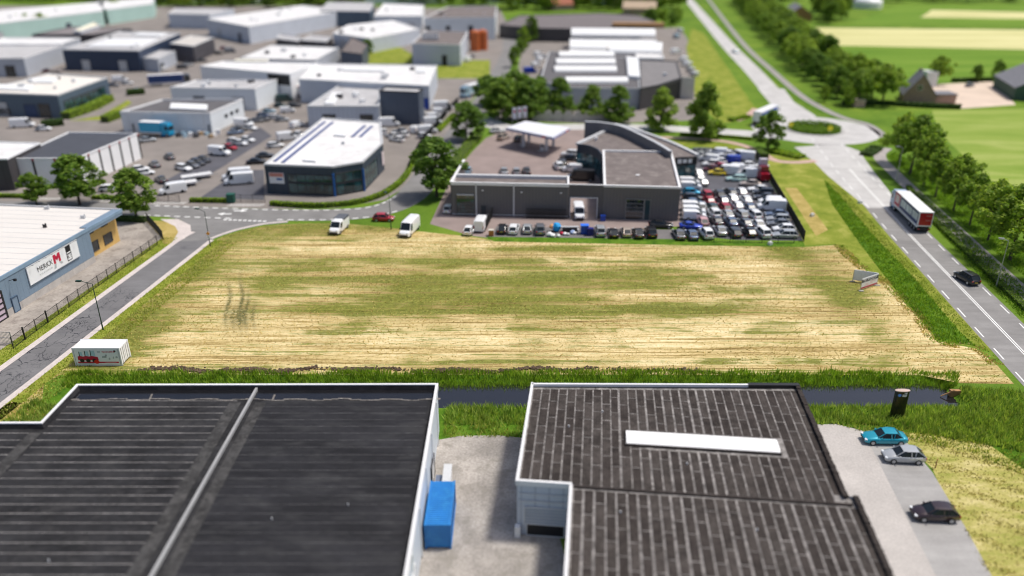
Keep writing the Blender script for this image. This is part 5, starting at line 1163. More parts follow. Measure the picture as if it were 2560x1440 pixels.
hedge('dark shrub belt beside the sales lot fence', smoothline(PX([(1890, 385), (1912, 398)])), 2.2, 1.5, LEAF_D, 25); hedge('bright low hedge mound along the roundabout approach', smoothline(PX([(1925, 378), (1960, 386), (2005, 396)])), 3.2, .7, HEDGE, 22, leaf=.18)
hedge('clipped hedge on the verge before the left arm of the roundabout', smoothline(PX([(1700, 338), (1790, 342), (1880, 350)])), 1.0, .7, HEDGE, 20, leaf=.18); hedge('green hedge on the far side of the roundabout arm', smoothline(PX([(1825, 303), (1870, 293)])), 2.0, .8, HEDGE, 20, leaf=.18)
hedge('rounded hedge at the start of the cycle path', smoothline(PX([(2164, 390), (2178, 382), (2192, 372)])), 3.0, .9, HEDGE_D, 22, leaf=.2)
hedge('green planting strip in front of the slate office', smoothline(PX([(165, 298), (230, 275), (275, 252)])), 3.0, 2.0, LEAF, 14, leaf=.25); hedge('small hedge beside the small grey yard buildings', smoothline(PX([(318, 238), (362, 234)])), 3, 1.8, HEDGE_D, 14, leaf=.25); hedge('hedge row beside the white van at the frame edge', smoothline(PX([(105, 318), (160, 312)])), 2.2, 1.8, HEDGE_D, 14, leaf=.25)
hedge('shrubs beside the white hall by the lane', smoothline(PX([(262, 307), (300, 292)])), 2.5, 2.0, LEAF, 14, leaf=.25)
# roundabout island
ri = empty('roundabout_island', RA); tag(ri, 'planted roundabout island with dark hedge ring and yellow signs', 'traffic island')
circ = [(RA.x + 8 * math.cos(2 * math.pi * i / 32), RA.y + 8.2 * math.sin(2 * math.pi * i / 32)) for i in range(32)]
MB().prism(circ, 0, .16).build('kerb', M('kerb_grey', (.40, .39, .38), .9), ri); MB().poly(offset(ccw(circ), -.9), .165).build('lawn', G_LUSH, ri)
m = MB()
for _ in range(6500):
    a = random.uniform(0, 6.283); r = random.uniform(4.6, 7.0) if random.random() < .75 else random.uniform(0, 4.6); z = random.uniform(.1, 1.3 if r > 4.6 else .6)
    q = Vector((random.gauss(0, 1), random.gauss(0, 1), random.gauss(.6, 1))).to_track_quat('Z', 'Y'); k = len(m.v); s = random.uniform(.12, .28)
    m.v += [Vector((RA.x + r * math.cos(a), RA.y + r * math.sin(a), z)) + q @ Vector(c) * s for c in ((-1, 0, 0), (0, -.6, .1), (1, 0, 0), (0, .6, .1))]; m.f.append((k, k + 1, k + 2, k + 3))
m.build('hedge_ring', LEAF_D, ri)
YEL = M('yellow_sign', (.80, .72, .02), .4, .02)
for px, nm in (((2073, 338), 'front'), ((1975, 328), 'left')):
    c = P(*px); s = empty('roundabout_sign', (c.x, c.y, .16)); tag(s, 'round yellow sign board on the %s rim of the roundabout island' % nm, 'sign'); MB().tube((c.x, c.y, .1), (c.x, c.y, 1.6), .05, n=6).build('post', STEEL, s)
    MB().tube((c.x, c.y + .04, 1.9), (c.x, c.y - .04, 1.9), .75, n=20).build('board', YEL, s)
# grass that stands up: ditch banks, roadside bank, verges
blades('bank_grass', [[(DX0, DY1 - 2.7), (DX1, DY1 - 2.7), (DX1 + 2, DY1 + .9), (DX0 - 1, DY1 + .9)]], 90, .2, .85, .065, GRASS, 'tall lush grass on the field side bank of the ditch', 'grass', ditch_z, clump=lambda x, y: min(1, (.35 + vnoise(x, y, 1.6)) * (1 if y < DY1 - .1 + 1.2 * vnoise(x, 3, 2.2) else 0)))
blades('bank_reeds', [[(-7.6, DY0 - 3.4), (54, DY0 - 3.4), (DX1 - 1, DY0 + 1.1), (-7.6, DY0 + 1.1)], [(40, 74), (62, 66), (70, 70), (66, 80), (54, 82), (52, 77)], [(-54.5, 76.5), (-50, 76), (-49, 79), (-53, 80)], [(-57.5, 73), (-48, 73), (-49, 77), (-56, 79)]], 60, .25, .95, .07, REED, 'tall reeds and grass on the workshop side of the ditch', 'grass', lambda x, y: ditch_z(x, y) if DX0 < x < DX1 and DY0 < y < DY1 else 0, clump=lambda x, y: min(1, .3 + 1.1 * vnoise(x, y, 1.4)))
mb_ = [(p.x, p.y) for p in PX(MBAND)]
blades('roadside_bank_grass', [mb_], 50, .10, .42, .085, GRASS, 'long lush grass on the bank beside the main road', 'grass', clump=lambda x, y: min(1, .3 + 1.1 * vnoise(x, y, 1.8)))
vg = [(p.x, p.y) for p in PX([(2068, 452), (2108, 476), (2190, 565), (2322, 708), (2442, 838), (2470, 878), (2400, 828), (2280, 690), (2180, 585)])]
vr = [(p.x, p.y) for p in PX([(2262, 478), (2300, 480), (2440, 610), (2560, 720), (2700, 850), (2800, 1000), (2640, 880), (2560, 800), (2440, 680), (2340, 570)])]
vt = [(p.x, p.y) for p in PX([(2215, 390), (2300, 460), (2440, 590), (2560, 690), (2760, 860), (2800, 820), (2560, 610), (2440, 520), (2300, 420), (2240, 380)])]
vs_ = [(p.x, p.y) for p in PX([(2165, 1075), (2330, 1060), (2560, 1060), (2600, 1120), (2470, 1115), (2330, 1088)])]
blades('mixed_tall_grass', [[(p.x, p.y) for p in PX([(2040, 1050), (2200, 1040), (2560, 1010), (2640, 1150), (2560, 1190), (2420, 1130), (2270, 1100), (2160, 1080)])], [(-7.5, 71.6), (1.8, 71.6), (1.8, 75.5), (-7.5, 75.5)]], 45, .15, .6, .075, GRASS_Y, 'tall yellowing grass between the reeds and the paved yards', 'grass', clump=lambda x, y: min(1, .1 + 1.1 * vnoise(x, y, 1.7)))
blades('verge_grass_blades', [vg, vs_], 34, .06, .24, .085, GRASS_Y, 'mixed yellow green grass on the road verges', 'grass'); blades('path_verge_grass', [vr, vt], 30, .15, .45, .09, GRASS, 'green grass on the verges of the cycle path', 'grass')
sl_ = [(p.x, p.y) for p in side(Lc[:24], 3.4)] + [(p.x, p.y) for p in reversed(side(Lc[:24], 8.0))]; sl2 = [(p.x, p.y) for p in side(Lc[:24], -6.3)] + [(p.x, p.y) for p in reversed(side(Lc[:24], -3.5))]
blades('side_road_grass', [sl_, sl2], 30, .08, .28, .08, GRASS_Y, 'patchy grass on the verges of the cracked side road', 'grass')
fp = [(p.x, p.y) for p in PX(FPTS)]
blades('hay_stubble', [fp], 12, .05, .16, .12, STRAWB, 'loose dry hay lying over the mown plot', 'hay', clump=lambda x, y: 1.4 * vnoise(x, y * 4, 5.) * vnoise(x + 50, y * 2.5, 14.) + .15)
ct = [(p.x, p.y) for p in PX([(2200, 1082), (2330, 1085), (2470, 1112), (2640, 1230), (2800, 1500), (2500, 1500), (2410, 1330), (2335, 1180), (2265, 1102)])]
blades('cut_lot_hay', [ct], 45, .05, .2, .1, STRAWB, 'pale cut grass lying in swathes beside the parking strip', 'hay', clump=lambda x, y: .15 + .85 * max(0, math.sin((x * .8 + y * 1.1) * 1.4)))

ed = smoothline(PX([(2095, 612), (2120, 640), (2170, 680), (2220, 712), (2300, 800), (2342, 852), (2440, 872), (2490, 912)]), 4)
eb = [(p.x, p.y) for p in side(ed, -1.1)] + [(p.x, p.y) for p in reversed(side(ed, .9))]
blades('hay_edge', [eb], 55, .05, .3, .12, STRAWB, 'ragged cream hay left along the edge of the roadside bank', 'hay', clump=lambda x, y: 1.3 * vnoise(x, y, 1.3) - .25)
blades('bank_edge_grass', [eb], 25, .08, .35, .09, GRASS, 'green tufts growing over the straw edge of the roadside bank', 'grass', clump=lambda x, y: 1.3 * vnoise(x + 40, y, 1.5) - .25)

# ================================================================ VEHICLES
RUB = M('tyre_rubber', (.02, .02, .02), .85, .05); RIM = M('alloy_rim', (.45, .46, .48), .35, .05, metal=.6); LAMPW = sheen('headlamp', (.75, .78, .8), .15); LAMPR = sheen('tail_lamp', (.45, .01, .01), .2); PLATE = M('number_plate', (.75, .55, .05), .5); CGLASS = M('car_glass', (.014, .02, .026), .22, .03, fine=.01, spec=.45); PLAST = M('black_plastic', (.02, .02, .022), .6)
PAINTS = {'white': (.84, .85, .86), 'silver': (.42, .44, .46), 'grey': (.16, .17, .19), 'dark grey': (.055, .058, .066), 'black': (.012, .012, .014), 'red': (.42, .012, .025), 'blue': (.01, .05, .45), 'grey blue': (.12, .17, .27), 'turquoise': (.0, .30, .42), 'yellow': (.75, .58, .03), 'pale blue': (.40, .58, .70), 'dark red': (.13, .02, .03), 'dark green': (.03, .07, .065), 'pink': (.62, .35, .35), 'tan': (.50, .42, .36), 'aubergine': (.028, .014, .02), 'sky blue': (.01, .36, .62), 'mint': (.50, .72, .68)}
def paint(c):
    k = 'paint ' + c
    if k not in MATS: MATS[k] = sheen(k, PAINTS[c], .32, .0 if c in ('white', 'red', 'yellow', 'pink') else .25, .8)
    return MATS[k]
KINDS = dict(  # length, half width, height, belt, hood height, [windscreen base, roof front, roof rear, rear base] as x
    hatchback=(4.1, .87, 1.46, .92, .85, (1.0, .25, -1.2, -1.98)), saloon=(4.55, .88, 1.42, .90, .84, (.95, .2, -1.05, -1.75)), estate=(4.6, .89, 1.46, .92, .86, (1.05, .3, -1.55, -2.22)),
    suv=(4.45, .92, 1.68, 1.04, 1.0, (1.05, .4, -1.6, -2.1)), coupe=(4.3, .9, 1.25, .84, .78, (.7, .0, -.85, -1.75)), mpv=(4.4, .9, 1.72, 1.02, .98, (1.5, .7, -1.75, -2.1)))
def car_parts(kind):
    L, W, Hh, zb, zh, (g0, g1, g2, g3) = KINDS[kind]; h2 = L / 2; parts = []
    st = [(-h2, .42, .72, W * .80), (-h2 + .07, .28, zb - .06, W * .92), (-h2 + .45, .2, zb, W * .985), (g3 + .35, .18, zb, W), (0, .17, zb - .02, W), (g0 - .15, .17, zb - .03, W), (g0 + .25, .18, zh, W * .99), (h2 - .55, .2, zh - .09, W * .96), (h2 - .14, .25, zh - .2, W * .88), (h2, .36, .58, W * .74)]
    m = MB(); ring = 12
    for x, z0, z1, w_ in st:
        hz = z1 - z0
        half = [(w_ * .86, z0), (w_ * .98, z0 + hz * .18), (w_, z0 + hz * .5), (w_ * .98, z0 + hz * .78), (w_ * .92, z0 + hz * .95), (w_ * .55, z1 + .02)]
        m.v += [Vector((x, y, z)) for y, z in half] + [Vector((x, -y, z)) for y, z in reversed(half)]
    for i in range(len(st) - 1):
        for j in range(ring): k = (j + 1) % ring; m.f.append((i * ring + j, (i + 1) * ring + j, (i + 1) * ring + k, i * ring + k))
    m.f.append(tuple(range(ring))); m.f.append(tuple((len(st) - 1) * ring + i for i in range(ring - 1, -1, -1)))
    parts.append(('body', m.mesh('body', smooth=True), 'P', None))
    wb, wt = W * .90, W * .70; zt = Hh - .05
    g = MB(); base = [(g0, wb * .86), ((g0 + g1) / 2 + .05, wb), (g2, wb), (g3, wb * .85)]; tp = [(g1, wt * .93), (g1 - .3, wt), (g2 + .1, wt), (g2, wt * .95)]
    g.v = [Vector((x, y, zb - .05)) for x, y in base] + [Vector((x, -y, zb - .05)) for x, y in reversed(base)] + [Vector((x, y, zt)) for x, y in tp] + [Vector((x, -y, zt)) for x, y in reversed(tp)]
    for i in range(8): k = (i + 1) % 8; g.f.append((i, 8 + i, 8 + k, k))
    parts.append(('glasshouse', g.mesh('glasshouse'), CGLASS, None))
    r = MB(); xs = [g1 + .06, g1 - .35, (g1 + g2) / 2, g2 + .2, g2 - .05]; ws = [wt * .9, wt * 1.02, wt * 1.04, wt * 1.02, wt * .92]; zs = [zt - .01, zt + .035, zt + .055, zt + .04, zt]
    for x, w_, z in zip(xs, ws, zs): r.v += [Vector((x, y * w_, z + (0 if abs(y) > .9 else .025) - (.0))) for y in (1, .6, 0, -.6, -1)]
    for i in range(4):
        for j in range(4): r.f.append((i * 5 + j, (i + 1) * 5 + j, (i + 1) * 5 + j + 1, i * 5 + j + 1))
    for x, w_, z in zip(xs, ws, zs): r.v += [Vector((x, w_, z - .07)), Vector((x, -w_, z - .07))]
    for i in range(4): a = 25 + 2 * i; r.f += [(i * 5, a, a + 2, (i + 1) * 5), (i * 5 + 4, (i + 1) * 5 + 4, a + 3, a + 1)]
    r.f += [(20, 21, 22, 23, 24, 34, 33), (4, 3, 2, 1, 0, 25, 26)]
    parts.append(('roof_panel', r.mesh('roof_panel', smooth=False), 'P', None))
    for s in (1, -1):
        for a, b in (((base[0][0] + .02, base[0][1] * s, zb - .03), (tp[0][0] + .02, tp[0][1] * s, zt)), ((base[3][0], base[3][1] * s, zb - .03), (tp[3][0] - .02, tp[3][1] * s, zt)), (((g1 + g2) / 2 - .02, wb * 1.0 * s, zb - .03), ((g1 + g2) / 2, wt * s, zt)), ((g2 + .35, wb * 1.0 * s, zb - .03), (g2 + .25, wt * s, zt))): parts.append(('pillar', MB().tube(a, b, .05, .05, 5).mesh('pillar'), 'P', None))
        parts.append(('mirror', MB().box((g0 - .3, s * (W + .07), zb + .04), (.14, .16, .11)).mesh('mirror'), 'P', None))
    wr = .32 if kind != 'suv' else .35; ax = (h2 - .82, -h2 + .8)
    for x in ax:
        for s in (1, -1):
            w_ = MB(); w_.tube((x, s * (W - .2), wr), (x, s * (W + .012), wr), wr, n=16); parts.append(('wheel', w_.mesh('wheel'), RUB, None))
            q = MB(); q.tube((x, s * (W - .05), wr), (x, s * (W + .025), wr), wr * .66, wr * .6, n=12); parts.append(('rim', q.mesh('rim'), RIM, len(parts) - 1))
    for s in (1, -1):
        b = MB(); b.box((h2 - .17, s * W * .62, zh - .24), (.26, .36, .13), -s * .5); parts.append(('headlight', b.mesh('headlight'), LAMPW, None))
        b = MB(); b.box((-h2 + .08, s * W * .72, zb - .2), (.16, .28, .2)); parts.append(('tail_light', b.mesh('tail_light'), LAMPR, None))
    b = MB(); b.box((-h2 - .005, 0, .62), (.03, .5, .12)); parts.append(('number_plate', b.mesh('number_plate'), PLATE, None))
    b = MB(); b.box((h2 - .03, 0, .45), (.08, W * 1.2, .16)); parts.append(('grille', b.mesh('grille'), PLAST, None))
    return parts
def van_parts(L=5.4, W=.98, Hh=2.35, cargo=None):
    parts = []; h2 = L / 2; m = MB()
    st = [(-h2, .35, Hh - .12, W * .93), (-h2 + .12, .3, Hh, W), (0, .28, Hh + .02, W), (h2 - 1.75, .28, Hh - .03, W), (h2 - 1.5, .28, Hh - .16, W * .99), (h2 - .85, .28, 1.28, W * .98), (h2 - .25, .3, 1.08, W * .93), (h2, .4, .85, W * .8)]
    ring = 12
    for x, z0, z1, w_ in st:
        hz = z1 - z0; half = [(w_ * .9, z0), (w_, z0 + hz * .1), (w_, z0 + hz * .5), (w_ * .98, z0 + hz * .8), (w_ * .93, z0 + hz * .95), (w_ * .6, z1)]
        m.v += [Vector((x, y, z)) for y, z in half] + [Vector((x, -y, z)) for y, z in reversed(half)]
    for i in range(len(st) - 1):
        for j in range(ring): k = (j + 1) % ring; m.f.append((i * ring + j, (i + 1) * ring + j, (i + 1) * ring + k, i * ring + k))
    m.f.append(tuple(range(ring))); m.f.append(tuple((len(st) - 1) * ring + i for i in range(ring - 1, -1, -1)))
    parts.append(('body', m.mesh('body', smooth=False), 'P', None))
    g = MB(); za, zb_ = 1.30, Hh - .2
    xa, xb = h2 - .84, h2 - 1.5
    g.quad((xa + .03, W * .84, za + .04), (xa + .03, -W * .84, za + .04), (xb + .05, -W * .78, zb_), (xb + .05, W * .78, zb_)); parts.append(('windscreen', g.mesh('windscreen'), CGLASS, None))
    for s in (1, -1):
        g = MB(); q = [(xa - .2, s * (W + .008), 1.32), (xb - .5, s * (W + .008), 1.32), (xb - .5, s * (W + .0), zb_ - .1), (xb + .02, s * (W - .01), zb_ - .1)]; g.add(q, [(0, 1, 2, 3)]); parts.append(('side_window', g.mesh('side_window'), CGLASS, None))
    for x in (h2 - .95, -h2 + 1.0):
        for s in (1, -1):
            w_ = MB(); w_.tube((x, s * (W - .22), .35), (x, s * (W + .015), .35), .35, n=16); parts.append(('wheel', w_.mesh('wheel'), RUB, None)); q = MB(); q.tube((x, s * (W - .05), .35), (x, s * (W + .025), .35), .2, n=12); parts.append(('rim', q.mesh('rim'), RIM, len(parts) - 1))
    for s in (1, -1):
        b = MB(); b.box((h2 - .12, s * W * .66, .92), (.28, .3, .2), -s * .4); parts.append(('headlight', b.mesh('headlight'), LAMPW, None)); b = MB(); b.box((-h2 + .03, s * W * .86, 1.1), (.08, .14, .5)); parts.append(('tail_light', b.mesh('tail_light'), LAMPR, None))
        b = MB(); b.box((xa - .35, s * (W + .13), 1.35), (.12, .2, .28)); parts.append(('mirror', b.mesh('mirror'), PLAST, None))
    b = MB(); b.box((h2 - .02, 0, .5), (.1, W * 1.5, .25)); parts.append(('bumper', b.mesh('bumper'), PLAST, None)); return parts
CP = {k: car_parts(k) for k in KINDS}; CP['van'] = van_parts(); CP['small van'] = van_parts(4.5, .92, 1.9); CP['big van'] = van_parts(6.2, 1.02, 2.65)
def vehicle(kind, px, ang_, col, label, group=None, full=True, z=Z4, cat=None, world=None, zc=.7):
    c = world or P(*px, zc); nm = {'van': 'van', 'small van': 'small_van', 'big van': 'van'}.get(kind, kind if kind != 'saloon' else 'saloon_car'); nm = nm if nm in ('van', 'small_van', 'saloon_car') else kind + '_car'
    e = empty(nm, (c.x, c.y, z + .003), R(ang_)); tag(e, label, cat or ('van' if 'van' in kind else 'car'), group); made = {}
    for i, (n, me, mt, par) in enumerate(CP[kind]):
        if not full and n in ('number_plate', 'grille', 'rim', 'headlight', 'bumper', 'mirror', 'pillar'): continue
        if par is not None and par not in made: continue
        o = obj(n, me, made[par] if par is not None else e); made[i] = o
        if not me.materials: me.materials.append(None)
        o.material_slots[0].link = 'OBJECT'; o.material_slots[0].material = paint(col) if mt == 'P' else mt
    return e
for k in CP.values():
    for (n, me, mt, par) in k: me.materials.append(None)
ENG = {'saloon': 'saloon', 'hatchback': 'hatchback', 'estate': 'estate car', 'suv': 'SUV', 'coupe': 'coupe', 'mpv': 'people carrier', 'van': 'van', 'small van': 'small van', 'big van': 'tall van'}
def fleet(zone, gname, lst, full=True, z=Z4):
    for kind, px, a, col in lst: vehicle(kind, px, a, col, '%s %s %s' % (col, ENG[kind], zone), '%s %ss %s' % (col, ENG[kind], gname), full, z)
# single cars
vehicle('saloon', (2211, 1090), 178, 'turquoise', 'turquoise saloon with white wheels parked by the black pylon', z=Z4)
vehicle('hatchback', (2259, 1136), 176, 'silver', 'silver hatchback parked next to the turquoise saloon', z=Z4); vehicle('hatchback', (2337, 1279), 176, 'aubergine', 'dark aubergine hatchback parked alone on the strip beside the workshop', z=Z4)
vehicle('suv', (2417, 693), 99, 'black', 'black SUV driving along the main road', z=Z3 + .01)
vehicle('hatchback', (959, 543), -2, 'red', 'red hatchback driving on the street past the showroom', z=Z3 + .01)
rvw = vehicle('van', (848, 568), -101, 'white', 'white pickup camper with dark rear parked on the field edge', z=Z1)
vehicle('big van', (1024, 573), -103, 'white', 'white van parked alone on the field edge facing the hay', z=Z1)
# row along the field edge
fleet('in the row backed up to the grass edge', 'in the row at the grass edge', [('hatchback', (1174, 573), 78, 'white'), ('van', (1203, 562), 82, 'white'), ('hatchback', (1256, 570), 85, 'black'), ('estate', (1285, 570), 82, 'white'), ('hatchback', (1318, 570), 88, 'silver'), ('suv', (1350, 572), 90, 'grey'),
      ('suv', (1500, 576), 90, 'silver'), ('coupe', (1533, 579), 90, 'black'), ('hatchback', (1565, 578), 91, 'tan'), ('saloon', (1595, 580), 92, 'dark grey'), ('suv', (1627, 579), 91, 'black'), ('saloon', (1697, 583), 93, 'grey'), ('saloon', (1729, 584), 93, 'grey blue'), ('suv', (1766, 582), 94, 'white')])
vehicle('saloon', (1652, 560), -4, 'black', 'black saloon parked crosswise at the dealership corner'); vehicle('coupe', (1727, 562), -6, 'blue', 'bright blue sports coupe parked crosswise beside the sales lot'); vehicle('hatchback', (1757, 552), 90, 'pink', 'pale pink hatchback parked behind the blue coupe')
# fenced sales lot
cl_ = []
for xs, cols in (([(1766, 486), (1772, 500), (1779, 516), (1785, 532), (1791, 550), (1800, 574)], ['red', 'red', 'dark green', 'white', 'dark grey', 'silver']), ([(1797, 483), (1805, 499), (1811, 516), (1818, 533), (1827, 552), (1834, 578)], ['dark grey', 'grey', 'red', 'silver', 'grey blue', 'dark grey']),
                 ([(1825, 479), (1829, 494), (1842, 512), (1852, 533), (1863, 555), (1873, 578)], ['dark grey', 'white', 'white', 'silver', 'grey', 'black']), ([(1852, 478), (1864, 497), (1873, 517), (1885, 536), (1895, 558), (1907, 580)], ['white', 'white', 'grey blue', 'white', 'white', 'white'])):
    for i, (p, c) in enumerate(zip(xs, cols)): cl_.append((('hatchback', 'estate', 'suv', 'saloon')[(i * 3 + p[0]) % 4], p, 96 + random.uniform(-3, 3), c))
fleet('in the tight columns of the fenced sales lot', 'in the columns of the sales lot', cl_)
fleet('parked crosswise along the black lot fence', 'along the black lot fence', [('saloon', (1897, 471), 172, 'white'), ('suv', (1909, 481), 170, 'black'), ('saloon', (1913, 491), 172, 'dark grey'), ('small van', (1925, 505), 174, 'white'), ('van', (1928, 517), 172, 'white'), ('saloon', (1942, 533), 175, 'grey blue'), ('estate', (1946, 545), 174, 'silver'), ('saloon', (1948, 557), 174, 'grey'), ('hatchback', (1960, 570), 176, 'white'), ('estate', (1963, 585), 176, 'silver')])
fleet('parked crosswise against the dealership side wall', 'against the dealership side wall', [('small van', (1724, 456), -4, 'white'), ('small van', (1727, 467), -5, 'white'), ('hatchback', (1729, 479), -4, 'sky blue'), ('estate', (1733, 492), -4, 'dark grey'), ('saloon', (1736, 505), -4, 'grey blue'), ('small van', (1733, 517), -5, 'white'), ('small van', (1735, 529), -5, 'white'), ('small van', (1736, 540), -4, 'white'), ('hatchback', (1752, 515), 90, 'white')])
up = [(1794, 381), (1816, 384), (1842, 384), (1858, 393), (1772, 397), (1796, 402), (1779, 409), (1817, 429), (1835, 421), (1866, 411), (1876, 424), (1874, 437), (1896, 424)]
fleet('in the crowded upper part of the sales lot', 'in the upper sales lot', [(('small van', 'hatchback', 'suv', 'van')[i % 4], p, 170 + random.uniform(-20, 20), 'white') for i, p in enumerate(up)] + [('small van', (1826, 400), 174, 'blue'), ('hatchback', (1797, 415), 172, 'red'), ('hatchback', (1778, 421), 172, 'dark red'), ('hatchback', (1793, 430), 168, 'yellow'), ('estate', (1841, 445), 174, 'mint'), ('saloon', (1876, 457), 172, 'tan'), ('estate', (1741, 377), 60, 'grey'), ('estate', (1755, 385), 60, 'silver'), ('saloon', (1765, 378), 60, 'grey')])
fleet('beside the teal glass front of the dealership', 'beside the teal glass front', [('hatchback', (1743, 430), 100, 'white'), ('saloon', (1747, 442), 100, 'white'), ('hatchback', (1755, 454), 100, 'silver')])
fleet('on the forecourt by the curved showroom glass', 'on the forecourt by the curved glass', [('suv', (1425, 384), 170, 'white'), ('saloon', (1421, 394), 172, 'black'), ('suv', (1396, 414), 100, 'white'), ('estate', (1405, 405), 100, 'dark grey'), ('small van', (1430, 422), 178, 'white'), ('big van', (1452, 443), 175, 'black')])
fleet('showing just above the rear parapet of the dealership wing', 'above the rear parapet', [('saloon', (1260, 426), 95, 'silver'), ('hatchback', (1291, 427), 92, 'silver'), ('saloon', (1316, 425), 94, 'dark grey'), ('hatchback', (1170, 424), 90, 'pale blue')], False)
vehicle('van', (1447, 533), -90, 'white', 'white truck cab standing in the dealership gateway')
vehicle('hatchback', (1122, 520), 80, 'white', 'white car half hidden at the left corner of the dealership')
# filling station
vehicle('suv', (1258, 342), 60, 'tan', 'pale tan camper at the filling station edge'); vehicle('estate', (1297, 345), 70, 'grey', 'grey estate car behind the filling station canopy'); vehicle('saloon', (1243, 326), 20, 'silver', 'silver car by the filling station exit')
# the car yard on the left
fleet('parked in the estate car yard', 'in the estate car yard', [('saloon', (368, 348), 30, 'silver'), ('hatchback', (423, 390), 130, 'grey'), ('saloon', (386, 409), 130, 'grey'), ('saloon', (402, 447), 130, 'dark grey'), ('estate', (458, 418), -28, 'white'), ('hatchback', (481, 411), -35, 'grey'), ('estate', (494, 404), -35, 'dark grey'), ('saloon', (508, 397), -35, 'dark grey'), ('van', (549, 381), -15, 'white'), ('hatchback', (574, 367), -25, 'red'), ('estate', (587, 352), -20, 'white'), ('hatchback', (600, 356), -20, 'white'), ('hatchback', (618, 348), -15, 'white'), ('saloon', (588, 329), 35, 'grey blue'), ('estate', (596, 322), 35, 'dark grey'), ('van', (610, 310), -10, 'white'), ('hatchback', (625, 318), -20, 'white'),
      ('hatchback', (362, 430), 30, 'white'), ('hatchback', (350, 421), 30, 'white'), ('estate', (275, 470), 10, 'white'), ('hatchback', (300, 462), 12, 'white'), ('saloon', (640, 402), 14, 'black'), ('saloon', (662, 387), 14, 'dark grey'), ('estate', (688, 362), 25, 'white'), ('van', (718, 344), 30, 'white'), ('small van', (742, 312), 60, 'white'), ('hatchback', (750, 334), 40, 'white'), ('hatchback', (658, 287), 10, 'grey blue'), ('estate', (689, 292), -15, 'white'), ('small van', (719, 276), 20, 'white'), ('saloon', (640, 300), 25, 'grey'), ('hatchback', (705, 297), 20, 'silver'), ('hatchback', (672, 276), 20, 'pale blue'), ('estate', (655, 298), 30, 'dark grey')], False)
for px, n_ in (((592, 441), 'behind'), ((598, 452), 'before')): vehicle('big van', px, 195, 'white', 'tall white van parked on the dark bay %s its twin van' % n_)
fleet('in the compound beside the slate facade block', 'in the compound beside the slate facade', [('big van', (972, 310), 10, 'white'), ('hatchback', (980, 338), 150, 'white'), ('estate', (992, 347), 150, 'white'), ('hatchback', (1005, 335), 150, 'white'), ('saloon', (1000, 326), 160, 'silver'), ('small van', (1037, 324), 80, 'white'), ('van', (1069, 327), 20, 'white'), ('van', (1053, 285), 80, 'white'), ('small van', (1086, 291), 20, 'white'), ('big van', (1108, 268), 10, 'white'), ('van', (1082, 305), 20, 'white'), ('small van', (1100, 280), 15, 'white'), ('hatchback', (1060, 338), 20, 'white'), ('hatchback', (960, 328), 100, 'white')], False)
fleet('in the factory yard by the street bend', 'in the factory yard', [('van', (1350, 150), 60, 'white'), ('small van', (1340, 162), 40, 'white'), ('hatchback', (1362, 140), 70, 'white'), ('van', (1325, 178), 20, 'blue'), ('small van', (1345, 135), 40, 'white')], False)
fleet('behind the black glass office', 'behind the black glass office', [('van', (1708, 150), 110, 'white'), ('van', (1716, 162), 115, 'white'), ('small van', (1726, 175), 110, 'silver'), ('van', (1690, 130), 30, 'white'), ('small van', (1735, 185), 110, 'white'), ('van', (1690, 92), 100, 'pale blue'), ('van', (1700, 78), 100, 'white')], False)
fleet('parked along the lane between the estate halls', 'along the estate lane', [('van', (300, 200), 20, 'white'), ('saloon', (282, 212), 20, 'grey'), ('hatchback', (318, 206), 25, 'white'), ('small van', (455, 168), 30, 'dark grey'), ('saloon', (470, 160), 30, 'silver'), ('hatchback', (560, 120), 30, 'red'), ('van', (575, 128), 35, 'grey'), ('hatchback', (548, 132), 35, 'black'), ('saloon', (505, 150), 30, 'dark grey'), ('small van', (395, 200), 20, 'grey blue'), ('hatchback', (345, 225), 20, 'silver'), ('van', (60, 178), 10, 'tan'), ('saloon', (120, 176), 10, 'dark red'), ('small van', (140, 180), 12, 'tan'), ('hatchback', (700, 262), 15, 'dark green'), ('van', (712, 248), 10, 'dark green'), ('estate', (735, 262), 20, 'dark grey'), ('saloon', (1180, 140), 70, 'grey'), ('van', (1170, 150), 75, 'white')], False)
vehicle('big van', (57, 312), 15, 'white', 'white motor home beside the hedge at the frame edge', full=False); vehicle('hatchback', (108, 320), 15, 'white', 'white car next to the motor home by the hedge', full=False)
vehicle('small van', (405, 172), 60, 'white', 'white van outside the small grey box building', full=False); vehicle('saloon', (1838, 128), 104, 'pale blue', 'pale car driving on the north road', full=False, z=Z3 + .01)
vehicle('hatchback', (2425, 212), 30, 'silver', 'silver car parked in the sandy farm yard', full=False)

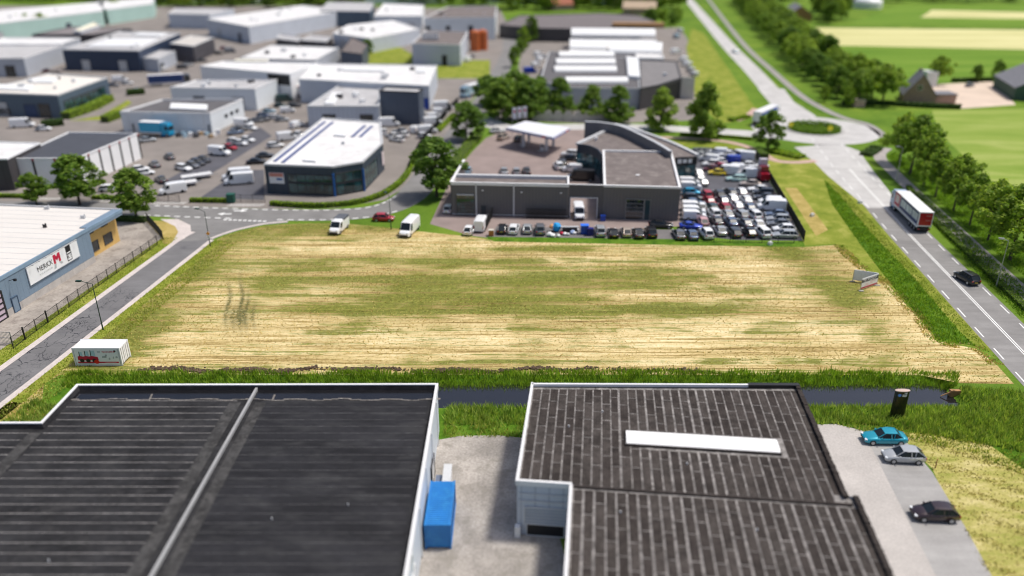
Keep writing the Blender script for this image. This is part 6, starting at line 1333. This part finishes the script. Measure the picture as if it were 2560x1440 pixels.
# trucks ---------------------------------------------------------
def lorry(label, px, ang_, boxcol, sidecol, cabcol, L=13.4, z=Z3 + .01, rear=None, art=False, world=None):
    c = world or P(*px); e = empty('lorry', (c.x, c.y, z), R(ang_)); tag(e, label, 'lorry')
    def b(n, cc, d, mt, par=None): return MB().box(cc, d).build(n, mt, par or e, world=False)
    x0, x1 = -L / 2, L / 2 - .2
    bx = b('trailer_box', ((x0 + x1) / 2, 0, 2.55), (x1 - x0, 2.5, 2.7), boxcol); b('chassis', ((x0 + x1) / 2, 0, .95), (x1 - x0, .9, .3), PLAST)
    b('trailer_roof', ((x0 + x1) / 2, 0, 3.93), (x1 - x0 + .03, 2.56, .06), TRIM_W, bx)
    for s in (1, -1):
        b('side_skirt', ((x0 + x1) / 2, s * 1.235, 1.12), (x1 - x0, .06, .3), TRIM_W, bx)
        if art:
            b('side_panel', (x0 + (x1 - x0) * .39, s * 1.262, 2.6), ((x1 - x0) * .74, .02, 2.3), sidecol, bx); b('red_panel', (x0 + (x1 - x0) * .885, s * 1.262, 2.6), ((x1 - x0) * .215, .02, 2.4), RED, bx)
            for f, w_ in ((.13, .21), (.37, .22), (.60, .2)): b('pale_window_print', (x0 + (x1 - x0) * (f + .02), s * 1.276, 2.75), ((x1 - x0) * w_, .012, 1.3), M('pale_print', (.60, .66, .68), .5, .25, .8), bx)
            b('emblem', (x0 + (x1 - x0) * .885, s * 1.276, 2.75), (1.9, .012, 1.5), M('pale_pink_print', (.75, .62, .60), .5, .1, 1), bx)
            text(bx, 'TRANSPORT', (x0 + 4, s * 1.29, 2.7), (-s, 0, 0), (0, 0, 1), .9, INK) if False else None
        else: b('side_panel', ((x0 + x1) / 2, s * 1.262, 2.5), (x1 - x0 - .3, .02, 2.3), sidecol, bx)
    if rear: b('rear_door', (x0 - .02, 0, 2.6), (.05, 2.15, 2.3), rear, bx); [b('rear_print', (x0 - .05, -.45, zz), (.02, .9, .14), M('faded_print', (.45, .2, .2), .6), bx) for zz in (3.25, 2.4)]
    b('bumper', (x0 - .02, 0, .7), (.12, 2.3, .3), PLAST)
    for s in (1, -1): b('tail_light', (x0 - .07, s * .9, .72), (.05, .4, .16), LAMPR)
    cb = b('cab', (x1 + 1.25, 0, 2.0), (2.1, 2.45, 2.5), cabcol); b('cab_roof', (x1 + 1.1, 0, 3.45), (1.7, 2.2, .5), cabcol, cb); b('windscreen', (x1 + 2.31, 0, 2.35), (.04, 2.2, 1.1), CGLASS, cb); b('cab_base', (x1 + 1.0, 0, .75), (2.5, 2.4, .6), M('blue_skirt', (.0, .22, .52), .4), cb)
    for s in (1, -1): b('side_window', (x1 + 1.6, s * 1.235, 2.5), (.9, .03, .9), CGLASS, cb)
    for x in (x0 + 1.2, x0 + 2.5, x0 + 3.8, x1 - .6, x1 + 1.6):
        for s in (1, -1):
            w_ = MB(); w_.tube((x, s * .85, .5), (x, s * 1.24, .5), .5, n=16); w = w_.build('wheel', RUB, e, world=False); q = MB(); q.tube((x, s * 1.1, .5), (x, s * 1.25, .5), .28, n=12); q.build('rim', RIM, w, world=False)
    return e
p0 = (P(2289, 583) + P(2325, 583)) / 2; dirr = (Rc[46] - Rc[38]).normalized(); aa = math.degrees(math.atan2(dirr.y, dirr.x)) + 1
ctr = p0 + Vector((math.cos(R(aa)), math.sin(R(aa)), 0)) * 6.8
lorry('articulated lorry with white roof, blue side and red rear door on the main road', None, aa, TRIM_W, M('navy_tarp', (.015, .04, .16), .5), M('cab_blue_white', (.35, .45, .60), .35), rear=sheen('red_door', (.42, .0, .015), .4), art=True, world=ctr)
ta, tb = P(1886, 284, 3.9), P(1943, 259, 3.9); tc = (ta + tb) / 2; tc.z = 0; lorry('white and blue lorry leaving the roundabout', None, math.degrees(math.atan2(tb.y - ta.y, tb.x - ta.x)), TRIM_W, M('blue_tarp', (.03, .08, .40), .5), paint('white'), min(13., (tb - ta).length), world=tc)
lorry('white box lorry standing by the street behind the long grey hall', (1187, 238), 235, TRIM_W, paint('pale blue'), paint('pale blue'), 9.0)
lorry('red and white lorry beside the tall white hall', (750, 243), 175, RED, TRIM_W, paint('white'), 9.0); lorry('blue flatbed lorry on the lane behind the slate office', (418, 214), 20, BIN_B, M('dark_blue_tarp', (.02, .05, .16), .6), paint('dark grey'), 12.0)
lorry('light blue removal truck beside the white hall', (386, 340), -10, paint('sky blue'), paint('sky blue'), paint('sky blue'), 6.5)
# pickup bed on the white camper: dark rear cover
b_ = MB(); b_.box((-1.35, 0, 1.75), (2.6, 1.9, 1.35)); b_.build('rear_cover', M('grey_canvas', (.10, .11, .13), .7), rvw, world=False)
# flatbed trailers in the car yard
def flatbed(label, px, a, L):
    c = P(*px); e = empty('trailer', (c.x, c.y, Z4), R(a)); tag(e, label, 'trailer'); MB().box((0, 0, .75), (L, 2.1, .12)).build('bed', TRIM_W, e, world=False); MB().box((L / 2 + .6, 0, .55), (1.4, .1, .1)).build('drawbar', STEEL, e, world=False)
    for s in (1, -1):
        MB().box((0, s * 1.04, .9), (L, .04, .3)).build('side_board', TRIM_W, e, world=False)
        for x in (-.5, .4): MB().tube((x, s * .85, .33), (x, s * 1.1, .33), .33, n=14).build('wheel', RUB, e, world=False)
flatbed('empty white flatbed trailer lying along the yard entrance', (494, 447), 32, 6.5); flatbed('short white flatbed trailer behind the white pickup', (466, 465), 30, 4.6); vehicle('van', (432, 475), 212, 'white', 'white pickup truck at the car yard gate', full=False)

# ================================================================ STREET FURNITURE AND PROPS
# advertising container
def container(name, label, c, rz, L, W_, H_, mat, parent_z=Z2):
    e = empty(name, (c.x, c.y, parent_z), rz); tag(e, label, 'container')
    def b(n, cc, d, mt, par=None): return MB().box(cc, d).build(n, mt, par or e, world=False)
    bd = b('body', (0, 0, H_ / 2 + .06), (L - .16, W_ - .16, H_ - .22), mat)
    for sx in (1, -1):
        for sy in (1, -1): b('corner_post', (sx * (L / 2 - .08), sy * (W_ / 2 - .08), H_ / 2), (.16, .16, H_ - .01), mat)
    for sy in (1, -1):
        b('bottom_rail', (0, sy * (W_ / 2 - .06), .1), (L - .34, .12, .18), mat); b('top_rail', (0, sy * (W_ / 2 - .06), H_ - .07), (L - .34, .12, .12), mat)
    m = MB(); n = int(L / .28)
    for i in range(n): m.box((-L / 2 + .3 + (L - .6) * i / (n - 1), 0, H_ - .03), (.12, W_ - .4, .05))
    m.build('roof_ribs', mat, bd, world=False)
    if 'blue' in name:
        for sy in (1, -1):
            m = MB()
            for i in range(18): m.box((-L / 2 + .3 + (L - .6) * i / 17, sy * (W_ / 2 - .07), H_ / 2), (.16, .05, H_ - .45))
            m.build('side_ribs', mat, bd, world=False)
    for s in (1, -1): b('door', (L / 2 - .06, s * W_ * .235, H_ / 2 + .03), (.06, W_ * .43, H_ - .36), mat)
    for k in (-.8, -.35, .35, .8):
        m = MB(); m.tube((L / 2, k * W_ / 2 * .9, .2), (L / 2, k * W_ / 2 * .9, H_ - .2), .025, n=6); m.build('lock_bar', STEEL, e, world=False)
    return e, bd
CW = M('container_white', (.80, .81, .82), .45, .03, .8)
ca, cb_ = P(190, 915), P(306, 915); ac = math.atan2((cb_ - ca).y, (cb_ - ca).x); cc = (ca + cb_) / 2 + Vector((0, 1.25, 0))
e, bd = container('advertising_container', 'white container with red machine advert beside the cracked side road', cc, ac, 6.0, 2.44, 2.55, CW)
fo = Vector((-3.0, -1.235, 0)); fx, fz = Vector((1, 0, 0)), Vector((0, 0, 1))
def fp_(n, pts, mt, l=.012): 
    x = face_poly(e, n, fo + Vector((0, 0, 0)), fx, fz, pts, mt, l); 
    for v_ in x.data.vertices: v_.co += ORG[e.name]
    return x
fp_('advert_board', [(.25, .18), (5.75, .18), (5.75, 2.42), (.25, 2.42)], SGN, .01)
fp_('red_stripe', [(.45, .42), (5.6, .42), (5.6, .62), (.45, .62)], RED, .02); fp_('grey_base', [(.5, .25), (2.6, .25), (2.4, .38), (.5, .38)], GREYP, .02)
for i in range(3):
    x = .55 + i * .72; s = .8 + .1 * i
    fp_('machine_print', [(x, .8), (x + 1.15 * s, .85), (x + 1.1 * s, 1.3), (x + .35, 1.45), (x, 1.35)], RED, .018 + .003 * i); fp_('cab_print', [(x + .25, 1.45), (x + .85 * s, 1.4), (x + .8 * s, 2.0 + .1 * i), (x + .3, 2.0 + .1 * i)], M('sky_print', (.45, .66, .72), .4), .02 + .003 * i)
    fp_('frame_print', [(x + .22, 1.4), (x + .32, 1.4), (x + .36, 2.05 + .1 * i), (x + .26, 2.05 + .1 * i)], INK, .022 + .003 * i)
    fp_('wheel_print', [(x + .6 * s + .28 * math.cos(a), .78 + .28 * math.sin(a)) for a in [6.283 * k / 14 for k in range(14)]], INK, .03 + .003 * i)
fp_('hub_print', [(2.85 + .32 * math.cos(a), .62 + .3 * math.sin(a)) for a in [6.283 * k / 16 for k in range(16)]], M('bright_red_print', (.72, .01, .01), .4), .045)
text(e, 'NOORT', ORG[e.name] + fo + Vector((4.55, -.02, 2.0)), fx, fz, .36, RED, sx=1.25); 
fp_('grey_word', [(3.15, 1.93), (3.55, 1.93), (3.55, 2.1), (3.15, 2.1)], GREYP, .02); fp_('round_mark', [(5.35 + .15 * math.cos(a), 2.1 + .15 * math.sin(a)) for a in [6.283 * k / 12 for k in range(12)]], INK, .02)
for x, z, w_ in ((3.6, 1.3, .6), (4.0, 1.5, .3), (4.4, 1.05, .25), (4.95, 1.2, .2), (5.3, 1.25, .3)): fp_('small_print', [(x, z - .16), (x + w_, z - .12), (x + w_ * .9, z + .16), (x + .05, z + .12)], GREYP, .02)
fp_('stripe_text', [(3.9, .5), (5.3, .5), (5.3, .55), (3.9, .55)], M('pink_print', (.75, .4, .42), .5), .026)
# blue container and the white things behind it, beside the black roofed warehouse
c = Vector((-6.55, 57.6, 0)); e, bd = container('blue_container', 'bright blue container standing against the black roofed warehouse', c, R(90), 6.2, 2.35, 2.7, M('container_blue', (.015, .18, .50), .5, .12, .6, dirt=(.03, .24, .55)))
e2 = empty('white_cabinet', (-6.7, 62.6, Z2)); tag(e2, 'white cabinet and beam standing behind the blue container', 'cabinet'); MB().box((-6.3, 62.5, 1.1), (.7, 2.6, 2.2)).build('body', TRIM_W, e2); MB().box((-6.3, 62.5, 2.24), (.8, 2.7, .08)).build('lid', TRIM_G, e2); MB().box((-7.1, 62.2, .8), (.7, 1.6, 1.6)).build('side_box', M('dusk_blue', (.12, .15, .22), .6), e2)
# for sale board
fsb = empty('for_sale_board', P(2165, 712)); tag(fsb, 'white V shaped for sale board with red bottom edge on the mown plot', 'sign board')
q1, q2, q3 = P(2150, 727), P(2191, 713), P(2131, 703)
BG = M('board_back', (.86, .87, .89), .6, .05, 1)
for a, b, front in ((q1, q2, True), (q3, q2 + Vector((-.05, .2, 0)), False)):
    d = (b - a); d.z = 0; L = d.length; d.normalize(); n = Vector((d.y, -d.x, 0)); mid = (a + b) / 2
    bb = MB().box((mid.x, mid.y, 1.12), (L, .07, 1.75), math.atan2(d.y, d.x)).build('board', SGN if front else BG, fsb)
    for q in (a, b): MB().box((q.x, q.y, .93), (.09, .09, 1.86)).build('post', STEEL, fsb); MB().box((q.x + n.x * .2, q.y + n.y * .2, .06), (.7, .3, .12)).build('foot', CONCW, fsb)
    if front:
        o0 = Vector((a.x, a.y, .25)) + n * .036
        face_poly(fsb, 'dark_band', o0, d, UPZ, [(.05, 1.05), (L - .05, 1.05), (L - .05, 1.55), (.05, 1.55)], M('navy_print', (.012, .012, .05), .5)); face_poly(fsb, 'red_band', o0, d, UPZ, [(.05, .03), (L - .05, .03), (L - .05, .27), (.05, .27)], RED)
        text(fsb, 'TE KOOP', o0 + d * L * .48 + UPZ * 1.31 + n * .02, d, UPZ, .56, SGN, sx=L * .84 / (.56 * 4.1))
        for x0, x1, z0 in ((.25, .42, .6), (.52, .85, .78), (.2, .5, .4), (.55, .7, .5)): face_poly(fsb, 'faint_print', o0, d, UPZ, [(L * x0, z0), (L * x1, z0), (L * x1, z0 + .1), (L * x0, z0 + .1)], M('pale_pink', (.78, .55, .55), .5))
# black pylon
c = P(2241, 1043); py = empty('sign_pylon', c); tag(py, 'tall black oval sign pylon in the reeds by the ditch', 'sign pylon')
ov = [(c.x + 0.82 * math.cos(t), c.y + .28 * math.sin(t)) for t in [6.283 * k / 24 for k in range(24)]]
MB().prism(ov, -.05, 3.5).build('column', sheen('black_gloss', (.006, .006, .008), .25, 0, .3), py); MB().prism(offset(ccw(ov), .03), 3.5, 3.57).build('cap', M('copper_cap', (.55, .42, .36), .5), py)
BLU = M('blue_logo', (.10, .28, .75), .4)
MB().tube((c.x - .35, c.y - .2, 3.05), (c.x - .35, c.y - .29, 3.05), .18, n=16).build('round_logo', BLU, py)
for x, z, w_ in ((.2, 3.1, .5), (.18, 2.94, .45), (.3, 3.32, .3)): MB().box((c.x + x, c.y - .27, z), (w_, .05, .1)).build('lettering_bar', TRIM_W, py)
# lamps
GREENP = M('dark_green_paint', (.02, .05, .035), .5)
def lamp(label, px, h_, mat, arm, name='street_lamp'):
    c = P(*px); e = empty(name, c); tag(e, label, 'street lamp'); MB().tube(c, c + Vector((0, 0, 1.2)), .11, .09).build('base', mat, e); MB().tube(c + Vector((0, 0, 1.2)), c + Vector((0, 0, h_)), .075, .05).build('pole', mat, e)
    if arm: t = c + Vector((0, 0, h_ - .05)); q = t + Vector((*arm, .35)); MB().tube(t, q, .04).build('arm', mat, e); d = Vector((*arm, 0)).normalized(); MB().box(q + d * .3, (.75, .34, .16), math.atan2(arm[1], arm[0])).build('lamp_head', mat, e); MB().box(q + d * .3 - Vector((0, 0, .1)), (.6, .26, .06), math.atan2(arm[1], arm[0])).build('lens', TRIM_W, e)
    return e
lamp('dark green street lamp with arm over the cracked side road', (258, 825), 7.0, GREENP, (-1.6, .2)); 
l2 = lamp('thin street lamp with orange sign at the junction corner', (526, 617), 6.5, GREENP, (-1.2, .5)); c = P(526, 617); MB().box((c.x, c.y - .1, 2.5), (.5, .05, .5), 0, Matrix.Rotation(R(45), 3, 'Y')).build('orange_sign', M('orange_sign', (.75, .30, .03), .5), l2); MB().box((c.x, c.y - .1, 1.9), (.4, .05, .45)).build('white_sign', TRIM_W, l2)
lamp('thin street lamp beside the red hatchback', (978, 573), 6.5, GREENP, (-.6, .9)); lamp('grey lamp post in the hedge by the cycle path', (2490, 717), 7.6, STEEL, (-.7, .2)); lamp('grey lamp post between the roadside trees near the roundabout', (2240, 455), 7.6, STEEL, (-.7, .2))
# fences
MESHM = M('fence_mesh', (.02, .022, .022), .6)
def fence(label, line, h_, step, mat=BLACK, bars=.16, group=None, heavy=()):
    e = empty('fence', (line[0].x, line[0].y, 0)); tag(e, label, 'fence', group); pts = along(line, step)
    for i, (p, d) in enumerate(pts):
        w_ = .16 if i in heavy else .08; MB().box((p.x, p.y, (h_ + .1) / 2), (w_, w_, h_ + .1 + (.2 if i in heavy else 0)), math.atan2(d.y, d.x)).build('post', mat, e)
        if i < len(pts) - 1:
            q = pts[i + 1][0]; dd = (q - p); L = dd.length; mid = (p + q) / 2; rz_ = math.atan2(dd.y, dd.x)
            for zz in (.15, h_ - .04): MB().box((mid.x, mid.y, zz), (L - .08, .05, .05), rz_).build('rail', mat, e)
            m = MB(); n = int(L / bars)
            for k in range(1, n): r = p.lerp(q, k / n); m.box((r.x, r.y, h_ / 2), (.022, .022, h_ - .2), rz_)
            m.build('bar_panel', MESHM, e, kind='stuff')
    return e
fl_ = smoothline(PX([(34, 872), (100, 822), (200, 749), (300, 678), (409, 602)]), 3)
fence('black bar fence between the company yard and the cracked side road', fl_, 1.7, 2.55, heavy=(1, 3))
fence('black bar fence at the far end of the company yard', smoothline(PX([(409, 602), (390, 578), (366, 553)]), 2), 1.9, 2.4, bars=.06)
ga = empty('yard_gate', P(20, 866)); tag(ga, 'grey barred yard gate at the fence end by the frame edge', 'gate'); p, q = P(-40, 858), P(33, 862)
for f in (0, .5, 1): r = p.lerp(q, f); MB().box((r.x, r.y, .95), (.08, .08, 1.9)).build('gate_post', STEEL, ga)
for zz in (.15, 1.0, 1.85): MB().box((*((p + q) / 2).xy, zz), ((q - p).length, .06, .06), math.atan2((q - p).y, (q - p).x)).build('gate_rail', STEEL, ga)
for k in range(22): r = p.lerp(q, (k + .5) / 22); MB().box((r.x, r.y, 1.0), (.04, .04, 1.7)).build('gate_bar', STEEL, ga)
fence('tall black mesh fence along the outer side of the sales lot', smoothline(PX([(1886, 390), (1925, 455), (1975, 542), (2011, 607)]), 4), 2.0, 2.6, bars=.055); fence('tall mesh fence along the field side of the sales lot', smoothline(PX([(1705, 604), (1850, 607), (2011, 609)]), 3), 1.3, 2.8, bars=.4)
fence('short black fence between the white van and the cars', smoothline(PX([(1215, 575), (1235, 533)]), 2), 1.9, 2.4, bars=.05); fence('dark fence along the street side of the van compound', smoothline(PX([(1020, 432), (1056, 360), (1085, 330), (1118, 285), (1150, 255)]), 3), 2.0, 3.0, bars=.1); fence('dark fence between the street and the car yard', smoothline(PX([(395, 503), (470, 508)]), 2), 1.6, 2.5, bars=.2); fence('dark fence in front of the tall vans', smoothline(PX([(572, 505), (690, 506)]), 2), 1.6, 2.5, bars=.2)
# odds and ends in the row of cars
def bin_(label, px, col, s=1.0, name='wheelie_bin', lid=None):
    c = P(*px); e = empty(name, (c.x, c.y, Z4)); tag(e, label, 'bin'); MB().box((c.x, c.y, .55 * s), (.9 * s, .75 * s, 1.0 * s)).build('tub', col, e); MB().box((c.x, c.y, 1.1 * s), (.98 * s, .82 * s, .1 * s)).build('lid', lid or col, e)
    for k in (-.3, .3): MB().tube((c.x + k, c.y + .3, .12), (c.x + k + .08, c.y + .3, .12), .11, n=8).build('wheel', RUB, e)
bin_('large bright blue bin beside the silver SUV', (1461, 584), BIN_B, 1.5, lid=M('mid_blue', (.03, .16, .75), .5)); bin_('dark blue bin between the bright blue bin and the silver SUV', (1475, 588), M('navy_plastic', (.005, .008, .16), .5), 1.2); bin_('blue tub by the dealership wall', (1507, 552), BIN_B, 1.0); bin_('orange and grey crate bin beside the white van', (1228, 589), M('orange_plastic', (.50, .18, .05), .6), 1.0, 'crate_bin', lid=M('pale_lid', (.55, .52, .45), .7)); bin_('dark green cabinet at the car yard hedge', (579, 506), M('green_box', (.01, .09, .06), .5), 1.6, 'cabinet')
tp = empty('scrap_pile', P(1395, 585)); tag(tp, 'heap of blue tarpaulin, white sacks and scrap between the parked cars', 'scrap heap')
rnd = random.Random(3); c0 = P(1395, 582)
def lump(c, r, mat, n, sq=.7):
    m = MB(); ns = 10
    for j in range(6):
        t = math.pi * j / 5
        for i in range(ns): a = 6.283 * i / ns; k = r * rnd.uniform(.8, 1.15); m.v.append(Vector((c.x + k * math.sin(t) * math.cos(a), c.y + k * math.sin(t) * math.sin(a), c.z + r * sq * math.cos(t))))
    for j in range(5):
        for i in range(ns): k = (i + 1) % ns; m.f.append((j * ns + i, (j + 1) * ns + i, (j + 1) * ns + k, j * ns + k))
    m.build(n, mat, tp)
lump(P(1391, 567, .9) , .85, M('tarp_blue', (.0, .30, .68), .5), 'tarpaulin', 1.0); lump(P(1381, 566, 1.0), .6, M('tarp_orange', (.70, .35, .15), .6), 'orange_sack')
for x, y, r, mt in ((1374, 585, .6, TRIM_W), (1382, 588, .5, TRIM_W), (1396, 589, .4, TRIM_W), (1404, 583, .4, RED), (1412, 584, .4, TRIM_W), (1420, 585, .35, TRIM_G), (1432, 580, .5, M('pale_blue_bag', (.35, .45, .7), .6)), (1436, 582, .4, TRIM_W), (1442, 574, .45, TRIM_W)): lump(P(x, y, r * .7), r, mt, 'sack')
a, b = P(1402, 568, .9), P(1447, 567, .9); MB().box((*((a + b) / 2).xy, .95), ((b - a).length, .5, .12)).build('steel_beam', TRIM_G, tp); MB().box((*((a + b) / 2).xy, .45), ((b - a).length * .8, 1.2, .8)).build('trailer_frame', BLACK, tp)
# materials outside the white hall
wp = empty('yard_pallets', P(470, 338)); tag(wp, 'pallets and white drums stacked outside the white hall', 'pallets')
for i in range(14): c = P(440 + i * 8 + rnd.uniform(-3, 3), 340 + rnd.uniform(-6, 5)); s = rnd.uniform(.6, 1.3); MB().box((c.x, c.y, s / 2), (1.1, 1.0, s), rnd.uniform(0, 1)).build('pallet_load', rnd.choice((TRIM_W, M('pallet_wood', (.35, .25, .15), .9), TRIM_D, paint('pale blue'))), wp)
# red tractor unit parts at the lot corner
c = P(1905, 452); rl = empty('red_machine', (c.x, c.y, Z4)); tag(rl, 'red and grey lifting machine parked at the lot fence', 'machine'); MB().box((c.x, c.y, 1.3), (2.0, 3.2, 1.4), .1).build('chassis', sheen('machine_red', (.38, .0, .02), .4), rl); MB().box((c.x, c.y + .3, 2.7), (1.8, 2.0, 1.4), .1).build('cab', sheen('machine_maroon', (.20, .01, .03), .4), rl); MB().box((c.x + .1, c.y + 1.2, 4.0), (1.7, 1.2, 1.4), .1).build('upper_box', M('machine_grey', (.50, .46, .52), .6), rl)
for s in (-1, 1):
    for t in (-1, 1): MB().tube((c.x + s * .85, c.y + t, .45), (c.x + s * 1.1, c.y + t, .45), .45, n=12).build('wheel', RUB, rl)
cq = P(2145, 266); hs = empty('garden_shed', (cq.x, cq.y, 0)); tag(hs, 'small orange pink hut on the verge before the farm garden', 'hut'); MB().box((cq.x, cq.y, 1.0), (3.2, 2.4, 2.0)).build('wall', M('hut_pink', (.68, .45, .34), .8), hs); MB().box((cq.x, cq.y, 2.1), (3.6, 2.8, .2)).build('roof', M('hut_roof', (.68, .55, .42), .8), hs)
gr2 = empty('grey_tank', P(1175, 45)); 
bpy.data.objects.remove(gr2)
c = P(885, 140); st = empty('white_ball_lamp', (c.x, c.y, 0)); tag(st, 'white round tank top on a post beside the dark slate block', 'tank'); MB().tube((c.x, c.y, 0), (c.x, c.y, 3.4), .25, n=8).build('post', STEEL, st); MB().tube((c.x, c.y, 3.3), (c.x, c.y, 5.0), 1.3, 1.2, 16).build('tank', TRIM_W, st)
for i, (x, y, s) in enumerate(((2150, 508, .4), (2030, 541, .35), (1925, 612, .35))):
    c = P(x, y); lump_ = MB(); lump_.box((c.x, c.y, .25), (s * 2, s * 1.6, .5), .4)
    lump_.box((c.x, c.y, .55), (s * 1.2, s, .2), .2); o = lump_.build('white_sack', TRIM_W); tag(o, ('pale litter bag on the verge grass', 'white sack lying on the straw strip of the verge', 'white sack at the field side of the lot fence')[i], 'sack')
# brown post beside the silver hatchback
c = P(2338, 1170); o = MB().tube(c, c + Vector((0, 0, 1.1)), .06, n=6).build('marker_post', M('rust_post', (.35, .14, .06), .8)); o2 = tag(o, 'short rust brown marker post beside the parking strip', 'post')
c = P(2355, 984); m = MB(); m.tube(P(2352, 990, -.5), P(2386, 976, .25), .07, n=6); m.box(P(2386, 984, -.3), (1.2, .5, 1.0)); o = m.build('culvert_board', WOOD); tag(o, 'broken timber board at the ditch end', 'board')
